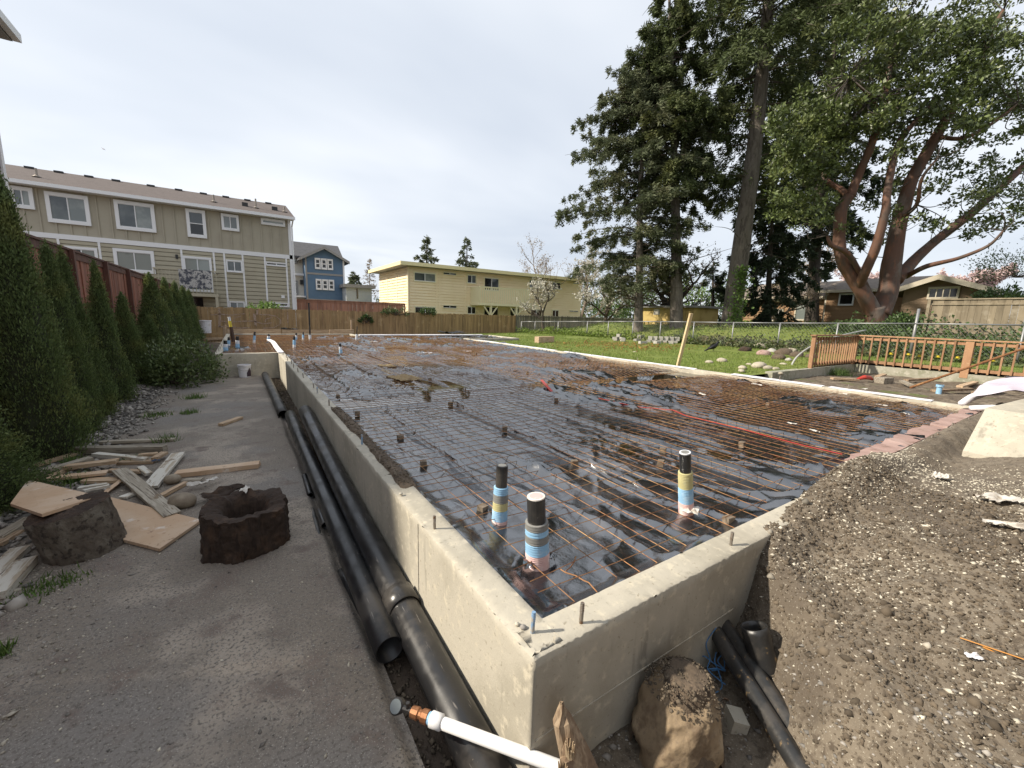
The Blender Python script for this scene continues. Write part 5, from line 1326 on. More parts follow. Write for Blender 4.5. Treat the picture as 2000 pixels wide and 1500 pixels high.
b = MB(); g.box(b, uR - .13, uR + .04, .001, .10, -.3, zE); obj('corner_board', b, MT['trim_white'], gh)
for zx0, zy0, zx1, zy1 in ((380, 560, 382, 620), (645, 580, 655, 690), (1180, 630, 1190, 780), (1390, 645, 1395, 780), (1458, 650, 1490, 1000), (1578, 660, 1600, 1000), (1722, 675, 1742, 960), (1862, 685, 1880, 1000)):
    u_ = gu(zx0, zy0)[0]; z_ = gu(zx1, zy1)[1]; b = MB(); g.box(b, u_ - .05, u_ + .05, .0, .095, z_, zB - .132); obj('trim_board', b, MT['trim_white'], gh)
def gw(a, c, **k):
    u0, zt = gu(*a); u1, zb = gu(*c); return window(gh, g, u0, u1, zb, zt, **k)
gw((60, 208), (235, 368), mix=['pane', 'pane_blind'], trim=.16); gw((290, 245), (600, 475), mix=['pane', 'pane_blind'], trim=.17); gw((740, 300), (1022, 518), mix=['pane', 'pane_blind'], trim=.17)
gw((1207, 358), (1350, 555), cols=1, rows=2, trim=.16, mix=['pane_dark', 'pane']); gw((1437, 390), (1560, 510), trim=.13, mix=['pane_blind', 'pane']); gw((1697, 418), (1856, 480), cols=1, trim=.12, pane='pane_blind')
gw((420, 600), (655, 770), trim=.13, mix=['pane', 'pane_blind']); gw((735, 615), (1018, 785), mix=['pane_blind', 'pane_blind'], trim=.16); gw((1187, 665), (1395, 905), trim=.12, mix=['pane_blind', 'pane_blind'], name='patio_door')
gw((1470, 690), (1582, 778), trim=.08, mix=['pane', 'pane']); gw((1730, 703), (1866, 740), trim=.06, mix=['pane_dark', 'pane']); gw((1492, 960), (1597, 1030), trim=.07, mix=['pane', 'pane_blind']); gw((1742, 968), (1876, 1000), trim=.06, mix=['pane_dark', 'pane_dark'])
ue, ze = gu(1920, 425)
# roof
YR = GY_ + 4.6; pr_ = at_y(565.5, 403, YR)
YE = GY_ - .55; pe = at_y(576, 425, YE); pl = at_y(0, 345, YE)
b = MB(); zr = pr_.z; th_ = .12
vs = [(uL, YE, pe.z), (pe.x, YE, pe.z), (pe.x - .05, YR, zr), (uL, YR, zr), (pe.x, 2 * YR - YE, pe.z), (uL, 2 * YR - YE, pe.z)]
b.add(vs + [(x_, y_, z_ - th_) for x_, y_, z_ in vs], [(0, 1, 2, 3), (3, 2, 4, 5), (6, 9, 8, 7), (9, 11, 10, 8), (0, 6, 7, 1), (1, 7, 8, 2), (2, 8, 10, 4), (5, 4, 10, 11), (0, 3, 9, 6), (3, 5, 11, 9)])
rf = obj('roof', b, MT['shingle'], gh)
for i in range(14):
    f_ = (i + .5) / 14; z_a = pe.z + (zr - pe.z) * f_; y_a = YE + (YR - YE) * f_
    obj('shingle_course', MB().box(uL, pe.x - .02, y_a - .012, y_a + .30, z_a + .000, z_a + .016), MT['shingle'], rf) if False else None
obj('gutter', MB().box(uL, pe.x, YE - .12, YE - .003, pe.z - .17, pe.z + .01), MT['trim_white'], gh)
obj('soffit', MB().box(uL, pe.x - .05, YE, GY_ + .01, pe.z - .16, pe.z - .128), MT['trim_white'], gh)
obj('gable_wall', MB().add([(uR, GY_ + .02, zE - .1), (uR, 2 * YR - GY_, zE - .1), (uR, YR, zr - .15), (uR - .2, GY_ + .02, zE - .1), (uR - .2, 2 * YR - GY_, zE - .1), (uR - .2, YR, zr - .15)], [(0, 1, 2), (5, 4, 3), (0, 2, 5, 3), (1, 4, 5, 2)]), MT['olive'], gh)
obj('downspout', MB().tube([(pe.x - .12, YE - .06, pe.z - .12), (uR + .10, GY_ - .12, pe.z - .55), (uR + .09, GY_ - .10, 0)], .05, 8), MT['trim_white'], gh)
def on_roof(f_): return YE + (YR - YE) * f_, pe.z + (zr - pe.z) * f_
for zx in (205, 395, 590, 765, 990, 1170, 1330, 1475, 1615, 1750):
    yy, zz = on_roof(.93); u_ = at_y(zx / 3.3333, 345 + .13 * (zx / 3.3333), yy).x
    obj('ridge_vent', MB().box(u_ - .20, u_ + .20, yy - .12, yy + .08, zz - .02, zz + .085), MT['black_metal'], rf)
for zx, zy, hh in ((245, 178, .45), (1395, 333, .45), (1667, 353, .6), (1852, 370, .35)):
    yy, zz = on_roof(.35); u_ = at_y(*z1(zx, zy), yy).x
    obj('roof_pipe', MB().tube([(u_, yy, zz - .05), (u_, yy, zz + hh)], .05, 8).lathe([(.2, 0), (.08, .1)], 10, (u_, yy, zz)), MT['steel'], rf)
for zx, zy in ((1595, 340), (1788, 365)):
    yy, zz = on_roof(.40); u_ = at_y(*z1(zx, zy), yy).x
    obj('roof_vent', MB().box(u_ - .17, u_ + .17, yy - .15, yy + .15, zz - .05, zz + .2), MT['black_metal'], rf)
# balcony
du0, dz0 = gu(1040, 925); du1 = gu(1430, 930)[0]; dzt = gu(1410, 780)[1]; dzf = gu(1410, 925)[1]
dk = obj('balcony', MB().box(du0, du1, GY_ - 1.5, GY_ - .03, dzf - .12, dzf + .06), MT['olive'], gh)
obj('balcony_rail', MB().box(du0, du1, GY_ - 1.5, GY_ - 1.42, dzt - .05, dzt + .03).box(du1 - .08, du1, GY_ - 1.42, GY_ - .06, dzt - .05, dzt + .03).box(du0, du0 + .08, GY_ - 1.42, GY_ - .06, dzt - .05, dzt + .03), MT['olive'], dk)
for u_ in np.arange(du0 + .05, du1, .17): obj('balcony_baluster', MB().box(u_ - .02, u_ + .02, GY_ - 1.48, GY_ - 1.44, dzf + .06, dzt - .05), MT['olive'], dk)
for u_ in (du0 + .06, du1 - .10): obj('balcony_post', MB().box(u_ - .07, u_ + .07, GY_ - 1.49, GY_ - 1.35, -.3, dzf - .12), MT['olive'], dk)
u0_, zt_ = gu(1180, 762); u1_, zb_2 = gu(1392, 888)
MT['tarp'] = mat('patterned_blanket', (.42, .41, .40), .9, [(5, (.06, .065, .085), .47, .53), (13, (.16, .16, .17), .52, .6)])
n_ = 16; b = MB()
for i in range(n_):
    a_ = u0_ + (u1_ - u0_) * i / n_; c_ = u0_ + (u1_ - u0_) * (i + 1) / n_
    ya = GY_ - 1.53 - .02 * math.sin(i * 1.3); yc = GY_ - 1.53 - .02 * math.sin((i + 1) * 1.3)
    b.quad((a_, ya, zb_2 + .02 * math.sin(i)), (c_, yc, zb_2 + .02 * math.sin(i + 1)), (c_, yc, zt_), (a_, ya, zt_))
single('blanket', b, MT['tarp'], 'grey patterned blanket hung over the balcony railing of the olive house', 'blanket')
u0_, zt_ = gu(1230, 935); u1_, _ = gu(1320, 935); b = MB(); g.box(b, u0_, u1_, .005, .09, 0, zt_); obj('dark_opening', b, MT['pane_dark'], gh)  # flat slab coloured dark for the opening under the balcony
u_, z_ = gu(1842, 932); b = MB(); g.box(b, u_ - .1, u_ + .1, .02, .12, z_ - .1, z_ + .1); obj('meter_box', b, MT['trim_white'], gh)
u_, z_ = gu(1152, 672); b = MB(); g.box(b, u_ - .06, u_ + .06, .02, .14, z_ - .12, z_ + .12); obj('wall_lamp', b, MT['black_metal'], gh)

# ---- blue house
MT['blue'] = mat('blue_siding', (.095, .165, .26), .75, [(.8, (.085, .15, .24), .45, .65)])
MT['cream'] = mat('cream_siding', (.64, .60, .52), .75)
MT['grey_trim'] = mat('grey_trim', (.26, .25, .24), .6)
MT['shingle_grey'] = mat('grey_shingles', (.085, .085, .09), .95, [((3, 3, 14), (.06, .06, .065), .45, .65)], [(30, .4, .01)])
BY = 50.0; f = Fac('Y', BY); z2 = lambda x, y: (540 + x / 3.3333, 420 + y / 3.3333); fu = lambda x, y: f.uz(*z2(x, y))
ul, zl = fu(182, 262); ur, zrr = fu(432, 288); ua, za_ = fu(305, 208); zbm = fu(310, 548)[1]
bh = thing('blue_house', ((ul + ur) / 2, BY + 3, .1), 'blue gabled house with white grid windows beyond the red fence', 'house')
b = MB(); vs = [(ul, BY, 0), (ur, BY, 0), (ur, BY, zl), (ua, BY, za_ - .25), (ul, BY, zl)]
b.add(vs + [(x_, BY + 9, z_) for x_, y_, z_ in vs], [(0, 1, 2, 3, 4), (9, 8, 7, 6, 5), (1, 6, 7, 2), (0, 4, 9, 5), (2, 7, 8, 3), (3, 8, 9, 4)])
obj('wall', b, MT['blue'], bh)
b = MB()
for z_ in (fu(300, 385)[1],): f.box(b, ul, ur, 0, .04, z_ - .1, z_ + .1)
f.box(b, ul, ul + .18, 0, .05, zbm, zl); f.box(b, ul, ur, 0, .05, zbm - .3, zbm); obj('trim_board', b, MT['grey_trim'], bh)
b = MB(); f.box(b, ur - .05, ur + .12, .0, .08, zbm, zl); obj('downspout', b, MT['trim_white'], bh)
for (a, c) in (((245, 278), (370, 360)), ((252, 415), (378, 492))):
    u0_, zt_ = fu(*a); u1_, zb_2 = fu(*c); tw = (u1_ - u0_) / 3
    for k in range(3): window(bh, f, u0_ + k * tw + .03, u0_ + (k + 1) * tw - .03, zb_2 - .0, zt_, cols=1, rows=2, trim=.13, mix=['pane_dark'], fr=.10)
def slab_roof(root, pts, th, mt, nm='roof'):
    P_ = [Vector(p) for p in pts]; b_ = MB(); b_.add(P_ + [p - Vector((0, 0, th)) for p in P_], [(0, 1, 2, 3), (7, 6, 5, 4), (0, 4, 5, 1), (1, 5, 6, 2), (2, 6, 7, 3), (3, 7, 4, 0)]); return obj(nm, b_, MT[mt], root)
oh = .6
sl = (za_ - zl) / (ua - ul); sr = (za_ - zl) / (ur - ua)
slab_roof(bh, [(ul - oh, BY - .6, zl - oh * sl), (ua, BY - .6, za_), (ua, BY + 10, za_), (ul - oh, BY + 10, zl - oh * sl)], .2, 'shingle_grey')
slab_roof(bh, [(ua, BY - .6, za_), (ur + oh, BY - .6, zl - oh * sr), (ur + oh, BY + 10, zl - oh * sr), (ua, BY + 10, za_)], .2, 'shingle_grey')
for (p0, p1) in (((ul - oh, zl - oh * sl), (ua, za_)), ((ua, za_), (ur + oh, zl - oh * sr))):
    obj('rake_board', MB().add([(p0[0], BY - .66, p0[1] - .28), (p1[0], BY - .66, p1[1] - .28), (p1[0], BY - .66, p1[1] + .02), (p0[0], BY - .66, p0[1] + .02), (p0[0], BY - .605, p0[1] - .28), (p1[0], BY - .605, p1[1] - .28), (p1[0], BY - .605, p1[1] + .02), (p0[0], BY - .605, p0[1] + .02)], [(0, 1, 2, 3), (3, 2, 6, 7), (1, 0, 4, 5), (4, 7, 6, 5)]), MT['grey_trim'], bh)
# main roof and recessed cream wall
f2 = Fac('Y', BY + 2); ucl = f2.uz(*z2(60, 300))[0]
bodybox(bh, ucl - 3, ul + .1, BY + 2, BY + 9, 0, f2.uz(*z2(140, 262))[1], 'cream', 'recessed_wall')
r0 = at_y(*z2(100, 178), BY + 6); r1 = at_y(*z2(400, 205), BY + 6); e0_ = at_y(*z2(100, 262), BY + 1.4); e1_ = at_y(*z2(450, 283), BY + 1.4)
slab_roof(bh, [(r0.x - 5, BY + 1.4, e0_.z), (e1_.x - .2, BY + 1.4, e0_.z), (r1.x, BY + 6, r1.z + .05), (r0.x - 5, BY + 6, r1.z + .05)], .2, 'shingle_grey')
slab_roof(bh, [(r0.x - 5, BY + 6.01, r1.z + .05), (r1.x, BY + 6.01, r1.z + .05), (e1_.x - .2, BY + 11, e0_.z), (r0.x - 5, BY + 11, e0_.z)], .2, 'shingle_grey')
b = MB(); uw, zt_ = f2.uz(*z2(100, 270)); uw1, zb_2 = f2.uz(*z2(135, 318)); window(bh, f2, uw, uw1, zb_2, zt_, cols=1, trim=.12, pane='pane_blind', trim_mt='grey_trim')
uw, zt_ = f2.uz(*z2(100, 425)); uw1, zb_2 = f2.uz(*z2(142, 525)); window(bh, f2, uw, uw1, zb_2, zt_, cols=1, trim=.15, pane='pane_blind', name='door', trim_mt='grey_trim', fr=.15)
u_, z_ = f2.uz(*z2(162, 435)); b = MB(); f2.box(b, u_ - .15, u_ + .15, 0, .3, z_ - .3, z_ + .2); obj('wall_lamp', b, MT['black_metal'], bh)
zz_ = f2.uz(*z2(150, 388))[1]; b = MB(); f2.box(b, ucl - 3, ul, 0, .6, zz_ - .12, zz_ + .1); obj('porch_roof', b, MT['trim_white'], bh)
zz_ = f2.uz(*z2(150, 530))[1]; b = MB(); f2.box(b, ucl - 3, ul - .02, 0, 1.6, zz_ - .12, zz_ + .05); obj('porch_deck', b, MT['trim_white'], bh)

# ---- small grey building
MT['pale_grey'] = mat('pale_grey_siding', (.42, .45, .47), .75)
SYy = 48.0; f = Fac('Y', SYy); u0_, zt_ = f.uz(*z2(452, 470)); u1_, zb_2 = f.uz(*z2(622, 570))
gs = thing('grey_shed', ((u0_ + u1_) / 2, SYy, .1), 'pale grey flat-roofed outbuilding between the blue and yellow houses', 'shed')
bodybox(gs, u0_, u1_, SYy, SYy + 4, 0, zt_, 'pale_grey')
obj('roof', MB().box(u0_ - .3, u1_ + .35, SYy - .4, SYy + 4.3, zt_ + .002, zt_ + .35), MT['grey_trim'], gs)
ud, zd = f.uz(*z2(520, 480)); ud1, zd0 = f.uz(*z2(532, 545)); b = MB(); f.box(b, ud, ud1, 0, .04, zd0, zd); obj('slit_window', b, MT['pane_dark'], gs)

# ---- yellow apartment house
MT['yellow_sid'] = mat('yellow_siding', (.93, .79, .56), .75, [(.8, (.90, .75, .51), .45, .65)])
MT['yellow_trim'] = mat('yellow_trim', (.80, .71, .42), .65)
MT['yellow_pale'] = mat('pale_yellow_rail', (.82, .75, .52), .7)
YY = 35.0; f = Fac('Y', YY); fu = lambda x, y: f.uz(*z2(x, y))
u0_, zt_ = fu(857, 338); u1_, _ = fu(1990, 425); 
yh = thing('yellow_house', ((u0_ + u1_) / 2, YY + 4, 0), 'long two-storey yellow house with flat roof and balcony behind the tan fence', 'house')
dpt = 9.0
bodybox(yh, u0_, u1_, YY, YY + dpt, -.3, zt_ + .05, 'yellow_sid')
obj('siding', lap(f, u0_ + .10, u1_ - .1, 0, zt_, .25, .05, .065), MT['yellow_sid'], yh)['kind'] = 'stuff'
fx = Fac('X', u0_); obj('side_siding', lap(fx, YY + .1, YY + dpt, 0, zt_, .25, .05, .065), MT['yellow_sid'], yh)['kind'] = 'stuff'
for y_ in (YY + .05, YY + 3.0, YY + 6.0): obj('side_trim', MB().box(u0_ - .09, u0_ + .01, y_ - .07, y_ + .07, 0, zt_), MT['yellow_sid'], yh)
b = MB()
for zx in (857, 1040, 1060, 1230, 1310): u_ = fu(zx, 400)[0]; f.box(b, u_ - .06, u_ + .06, .0, .09, 0, zt_)
obj('trim_board', b, MT['yellow_sid'], yh)
el = at_x(*z2(648, 372), u0_ - .9)
rfy = obj('roof', MB().box(u0_ - .9, u1_ + .6, YY - .9, YY + dpt + .6, zt_ + .052, zt_ + .10), MT['grey_trim'], yh)
obj('fascia', MB().box(u0_ - 1.0, u1_ + .7, YY - 1.0, YY - .902, zt_ + .05, zt_ + .35).box(u0_ - 1.0, u0_ - .902, YY - .901, YY + dpt + .6, zt_ + .05, zt_ + .35), MT['yellow_trim'], rfy)
obj('roof_top', MB().box(u0_ - .9, u1_ + .6, YY - .9, YY + dpt + .6, zt_ + .11, zt_ + .33), MT['grey_trim'], rfy)
def yw(a, c, **k):
    ua_, zt2 = fu(*a); ub_, zb2 = fu(*c); sm = (zt2 - zb2) < .8; return window(yh, f, ua_, ub_, zb2, zt2, trim=.04 if sm else .08, trim_mt='yellow_pale', frame_mt='trim_white', fr=.045 if sm else .07, **k)
yw((890, 366), (1035, 443), mix=['pane', 'pane_blind']); yw((1082, 369), (1168, 396), mix=['pane_dark', 'pane']); yw((1237, 383), (1298, 452), mix=['pane_dark', 'pane']); yw((1348, 402), (1445, 500), mix=['pane_dark', 'pane'], name='patio_door'); yw((1640, 418), (1725, 482), mix=['pane', 'pane']); yw((1790, 432), (1845, 490), mix=['pane', 'pane_dark']); yw((1925, 438), (1968, 453), mix=['pane_dark'])
for a, c in (((895, 590), (1035, 660)), ((1080, 584), (1170, 610)), ((1237, 590), (1295, 650)), ((1345, 592), (1440, 690)), ((1515, 600), (1575, 690)), ((1650, 610), (1722, 690)), ((1790, 614), (1832, 690)), ((1902, 619), (1960, 634))): yw(a, c, mix=['pane_dark', 'pane_dark'])
# balcony with rails and braced posts
bu0 = fu(1275, 520)[0]; bu1 = fu(1640, 540)[0]; BYb = YY - 2.0; fb = Fac('Y', BYb)
bu0 = fb.uz(*z2(1322, 570))[0]; bu1 = fb.uz(*z2(1648, 580))[0]; zf_ = fb.uz(*z2(1322, 572))[1]; zr_ = fb.uz(*z2(1322, 465))[1]
bl = obj('balcony', MB().box(bu0, bu1, BYb, YY - .03, zf_ - .2, zf_ + .02), MT['yellow_pale'], yh)
obj('balcony_rail', MB().box(bu0, bu1, BYb, BYb + .09, zr_ - .06, zr_ + .04).box(bu0, bu0 + .09, BYb + .091, YY - .05, zr_ - .06, zr_ + .04), MT['yellow_pale'], bl)
for u_ in np.arange(bu0 + .1, bu1, .22): obj('balcony_baluster', MB().box(u_ - .055, u_ + .055, BYb + .02, BYb + .06, zf_ + .02, zr_ - .06), MT['yellow_pale'], bl)
for y_ in np.arange(BYb + .15, YY - .1, .12): obj('balcony_baluster', MB().box(bu0 + .02, bu0 + .06, y_ - .045, y_ + .045, zf_ + .02, zr_ - .06), MT['yellow_pale'], bl)
for zx in (1400, 1568):
    u_ = fb.uz(*z2(zx, 600))[0]
    obj('braced_post', MB().box(u_ - .09, u_ + .09, BYb + .06, BYb + .24, -.2, zf_ - .2).bar((u_, BYb + .15, zf_ - 1.2), (u_ - .75, BYb + .15, zf_ - .26), .10, .12, up=(0, 1, 0)).bar((u_, BYb + .15, zf_ - 1.2), (u_ + .75, BYb + .15, zf_ - .26), .10, .12, up=(0, 1, 0)), MT['yellow_pale'], bl)

# ---- yellow garden shed behind the chain link fence
XS = 24.5; sA = at_x(1255, 640, XS); 
MT['shed_yellow'] = mat('shed_panel', (.50, .37, .135), .8, [(1.5, (.40, .28, .095), .45, .65)])
fS = Fac('X', 23.6); ua_, zt2 = fS.uz(1255, 601); ub_, zb2 = fS.uz(1355, 643)
ys_ = thing('garden_shed', (24.5, (ua_ + ub_) / 2, .3), 'small yellow panelled garden shed among the tree trunks', 'shed')
bodybox(ys_, 23.6, 26.2, ub_, ua_, -.1, zt2, 'shed_yellow'); obj('roof', MB().box(23.3, 26.5, ub_ - .3, ua_ + .3, zt2 + .002, zt2 + .13), MT['grey_trim'], ys_)
u_, z_ = fS.uz(1283, 609); b = MB(); fS.box(b, u_ - .25, u_ + .25, 0, .03, z_ - .2, z_ + .2); obj('hatch', b, MT['board_white'], ys_)
for yy_ in np.arange(ub_ + .6, ua_, 1.2): obj('panel_batten', MB().box(23.575, 23.6, yy_ - .03, yy_ + .03, 0, zt2), MT['shed_yellow'], ys_)

# ---- brown house on the right
MT['brown_sid'] = mat('brown_siding', (.31, .190, .105), .8, [(1.0, (.26, .155, .085), .45, .65)])
MT['brown_dark'] = mat('brown_gable_siding', (.215, .150, .095), .8, [(1.0, (.18, .125, .08), .45, .65)])
MT['shingle_br'] = mat('weathered_shingles', (.20, .165, .135), .95, [((14, 3, 3), (.15, .12, .10), .45, .65), (6, (.25, .215, .18), .5, .7)], [(30, .4, .01)])
MT['tan_trim'] = mat('tan_trim', (.48, .43, .34), .7)
brn = thing('brown_house', (38, 10, 1.2), 'low brown house with shingled roof and gable behind the big trees on the right', 'house')
XA, XB, XC = 39.0, 37.5, 34.5
fA, fB, fC = Fac('X', XA), Fac('X', XB), Fac('X', XC)
ya0 = fA.uz(1430, 600)[0]; ya1 = fA.uz(1612, 600)[0]; zEa = fA.uz(1560, 580)[1]; zBa = 1.1
bodybox(brn, XA, XA + 8, ya1, ya0, zBa - 1, zEa, 'brown_sid'); obj('siding', lap(fA, ya1, ya0, zBa, zEa, .26, .03), MT['brown_sid'], brn)['kind'] = 'stuff'
yb0 = fB.uz(1610, 600)[0]; yb1 = fB.uz(1790, 600)[0]; zEb = fB.uz(1660, 568)[1]
bodybox(brn, XB, XB + 9, yb1, yb0, zBa - 1, zEb, 'brown_sid'); obj('siding', lap(fB, yb1, yb0 - .1, zBa, zEb, .30, .03), MT['brown_sid'], brn)['kind'] = 'stuff'
b = MB(); fB.box(b, yb0 - .1, yb0 + .02, 0, .09, zBa - .5, zEb); obj('corner_board', b, MT['tan_trim'], brn)
ra = at_x(1590, 551, XA + 4.5).z; rb2 = at_x(1640, 547, XB + 5).z
slab_roof(brn, [(XA - .6, yb0 - .5, zEa - .05), (XA - .6, ya0 + .5, zEa - .05), (XA + 4.5, ya0 + .5, ra), (XA + 4.5, yb0 - .5, ra)], .15, 'shingle_br')
slab_roof(brn, [(XB - .6, yb1, zEb + .02), (XB - .6, yb0 + .5, zEb + .02), (XB + 5, yb0 + .5, rb2), (XB + 5, yb1, rb2)], .15, 'shingle_br')
obj('gutter', MB().box(XB - .72, XB - .603, yb1, yb0 + .5, zEb - .14, zEb + .06).box(XA - .72, XA - .603, yb0 + .1, ya0 + .5, zEa - .2, zEa), MT['tan_trim'], brn)
cg = lambda px, py: fC.uz(px, py)
yl, zl2 = cg(1762, 553); yr2, zr2 = cg(1950, 566); yap, zap = cg(1841, 538)
yl2 = yap + (yap - yr2) * .95
b = MB(); vs = [(XC, yr2 + .6, zBa - .6), (XC, yl2 - .6, zBa - .6), (XC, yl2 - .6, zr2 + .1), (XC, yap, zap - .15), (XC, yr2 + .6, zr2 + .1)]
b.add(vs + [(x_ + 9, y_, z_) for x_, y_, z_ in vs], [(4, 3, 2, 1, 0), (5, 6, 7, 8, 9), (0, 1, 6, 5), (1, 2, 7, 6), (0, 5, 9, 4)]); obj('gable_wall', b, MT['brown_dark'], brn)
bs_ = MB(); z_ = zBa
while z_ < zap - .5:
    hw = min(1, (zap - .25 - z_) / (zap - zr2)) ; y0_, y1_ = yap + (yr2 + .7 - yap) * hw, yap + (yl2 - .7 - yap) * hw
    bs_.add([(XC - .03, y0_, z_), (XC - .03, y1_, z_), (XC - .004, y1_, z_ + .30), (XC - .004, y0_, z_ + .30), (XC, y0_, z_), (XC, y1_, z_)], [(3, 2, 1, 0), (0, 1, 5, 4)]); z_ += .30
obj('gable_siding', bs_, MT['brown_dark'], brn)['kind'] = 'stuff'
slab_roof(brn, [(XC - .7, yap, zap), (XC - .7, yr2 - .2, zr2 - .03), (XC + 9, yr2 - .2, zr2 - .03), (XC + 9, yap, zap)], .14, 'shingle_br')
slab_roof(brn, [(XC - .7, yl2 + .2, zr2 - .03), (XC - .7, yap, zap), (XC + 9, yap, zap), (XC + 9, yl2 + .2, zr2 - .03)], .14, 'shingle_br')
for ye_, ze_ in ((yr2 - .2, zr2 - .03), (yl2 + .2, zr2 - .03)):
    obj('rake_board', MB().add([(XC - .76, yap, zap - .28), (XC - .76, ye_, ze_ - .28), (XC - .76, ye_, ze_ + .02), (XC - .76, yap, zap + .02), (XC - .705, yap, zap - .28), (XC - .705, ye_, ze_ - .28), (XC - .705, ye_, ze_ + .02), (XC - .705, yap, zap + .02)], [(0, 1, 2, 3), (3, 2, 6, 7), (0, 1, 5, 4)]), MT['tan_trim'], brn)
def bwin(F_, a, c, **k):
    ua_, zt2 = F_.uz(*a); ub_, zb2 = F_.uz(*c); return window(brn, F_, ua_, ub_, zb2, zt2, trim=k.pop('trim', .09), **k)
bwin(fC, (1815, 561), (1872, 584), cols=4, mix=['pane_dark'], trim_mt='tan_trim', frame_mt='tan_trim'); bwin(fB, (1641, 573), (1667, 597), cols=1, pane='pane_dark')
bwin(fA, (1503, 582), (1524, 589), cols=2, mix=['pane_dark']); bwin(fA, (1557, 582), (1594, 627), cols=2, mix=['pane_blind'], name='patio_door', trim_mt='tan_trim', frame_mt='tan_trim'); bwin(fA, (1507, 603), (1529, 628), cols=3, mix=['pane_dark'], trim_mt='tan_trim')
u_, z_ = fB.uz(1595, 624)
u_, z_ = fA.uz(1595, 624); hp = thing('heat_pump', (XA - .6, u_, 1.2), 'white outdoor heat pump unit beside the brown house door', 'heat pump')
obj('casing', MB().box(XA - .75, XA - .35, u_ - .42, u_ + .42, z_ - .36, z_ + .30), MT['trim_white'], hp); obj('fan_grille', MB().tube([(XA - .752, u_ + .08, z_ - .02), (XA - .765, u_ + .08, z_ - .02)], .25, 20), MT['grey_trim'], hp)

# ---- neighbouring house at the left edge (its eave shows at top left; it shades the path)
MT['neigh'] = mat('neighbour_siding', (.23, .19, .165), .8)
nb = thing('neighbour_house', (-8, 8, -.3), 'tall brownish neighbouring house with white gutter at the left edge', 'house')
NX, NY0, NY1, NZ = -4.62, 6.4, 12.0, 6.31
bodybox(nb, -13, NX, NY0, NY1, -.4, NZ, 'neigh'); fN = Fac('X', NX)
b = MB(); z_ = -.2
while z_ < NZ - .05:
    b.add([(NX + .025, NY0, z_), (NX + .025, NY1, z_), (NX + .003, NY1, z_ + .2), (NX + .003, NY0, z_ + .2), (NX, NY0, z_), (NX, NY1, z_)], [(0, 1, 2, 3), (4, 5, 1, 0)]); z_ += .2
obj('siding', b, MT['neigh'], nb)['kind'] = 'stuff'
obj('corner_board', MB().box(NX, NX + .05, NY1 - .1, NY1 + .02, -.3, NZ), MT['trim_white'], nb)
slab_roof(nb, [(-4.22, NY0 - .4, NZ + .12), (-4.22, NY1 + .1, NZ + .12), (-8.8, NY1 + .1, NZ + 1.7), (-8.8, NY0 - .4, NZ + 1.7)], .16, 'shingle')
slab_roof(nb, [(-8.8, NY0 - .4, NZ + 1.7), (-8.8, NY1 + .1, NZ + 1.7), (-13.6, NY1 + .1, NZ + .12), (-13.6, NY0 - .4, NZ + .12)], .16, 'shingle')
obj('gutter', MB().box(-4.22 + .003, -4.10, NY0 - .4, NY1 + .12, NZ - .02, NZ + .13), MT['trim_white'], nb)
obj('soffit', MB().box(NX + .03, -4.225, NY0 - .3, NY1 + .05, NZ - .06, NZ - .02), MT['grey_trim'], nb)
obj('gable_wall', MB().add([(NX, NY1, NZ), (-13, NY1, NZ), (-8.8, NY1, NZ + 1.5), (NX, NY1 - .2, NZ), (-13, NY1 - .2, NZ), (-8.8, NY1 - .2, NZ + 1.5)], [(0, 1, 2), (5, 4, 3)]), MT['neigh'], nb)

# ---- plain block added unseen behind the viewer to shade the front wall and pit
tag(obj('unseen_shade_block', MB().box(-.2, 13, -13, -3.0, -.7, 6.4), MT['neigh']), kind='structure')
# ================================================================ plants
FH = np.array([CAM_R[0, 2], CAM_R[1, 2], 0.0]); FH /= np.linalg.norm(FH)
RH = np.array([FH[1], -FH[0], 0.0])
def at_h(px, py, hd):
    """point seen at a pixel, hd metres ahead measured level"""
    d = ray(px, py); return CAM_P + d * (hd / (d @ FH))
def leaves(P, D, ln, wd, rng, curl=.25):
    """rhombic leaf faces: P base points, D directions"""
    n = len(P); D = D / np.maximum(np.linalg.norm(D, axis=1, keepdims=True), 1e-6)
    R_ = rng.normal(size=(n, 3)); S_ = np.cross(D, R_); S_ /= np.maximum(np.linalg.norm(S_, axis=1, keepdims=True), 1e-6)
    N_ = np.cross(S_, D)
    l = (ln * rng.uniform(.6, 1.35, n))[:, None]; w = (wd * rng.uniform(.6, 1.35, n))[:, None]
    V = np.stack([P, P + D * l * .5 + S_ * w * .5 - N_ * l * curl * .15, P + D * l + N_ * l * curl * .2, P + D * l * .5 - S_ * w * .5 - N_ * l * curl * .15], 1)
    return V.reshape(-1, 3)
def leaf_obj(name, V, mt, parent=None):
    F = np.arange(len(V)).reshape(-1, 4); return objarr(name, V, F, mt, parent)
MT['arb'] = mat('arborvitae_green', (.105, .150, .048), .75, [(2.2, (.17, .195, .06), .48, .66)], transl=.22, island=.45)
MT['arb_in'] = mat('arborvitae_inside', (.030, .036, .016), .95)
MT['fir'] = mat('fir_green', (.085, .110, .040), .75, [(.35, (.135, .148, .05), .5, .66)], transl=.25, island=.38)
MT['pine'] = mat('pine_green', (.105, .125, .064), .75, [(.4, (.15, .155, .08), .5, .66)], transl=.25, island=.35)
MT['cedar_dark'] = mat('dark_evergreen', (.040, .060, .026), .8, transl=.1, island=.35)
MT['madrone'] = mat('madrone_leaf', (.090, .118, .036), .42, [(.6, (.155, .18, .058), .5, .66)], transl=.18, island=.55, spec=.5)
MT['rhodo'] = mat('shrub_leaf', (.095, .135, .045), .45, [(3, (.16, .19, .075), .5, .66)], transl=.18, island=.40)
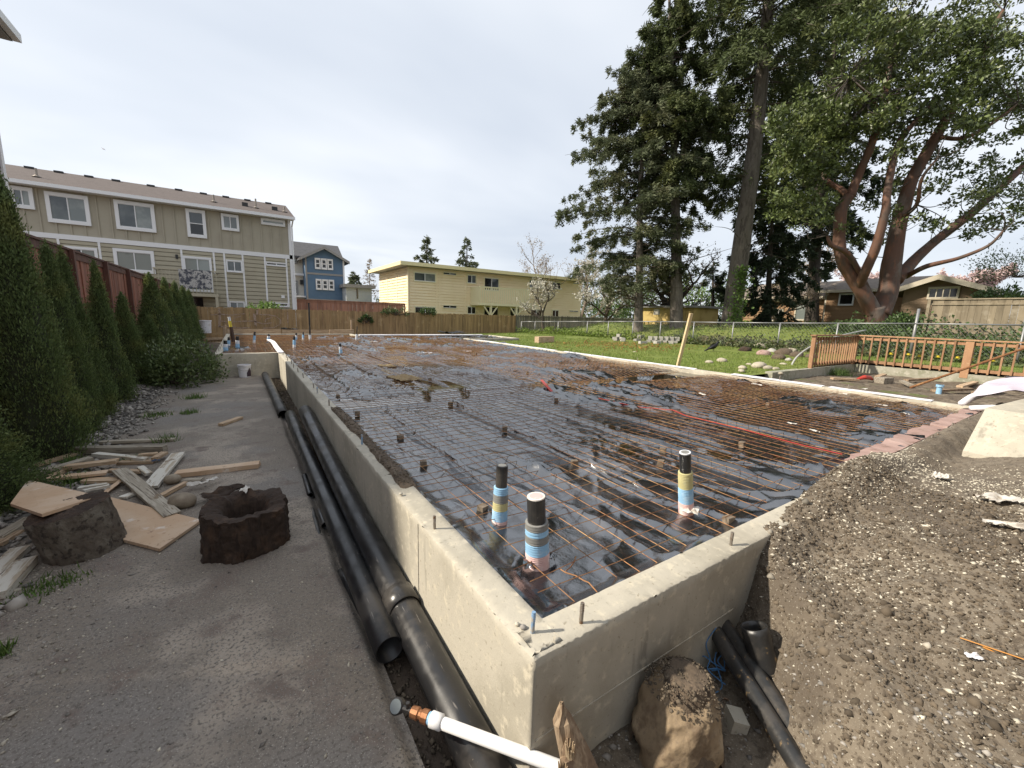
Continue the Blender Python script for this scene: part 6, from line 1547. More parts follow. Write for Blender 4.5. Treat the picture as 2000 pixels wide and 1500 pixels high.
MT['ivy'] = mat('ivy_leaf', (.065, .110, .032), .5, [(2, (.11, .155, .05), .5, .66)], transl=.18, island=.45)
MT['brush'] = mat('mixed_brush', (.085, .11, .04), .6, [(1.3, (.15, .13, .07), .48, .62), (2.7, (.13, .18, .06), .55, .66)], transl=.2, island=.45)
MT['ivy_light'] = mat('light_ivy', (.16, .25, .06), .5, transl=.25, island=.35)
MT['blossom'] = mat('white_blossom', (.50, .475, .40), .8, transl=.25, island=.15)
MT['pink_blossom'] = mat('pink_blossom', (.62, .48, .46), .8, transl=.25, island=.2)
MT['bud'] = mat('tan_buds', (.26, .19, .11), .8, transl=.2, island=.3)
MT['grass'] = mat('grass_blade', (.15, .215, .035), .7, [(.5, (.22, .25, .06), .48, .66)], transl=.3, island=.4)
MT['trunk_grey'] = mat('grey_bark', (.175, .150, .125), .95, [((6, 6, 1.4), (.10, .083, .07), .45, .62), ((18, 18, 4), (.24, .21, .18), .55, .7)], [((14, 14, 3), .7, .05)])
MT['trunk_dark'] = mat('dark_tree_bark', (.055, .045, .037), .95, [((10, 10, 2), (.09, .075, .06), .45, .65)], [((20, 20, 4), .6, .03)])
MT['trunk_mad'] = mat('madrone_bark', (.118, .058, .036), .75, [((2.2, 2.2, .9), (.085, .055, .040), .46, .60), ((5, 5, 1.6), (.19, .080, .038), .56, .70), ((1.0, 1.0, .5), (.17, .135, .11), .56, .68)], [((9, 9, 3), .5, .03)])
MT['twig'] = mat('twig_bark', (.085, .066, .05), .9)
MT['twig_pale'] = mat('pale_twig', (.20, .155, .115), .9)

def tube_pts(pts, k=5):
    P_ = [Vector(tuple(p)) for p in pts]; return curve_wire('', P_, 0, None, '')
def interp_r(r, n): return list(np.interp(np.linspace(0, 1, n), np.linspace(0, 1, len(r)), r))
def rough_tube(mb, pts, rad, n=14, amp=.10, sd=0):
    k0 = len(mb.v); mb.tube(pts, rad, n)
    m_ = len(pts)
    for i in range(m_):
        c = Vector(tuple(pts[i]))
        for q_ in range(n):
            idx = k0 + i * n + q_; v = Vector(mb.v[idx]); a = q_ / n * 6.283
            k = 1 + amp * 2 * (float(fbm(np.array(math.cos(a) * 1.6 + sd), np.array(math.sin(a) * 1.6 + i * .35), 200 + sd, 3)) - .5)
            mb.v[idx] = tuple(c + (v - c) * k)

# ---------------------------------------------------------------- hedge of arborvitae
def make_arb(seed, n_clump=420, per=60, ls=.055, H=2.5, R0=.55):
    rng = np.random.default_rng(seed); A = []; Dn = []
    t = rng.uniform(0.0, 1, n_clump) ** 1.15; a = rng.uniform(0, 6.283, n_clump)
    prof = lambda t: R0 * (np.minimum(1, (1 - t) ** .98 * 1.10)) * (1 - .22 * np.exp(-(t / .07) ** 2)) + .012
    lob = 1 + .16 * np.sin(a * 3 + seed + 5 * t) + .11 * np.sin(a * 5 - seed * 2 + t * 9)
    rr = prof(t) * lob * rng.uniform(.84, 1.07, n_clump)
    C_ = np.stack([rr * np.cos(a), rr * np.sin(a), t * H + .04], -1)
    out = np.stack([np.cos(a), np.sin(a), np.full(n_clump, 1.25)], -1)
    for i in range(n_clump):
        k = per; sp = .055 + .055 * (1 - t[i])
        L = rng.normal(size=(k, 3)) * np.array([sp * .75, sp * .75, sp * 1.25])
        A.append(C_[i] + L - out[i] * .03); Dn.append(out[i] * .55 + rng.normal(size=(k, 3)) * .42 + np.array([0, 0, .25]))
    # leading tip
    k = 260; z = rng.uniform(.86, 1.06, k); A.append(np.stack([rng.normal(0, .03, k) * (1.12 - z) * 6, rng.normal(0, .03, k) * (1.12 - z) * 6, z * H], -1)); Dn.append(rng.normal(size=(k, 3)) * .3 + np.array([0, 0, 1]))
    return leaves(np.concatenate(A), np.concatenate(Dn), ls, ls * .42, rng), prof, H
arb_protos = []
for sd, ncl, per, ls in ((1, 640, 88, .036), (2, 520, 66, .046), (3, 460, 60, .050)):
    V, prof, H = make_arb(sd, ncl, per, ls)
    arb_protos.append((mesh_arrays('foliage', V, np.arange(len(V)).reshape(-1, 4)), prof, H))
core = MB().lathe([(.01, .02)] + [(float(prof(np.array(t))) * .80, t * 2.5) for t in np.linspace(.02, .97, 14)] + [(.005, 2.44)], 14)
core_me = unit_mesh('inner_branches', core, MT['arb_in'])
stem_me = unit_mesh('stem', MB().tube([(0, 0, -.15), (0, 0, .3)], .045, 8), MT['twig'])
for me, _, _ in arb_protos: me.materials.append(MT['arb'])
ARB = [  # y along the hedge, x, height, width, label
    (4.35, -2.92, 1.45, .80, 'nearest arborvitae, cut by the left edge of the picture'),
    (5.95, -2.92, 3.0, .74, 'tallest arborvitae, second from the near end of the hedge'),
    (7.15, -2.92, 2.5, .60, 'broad dark arborvitae right of the tallest one'),
    (8.05, -2.95, 2.5, .54, 'arborvitae behind the broad dark one'),
    (9.3, -2.92, 2.4, .55, 'arborvitae in the middle of the hedge before the low gap'),
    (10.9, -2.9, 1.85, .66, 'lower arborvitae beside the broadleaf shrub'),
    (12.0, -2.66, 1.40, .66, 'smallest arborvitae leaning over the broadleaf shrub'),
    (14.4, -2.85, 2.32, .95, 'first of the far arborvitae behind the broadleaf shrub'),
    (16.9, -2.85, 2.34, .85, 'second of the far arborvitae before the tan fence'),
    (19.5, -2.85, 2.36, .85, 'third of the far arborvitae before the tan fence'),
    (22.4, -2.85, 2.32, .9, 'fourth of the far arborvitae before the tan fence'),
    (25.0, -2.95, 2.25, .85, 'farthest arborvitae at the corner of the tan fence')]
for i, (y_, x_, h_, w_, lab) in enumerate(ARB):
    z_ = float(land(np.array(x_), np.array(y_))) + .0
    me, _, H = arb_protos[0 if i in (0, 1, 2) else (1 if i % 2 else 2)]
    r = thing('arborvitae', (x_, y_, z_), lab, 'tree', 'arborvitae hedge')
    r.rotation_euler = (random.uniform(-.02, .02), random.uniform(-.02, .02), i * 1.7)
    s = h_ / H; r.scale = (w_ * .98 + .05, w_ * .98 + .05, s)
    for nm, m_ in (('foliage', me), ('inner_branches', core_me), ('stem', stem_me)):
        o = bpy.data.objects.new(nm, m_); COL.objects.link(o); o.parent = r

# ---------------------------------------------------------------- broadleaf shrubs
def shrub(name, c, size, n, ls, mt, label, seed, stems=7, cat='shrub', clumps=40, up=.5, aspect=.5):
    rng = np.random.default_rng(seed); c = np.array(c, float); size = np.array(size, float)
    d = rng.normal(size=(clumps, 3)); d[:, 2] = np.abs(d[:, 2]) * .9 + .05; d /= np.linalg.norm(d, axis=1, keepdims=True)
    C_ = c + d * size * rng.uniform(.55, 1.05, (clumps, 1))
    per = n // clumps
    P_ = (C_[:, None] + rng.normal(size=(clumps, per, 3)) * size.mean() * .13).reshape(-1, 3)
    D_ = np.repeat(d, per, 0) * .6 + rng.normal(size=(len(P_), 3)) * .6 + np.array([0, 0, up])
    root = thing(name, (c[0], c[1], c[2]), label, cat)
    leaf_obj('foliage', leaves(P_, D_, ls, ls * aspect, rng), mt, root)
    b = MB()
    for k in range(min(clumps, stems * 4)):
        m_ = (c + C_[k]) / 2 + rng.normal(size=3) * .08; b.tube(tube_pts([c, m_, C_[k]]), interp_r([.022, .012, .005], 13), 5, cap=False)
    obj('stems', b, MT['twig'], root)['kind'] = 'stuff'
    return root
p = at_z(352, 752, -.58); shrub('broadleaf_shrub', (p.x, p.y + .4, -.60), (.72, .95, 1.05), 5200, .085, MT['rhodo'], 'pale green broadleaf shrub at the end of the hedge beside the path', 31, clumps=70)
p = at_z(318, 745, -.5); shrub('broadleaf_shrub', (p.x - .1, p.y + .2, -.55), (.55, .7, .8), 2200, .08, MT['rhodo'], 'darker broadleaf shrub tucked between the arborvitae and the pale shrub', 32, clumps=40)
p = at_y(513, 600, 27.2); shrub('broadleaf_shrub', (p.x, 27.2, .5), (1.05, .6, 1.0), 1500, .16, MT['ivy_light'], 'light green shrub showing over the tan fence by the olive house', 33)
p = at_y(745, 590, 46); shrub('round_shrub', (p.x + .5, 46, .2), (2.2, 1.5, 2.6), 2500, .25, MT['ivy'], 'round dark green bush between the grey outbuilding and the yellow house', 34)
for i, (px, py, w_, lab) in enumerate(((775, 607, 1.1, 'climbing vine over the tan fence at the corner of the yellow house'), (715, 622, .5, 'small vine tuft on the face of the tan fence'), (835, 606, .8, 'vine tuft on the tan fence below the yellow house window'))):
    p = at_y(px, py, 25.9); shrub('fence_vine', (p.x, 25.9, p.z - .25), (w_, .2, .45), 500, .12, MT['ivy'], lab, 36 + i, clumps=18, cat='vine', stems=3)

# ---------------------------------------------------------------- conifers
def conifer(name, trunk_px, hd, r0, crown, nb, nl, mt, label, seed, bark='trunk_grey', lsz=(.30, .085), droop=.45, hang=.5, density=1.0, cat='tree', asym=0., dead=0, rtop=.12, bare=0.):
    """trunk_px: pixels up the trunk; crown: (fraction of trunk, radius in m) pairs"""
    rng = np.random.default_rng(seed)
    T_ = np.array([at_h(px, py, hd) for px, py in trunk_px]); T_[0, 2] -= .3
    tp = tube_pts(T_); TP = np.array([tuple(v) for v in tp]); n = len(TP)
    seg = np.linalg.norm(np.diff(TP, axis=0), axis=1); cum = np.concatenate([[0], np.cumsum(seg)]); cum /= cum[-1]
    base = TP[0] + np.array([0, 0, .3])
    root = thing(name, base, label, cat)
    b = MB(); rough_tube(b, tp, [max(.02, (r0 * (1 - u) + r0 * rtop * u) * (1 + .35 * math.exp(-u * 40))) for u in cum], 16, .09, seed); obj('trunk', b, MT[bark], root, smooth=True)
    cf = np.array([c[0] for c in crown]); crad = np.array([c[1] for c in crown])
    u = rng.uniform(cf[0], cf[-1], nb); u.sort()
    az = rng.uniform(0, 6.283, nb) + np.arange(nb) * 2.4
    L = np.interp(u, cf, crad) * rng.uniform(.60, 1.12, nb)
    B0 = np.stack([np.interp(u, cum, TP[:, k]) for k in range(3)], -1)
    dirh = np.stack([np.cos(az), np.sin(az), 0 * az], -1)
    if asym: L = L * (1 + asym * (dirh @ RH))
    bw = MB(); A = []; Dn = []
    lat = np.stack([-dirh[:, 1], dirh[:, 0], 0 * az], -1)
    for i in range(nb):
        if u[i] < bare and -(dirh[i] @ FH) > .35: continue
        rise = rng.uniform(.0, .30); dr = droop * rng.uniform(.7, 1.3)
        f_ = lambda t: B0[i] + dirh[i] * (L[i] * t)[:, None] + np.array([0, 0, 1]) * (L[i] * (rise * t - dr * t * t))[:, None]
        tt = np.linspace(0, 1, 5); pts = f_(tt); bw.tube(pts, [.028 * r0 * 1.6 + .02, .03, .022, .014, .006], 4, cap=False)
        k = max(20, int(nl / nb * (L[i] / crad.max()) ** 1.0 * 1.5))
        ns = max(4, int(L[i] * 3.2))                                      # side sprays
        ts = rng.uniform(.22, 1.0, ns); side = rng.choice([-1, 1], ns) * rng.uniform(.2, 1, ns) * L[i] * .34 * (1.15 - ts)
        sid = rng.integers(0, ns, k); fr = rng.uniform(0, 1, k)
        c_ = f_(ts)[sid] + lat[i] * (side[sid] * fr)[:, None] + np.array([0, 0, -1.0]) * (hang * fr * fr * np.abs(side[sid]) + np.abs(rng.normal(0, .10, k)))[:, None] + rng.normal(size=(k, 3)) * .07
        A.append(c_); Dn.append(lat[i] * np.sign(side[sid])[:, None] * .8 + dirh[i] * .6 + np.array([0, 0, -.35 * hang]) + rng.normal(size=(k, 3)) * .45)
    for i in range(dead):
        uu = rng.uniform(.12, cf[0] + .05); a = rng.uniform(0, 6.283); o = np.array([np.interp(uu, cum, TP[:, q]) for q in range(3)]); l = rng.uniform(.8, 3.2)
        e = o + np.array([math.cos(a), math.sin(a), rng.uniform(-.15, .5)]) * l; m_ = (o + e) / 2 + rng.normal(size=3) * .15
        bw.tube(tube_pts([o, m_, e]), interp_r([.035, .02, .006], 13), 4, cap=False)
    obj('branches', bw, MT['twig'], root)['kind'] = 'stuff'
    leaf_obj('crown', leaves(np.concatenate(A), np.concatenate(Dn), lsz[0], lsz[1], rng), mt, root)
    return root
conifer('pine_tree', [(1247, 655), (1249, 520), (1250, 400), (1256, 280), (1262, 180), (1272, 85)], 27.0, .30, [(.16, 2.6), (.30, 3.9), (.45, 4.4), (.62, 4.3), (.78, 3.6), (.90, 2.3), (1.0, .5)], 190, 92000, MT['pine'], 'tall pine with slim trunk, leftmost of the big trees', 41, lsz=(.22, .06), droop=.25, hang=.45, dead=46, asym=-.15)
conifer('fir_tree', [(1322, 658), (1321, 520), (1319, 400), (1316, 280), (1312, 150), (1308, 20), (1306, -60)], 26.5, .40, [(.38, 1.6), (.46, 3.2), (.60, 3.4), (.75, 3.0), (.90, 2.0), (1.0, .7)], 150, 76000, MT['fir'], 'fir tree with straight grey trunk, second of the big trees', 42, lsz=(.24, .062), droop=.45, hang=.9, dead=14, bare=.42)
conifer('fir_tree', [(1425, 650), (1437, 560), (1452, 450), (1468, 330), (1480, 230), (1493, 100), (1506, -60), (1520, -230)], 26.0, .57, [(.34, 2.4), (.42, 4.8), (.55, 6.2), (.68, 7.0), (.82, 6.4), (1.0, 4.0)], 190, 115000, MT['fir'], 'biggest fir with thick grey trunk and drooping boughs', 43, lsz=(.26, .066), droop=.42, hang=1.0, dead=8, rtop=.35, bare=.62)
conifer('fir_tree', [(1585, 640), (1592, 500), (1605, 350), (1620, 180), (1640, 0), (1655, -160)], 33.0, .45, [(.15, 2.2), (.3, 4.4), (.5, 5.6), (.75, 5.6), (1.0, 3.0)], 150, 60000, MT['cedar_dark'], 'dark fir behind the red-barked tree', 44, bark='trunk_dark', lsz=(.36, .10), droop=.5, hang=.9)
conifer('drooping_yew', [(1500, 640), (1502, 540), (1508, 430), (1515, 310)], 29.5, .24, [(.10, 2.3), (.4, 2.7), (.75, 2.3), (1.0, .8)], 90, 24000, MT['cedar_dark'], 'dark drooping evergreen behind the thickest fir trunk', 45, bark='trunk_dark', droop=.6, hang=1.2, lsz=(.28, .08))
conifer('drooping_yew', [(1392, 650), (1392, 590), (1393, 510)], 31.5, .2, [(.1, 1.5), (.5, 1.6), (1.0, .4)], 34, 4500, MT['cedar_dark'], 'small dark evergreen left of the thickest fir trunk', 46, bark='trunk_dark', droop=.6, hang=1.0, lsz=(.28, .08))
for px, top, hd, w_, sd, lab in ((833, 463, 62, 2.9, 47, 'far conifer over the yellow house roof, left one'), (912, 464, 66, 2.7, 48, 'far conifer over the yellow house roof, right one'), (692, 531, 64, 1.7, 49, 'small far conifer over the grey outbuilding')):
    conifer('far_conifer', [(px + 0, 615), (px, (615 + top) / 2), (px, top)], hd, .25, [(.05, w_), (.45, w_ * .92), (.75, w_ * .55), (1.0, .15)], 70, 5200, MT['pine'], lab, sd, lsz=(.50, .17), droop=.25, hang=.5)

# ---------------------------------------------------------------- bare and blossoming trees
def branchy(name, base_px, hd, r0, spread, levels, label, seed, bark, leafmt=None, nleaf=0, lsz=(.12, .09), h=None, up=.75, forks=3, cat='tree', trunks=1, first=.35):
    rng = np.random.default_rng(seed); b0 = at_h(*base_px, hd)
    root = thing(name, b0, label, cat); b = MB(); tips = []
    def grow(p, d, l, r, lv):
        n_ = 4; pts = [p]; q_ = p.copy(); dd = d.copy()
        for k in range(n_):
            dd = dd + rng.normal(size=3) * .13 + np.array([0, 0, .05]); dd /= np.linalg.norm(dd); q_ = q_ + dd * l / n_; pts.append(q_)
        b.tube(pts, list(np.linspace(r, r * .55, n_ + 1)), 7 if lv > 1 else (5 if lv > 0 else 3), cap=False)
        if lv == 0: tips.extend(pts[1:]); return
        for k in range(forks + (1 if lv == levels else 0)):
            a = rng.uniform(0, 6.283); t = np.array([math.cos(a), math.sin(a), rng.uniform(-.1, up)]); nd = dd * .55 + t * spread; nd /= np.linalg.norm(nd)
            o = pts[-1] if k == 0 else pts[rng.integers(1, n_ + 1)]
            grow(np.array(o), nd, l * rng.uniform(.58, .85), r * rng.uniform(.42, .6), lv - 1)
    for k in range(trunks):
        d = np.array([rng.normal(0, .22), rng.normal(0, .22), 1.0]) if trunks > 1 else np.array([rng.normal(0, .06), rng.normal(0, .06), 1.0])
        grow(np.array(b0) - np.array([0, 0, .2]), d / np.linalg.norm(d), h * first, r0, levels)
    obj('trunk', b, MT[bark], root)
    if leafmt is not None:
        tp = np.array(tips); k = rng.integers(0, len(tp), nleaf); P_ = tp[k] + rng.normal(size=(nleaf, 3)) * .12
        leaf_obj('crown', leaves(P_, rng.normal(size=(nleaf, 3)), lsz[0], lsz[1], rng), MT[leafmt], root)
    return root
branchy('blossom_tree', (1062, 655), 31.5, .14, .75, 4, 'small bare tree with a few white blossoms before the yellow house', 51, 'twig', 'blossom', 900, (.14, .11), 5.4, .9)
branchy('blossom_tree', (1040, 640), 46, .16, .45, 4, 'bare pinkish tree rising behind the yellow house', 52, 'twig_pale', 'bud', 1600, (.14, .08), 9.5, 1.2)
branchy('blossom_tree', (1130, 640), 44, .22, .55, 4, 'white blossoming tree behind the yellow house beside the pine', 53, 'twig_pale', 'blossom', 3200, (.18, .14), 9.0, 1.1)
branchy('magnolia', (1180, 650), 34, .20, .75, 4, 'white flowering tree behind the pine trunk', 54, 'twig', 'blossom', 1500, (.15, .12), 6.0, .8)
branchy('spreading_tree', (1293, 648), 29.5, .28, .85, 5, 'dark spreading bare tree with forked trunk beside the garden shed', 55, 'trunk_dark', 'bud', 2500, (.12, .08), 6.4, .6, trunks=2, first=.36)
branchy('bare_tree', (1505, 630), 33, .14, .85, 4, 'small bare crooked tree before the brown house', 56, 'twig_pale', 'bud', 1300, (.10, .07), 4.6, .5, trunks=2)
conifer('bare_larch', [(723, 605), (722, 550), (722, 505)], 58, .11, [(.25, 1.6), (.6, 1.2), (1.0, .1)], 46, 500, MT['bud'], 'tall slim bare tree beyond the grey outbuilding', 57, bark='twig_pale', lsz=(.2, .08), droop=.1, hang=.3)
branchy('pink_tree', (1700, 620), 56, .3, .7, 4, 'pink blossoming tree behind the brown house, left one', 58, 'twig', 'pink_blossom', 4500, (.22, .18), 8.5, .6)
branchy('pink_tree', (1880, 620), 54, .3, .7, 4, 'pink blossoming tree behind the brown house, right one', 59, 'twig', 'pink_blossom', 7000, (.26, .22), 8.5, .6)
branchy('bare_tree', (1590, 620), 60, .25, .5, 4, 'distant bare trees above the brown house roof', 60, 'twig_pale', 'bud', 1500, (.2, .12), 11, 1.0)

# ---------------------------------------------------------------- red-barked tree
HM = 20.0
mad = thing('madrone_tree', at_h(1712, 648, HM), 'big madrone with smooth orange-red limbs and glossy leaves, rightmost tree', 'tree')
b = MB(); s_ = HM / 800.0
LIMBS = [
    ([(1716, 740, 0), (1714, 668, 0), (1712, 640, 0), (1708, 600, 0)], [36, 31, 28, 27]),
    ([(1706, 612, 0), (1690, 580, 0), (1662, 536, .1), (1645, 505, .1), (1639, 465, .2), (1644, 408, .2), (1660, 382, .1)], [23, 20, 19, 17, 16, 15, 14]),
    ([(1660, 384, .1), (1677, 342, .1), (1701, 285, -.3), (1720, 228, -.6), (1734, 157, -.6), (1743, 100, -.4), (1760, 30, 0)], [13, 11, 10, 9, 7, 5, 2]),
    ([(1660, 384, .1), (1640, 368, .5), (1612, 350, .9), (1606, 305, 1.2), (1598, 260, 1.5)], [9, 8, 7, 5, 2]),
    ([(1678, 560, .0), (1690, 530, -.6), (1710, 484, -1.0), (1729, 413, -1.2), (1734, 370, -1.1), (1753, 285, -.8), (1790, 235, -.4), (1834, 190, .2)], [14, 13, 12, 10, 9, 8, 6, 3]),
    ([(1715, 615, 0), (1734, 570, .2), (1743, 503, .3), (1758, 427, .3), (1781, 351, .2), (1829, 266, 0), (1867, 200, -.3), (1905, 142, -.5), (1928, 80, -.6), (1960, 20, -.6)], [28, 26, 24, 20, 16, 13, 11, 9, 7, 4]),
    ([(1750, 548, .2), (1791, 503, .9), (1834, 465, 1.2), (1896, 418, 1.4), (1943, 375, 1.5), (2000, 323, 1.6), (2070, 250, 1.6)], [18, 15, 13, 12, 11, 10, 6]),
    ([(1700, 575, 0), (1660, 500, -.4), (1625, 480, -.6), (1616, 460, -.6)], [7, 7, 6, 3]),
    ([(1770, 540, .4), (1810, 520, -.8), (1870, 505, -1.4), (1930, 480, -2.), (1960, 450, -2.2)], [8, 7, 5, 4, 2]),
    ([(1758, 427, .3), (1790, 400, -1.), (1800, 350, -1.5), (1830, 310, -1.9)], [6, 5, 4, 2]),
    ([(1829, 266, 0), (1880, 270, -.9), (1940, 240, -1.4), (1990, 200, -1.8)], [6, 5, 4, 2]),
    ([(1720, 228, -.6), (1700, 190, -1.2), (1660, 150, -1.5)], [5, 4, 2]),
]
for i, (pp, rr) in enumerate(LIMBS):
    pts = [at_h(px, py, HM + dd) for px, py, dd in pp]; tp = tube_pts(pts)
    rough_tube(b, tp, [max(.012, r * s_ * .62) for r in interp_r(rr, len(tp))], 14, .11, 60 + i)
obj('trunk', b, MT['trunk_mad'], mad, smooth=True)
rng = np.random.default_rng(77); A = []; Dn = []; tw = MB()
limb_pts = np.array([at_h(px, py, HM + dd) for pp, rr in LIMBS[2:] for px, py, dd in pp[1:]])
def foliage_patch(n, px0, px1, py0, py1, dd0, dd1, rad, per, thin=None):
    for k in range(n):
        px = rng.uniform(px0, px1); py = rng.uniform(py0, py1)
        if thin is not None and thin(px, py) < rng.uniform(): continue
        c = at_h(px, py, HM + rng.uniform(dd0, dd1)); r = rad * rng.uniform(.45, 1.0); m_ = int(per * rng.uniform(.7, 1.3) * (r / rad) ** 1.2 * 1.15)
        L = rng.normal(size=(m_, 3)); L /= np.linalg.norm(L, axis=1, keepdims=True); L *= r * rng.uniform(.25, 1, (m_, 1)) ** .6
        L[:, 2] *= .6
        A.append(c + L); Dn.append(L / r + rng.normal(size=(m_, 3)) * .6 + np.array([0, 0, .35]))
        j = np.argmin(np.linalg.norm(limb_pts - c, axis=1)); o = limb_pts[j]; mid = (o + c) / 2 + rng.normal(size=3) * .2 - np.array([0, 0, .15])
        if np.linalg.norm(o - c) < 1.7: tw.tube(tube_pts([o, mid, c]), interp_r([.026, .016, .006], 13), 4, cap=False)
foliage_patch(140, 1508, 1640, 205, 440, -1.5, 2.0, .50, 105, lambda x, y: 1.1 - abs((x - 1560) / 95) ** 3 * .6 - max(0, (y - 360) / 120))
foliage_patch(230, 1620, 1960, 40, 250, -2.6, 2.4, .52, 105, lambda x, y: .9)
foliage_patch(90, 1700, 2040, 180, 330, -2.0, 2.6, .48, 85)
foliage_patch(46, 1640, 1760, 230, 480, -.6, 2.8, .42, 60)
foliage_patch(80, 1750, 2040, 320, 470, -1.8, 2.8, .42, 50)
foliage_patch(30, 1560, 1700, 150, 260, -1.5, 1.5, .48, 95)
foliage_patch(75, 1840, 2100, -60, 200, -2., 2., .55, 95)
foliage_patch(40, 1660, 1900, -60, 60, -2., 2., .55, 95)
leaf_obj('crown', leaves(np.concatenate(A), np.concatenate(Dn), .175, .092, rng), MT['madrone'], mad)
obj('twigs', tw, MT['trunk_dark'], mad)['kind'] = 'stuff'
# bare twigs at the right under the crown
# ---------------------------------------------------------------- ivy, ground cover, weeds, grass
T3 = np.array([at_h(1428, 640, 25.3), at_h(1440, 560, 25.3), at_h(1446, 520, 25.3)])
k = 700; f_ = rng.uniform(0, 1, k); P_ = np.stack([np.interp(f_, [0, .6, 1], T3[:, q]) for q in range(3)], -1) + RH * rng.normal(.18, .28, k)[:, None] - FH * rng.uniform(-.02, .12, k)[:, None]
iv = thing('ivy', T3[0], 'light green ivy climbing the thickest fir trunk', 'ivy'); leaf_obj('foliage', leaves(P_, rng.normal(size=(k, 3)) - FH * .6, .16, .14, rng), MT['ivy_light'], iv)
def carpet(name, n, yr, dr, hr, ls, mt, label, seed, dens=None):
    rng = np.random.default_rng(seed); y = rng.uniform(*yr, n); d = rng.uniform(*dr, n); x = chain_x(y) + d
    if dens is not None: kk = dens(y, d) > rng.uniform(0, 1, n); x, y, d = x[kk], y[kk], d[kk]
    z = land(x, y) + .02 + hr * rng.uniform(0, 1, len(x)) ** 1.5 * fbm(x * 1.4, y * 1.4, seed) * 1.6
    V = leaves(np.stack([x, y, z], -1), rng.normal(size=(len(x), 3)) + np.array([-.3, 0, .5]), ls, ls * .8, rng)
    return tag(leaf_obj(name, V, mt), label, 'ground cover', kind='stuff')
carpet('ivy_carpet', 12000, (-4, 14), (-.7, 1.7), .35, .12, MT['brush'], 'ivy covering the foot of the bank along the chain link fence', 71)
carpet('ivy_carpet', 9000, (-5, 6.8), (.6, 4.4), .95, .13, MT['ivy'], 'taller ivy and brambles on the bank under the madrone', 72)
carpet('bank_grass', 16000, (-6, 24), (.5, 16), .16, .12, MT['grass'], 'grass on the bank beyond the chain link fence', 73)
carpet('fence_weeds', 3000, (12, 25.5), (-.6, .6), .45, .13, MT['grass'], 'weeds along the foot of the chain link fence', 74)
for i, (px, py, hd, w_, lab) in enumerate(((1700, 640, 18.6, .9, 'bush of ivy at the foot of the madrone'), (1760, 622, 18.8, .8, 'bush right of the madrone trunk before the weathered fence'), (1950, 570, 20.5, 1.0, 'light bush on top of the weathered fence'), (1985, 520, 26, 2.2, 'tall hazy bush at the right edge beyond the brown house'), (1650, 628, 21, .7, 'low bush left of the madrone trunk'))):
    c = at_h(px, py + 22, hd); shrub('bank_bush', (c[0], c[1], c[2]), (w_, w_, w_ * .75), 1700, .13, MT['ivy'], lab, 81 + i, clumps=40)
p = at_h(1245, 560, 62)
for i, (px, hd, w_, h_) in enumerate(((1240, 60, 5, 5.5), (1330, 64, 6, 6.5), (1420, 62, 5, 6), (1170, 66, 5, 5))):
    c = at_h(px, 625, hd); shrub('far_bush', (c[0], c[1], c[2] - .5), (w_, 3, h_), 2600, .40, MT['ivy'] if i != 1 else MT['ivy_light'], ('green', 'bright green', 'dark green', 'dull green')[i] + ' tree clump far behind the ' + ('garden shed', 'spreading tree', 'thickest trunk', 'grey fence'), 'x', cat='tree') if False else shrub('far_bush', (c[0], c[1], c[2] - .5), (w_, 3, h_), 2600, .40, MT['ivy'] if i != 1 else MT['ivy_light'], ('green clump of trees far behind the garden shed', 'bright green clump of trees behind the spreading tree', 'dark clump of trees far behind the thickest trunk', 'dull green clump of trees far behind the grey fence')[i], 91 + i, cat='tree')
# lawn grass blades
def blades(name, X, Y, Z, h, w, mt, seed):
    rng = np.random.default_rng(seed); n = len(X); a = rng.uniform(0, 6.283, n); t = rng.normal(0, .35, (n, 2)); hh = h * rng.uniform(.5, 1.4, n)
    P_ = np.stack([X, Y, Z], -1); S_ = np.stack([np.cos(a), np.sin(a), 0 * a], -1) * w * .5
    V = np.stack([P_ - S_, P_ + S_, P_ + np.stack([t[:, 0] * hh, t[:, 1] * hh, hh], -1)], 1).reshape(-1, 3)
    return objarr(name, V, np.arange(n * 3).reshape(-1, 3), mt)
n = 70000; y = RNG.uniform(-.5, 26, n); x = 8.95 + (chain_x(y) - 8.9) * RNG.uniform(0, 1, n) ** 1.4
k = ~((y < 4.45) & (x < 16.8)) & ~((x < 12.2) & (y > 17.5)) & (fbm(x * .6, y * .6, 5) > .36)
x, y = x[k], y[k]; tag(blades('lawn_grass', x, y, land(x, y) + .015, .075, .018, MT['grass'], 5), 'short green grass growing on the lawn', 'grass', kind='stuff')
def tuft(px, py, z, r, h, n, lab, seed, mt='weed'):
    p = at_z(px, py, z); rng = np.random.default_rng(seed); k = n; x = p.x + rng.normal(0, r * .5, k); y = p.y + rng.normal(0, r * .5, k)
    o = blades('weed', x - p.x, y - p.y, 0 * x, h, .012, MT[mt], seed); o.location = (p.x, p.y, z); ORG[o.name] = o.location; return tag(o, lab, 'weed', 'weeds along the path', 'stuff')
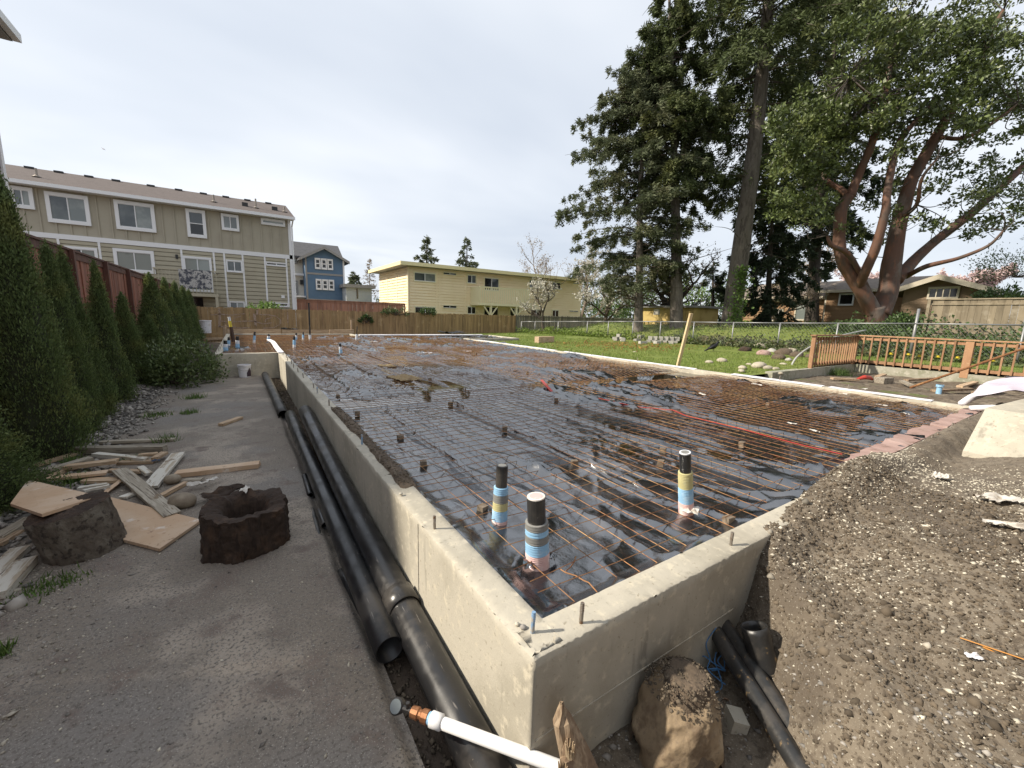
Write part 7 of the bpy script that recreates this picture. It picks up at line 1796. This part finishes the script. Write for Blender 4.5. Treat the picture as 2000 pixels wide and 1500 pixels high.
for i, (px, py, r, h, lab) in enumerate(((380, 778, .16, .10, 'grass tuft at the path edge farthest along the stony bed'), (310, 812, .18, .08, 'low weeds in the stony bed beyond the timber'), (370, 808, .12, .08, 'small weed tuft at the path edge beyond the timber'), (325, 862, .13, .09, 'weed beside the end of the long grey beam'), (148, 942, .12, .10, 'weed growing in the timber heap'), (255, 903, .08, .07, 'tiny weed among the boards'), (75, 1155, .16, .045, 'spreading weed at the foot of the log'), (120, 1140, .10, .04, 'small weed right of the log foot'), (2, 1280, .06, .05, 'weed at the left edge of the path'), (140, 905, .1, .08, 'weed behind the pinkish plank'), (1640, 733, .35, .22, 'grass clump at the left end of the sunken bed'))):
    tuft(px, py, -.62 if i < 10 else -.34, r, h, 130 if i < 10 else 400, lab, 101 + i)
# fallen orange needles on the lawn
P, s = scatter(5000, 9.5, 18, 9.5, 17.5, lambda x, y: land(x, y) + .055, .030, mask=lambda x, y: np.exp(-((x - 14.2 - (13.5 - y) * .25) / 1.9) ** 2 - ((y - 12.6) / 2.4) ** 2) * 1.2)
MT['needle'] = mat('orange_needles', (.26, .135, .035), .9, island=.35)
tag(pebbles('fallen_needles', P, s, MT['needle'], .25), 'patch of orange fallen needles on the lawn before the block pile', 'needles', kind='stuff')
# daffodils behind the railing
for i in range(7):
    y_ = 3.6 - i * .38; x_ = 17.6 + .3 * math.sin(i * 2.1)
    z_ = float(land(np.array(x_), np.array(y_)))
    d = thing('daffodil', (x_, y_, z_), 'yellow daffodil flowering behind the wooden railing', 'flower', 'daffodils behind the railing')
    obj('stem', MB().tube([(x_, y_, z_), (x_ - .02, y_, z_ + .3)], .008, 5), MT['weed'], d); obj('flower', MB().lathe([(.0, -.03), (.07, .0), (.03, .01), (.045, .05), (.0, .03)], 7, (x_ - .02, y_, z_ + .31)), MT['yellow'], d)
# a bird in flight
p = Vector(tuple(at_h(202, 291, 60)))
bd = thing('flying_bird', p, 'small gull flying in the grey sky above the olive house', 'bird')
MTb = mat('gull', (.5, .46, .46), .8)
R3 = Vector(tuple(RH)); bd.scale = (.55, .55, .55)
obj('body', MB().tube([p - R3 * .25, p, p + R3 * .25], [.03, .10, .03], 8), MTb, bd)
obj('wing', MB().tube([p, p + Vector((0, 0, .22)) - R3 * .3, p + Vector((0, 0, .30)) - R3 * .65], [.08, .06, .01], 6), MTb, bd)
obj('wing', MB().tube([p, p + Vector((0, 0, -.15)) + R3 * .3, p + Vector((0, 0, -.3)) + R3 * .55], [.08, .06, .01], 6), MTb, bd)
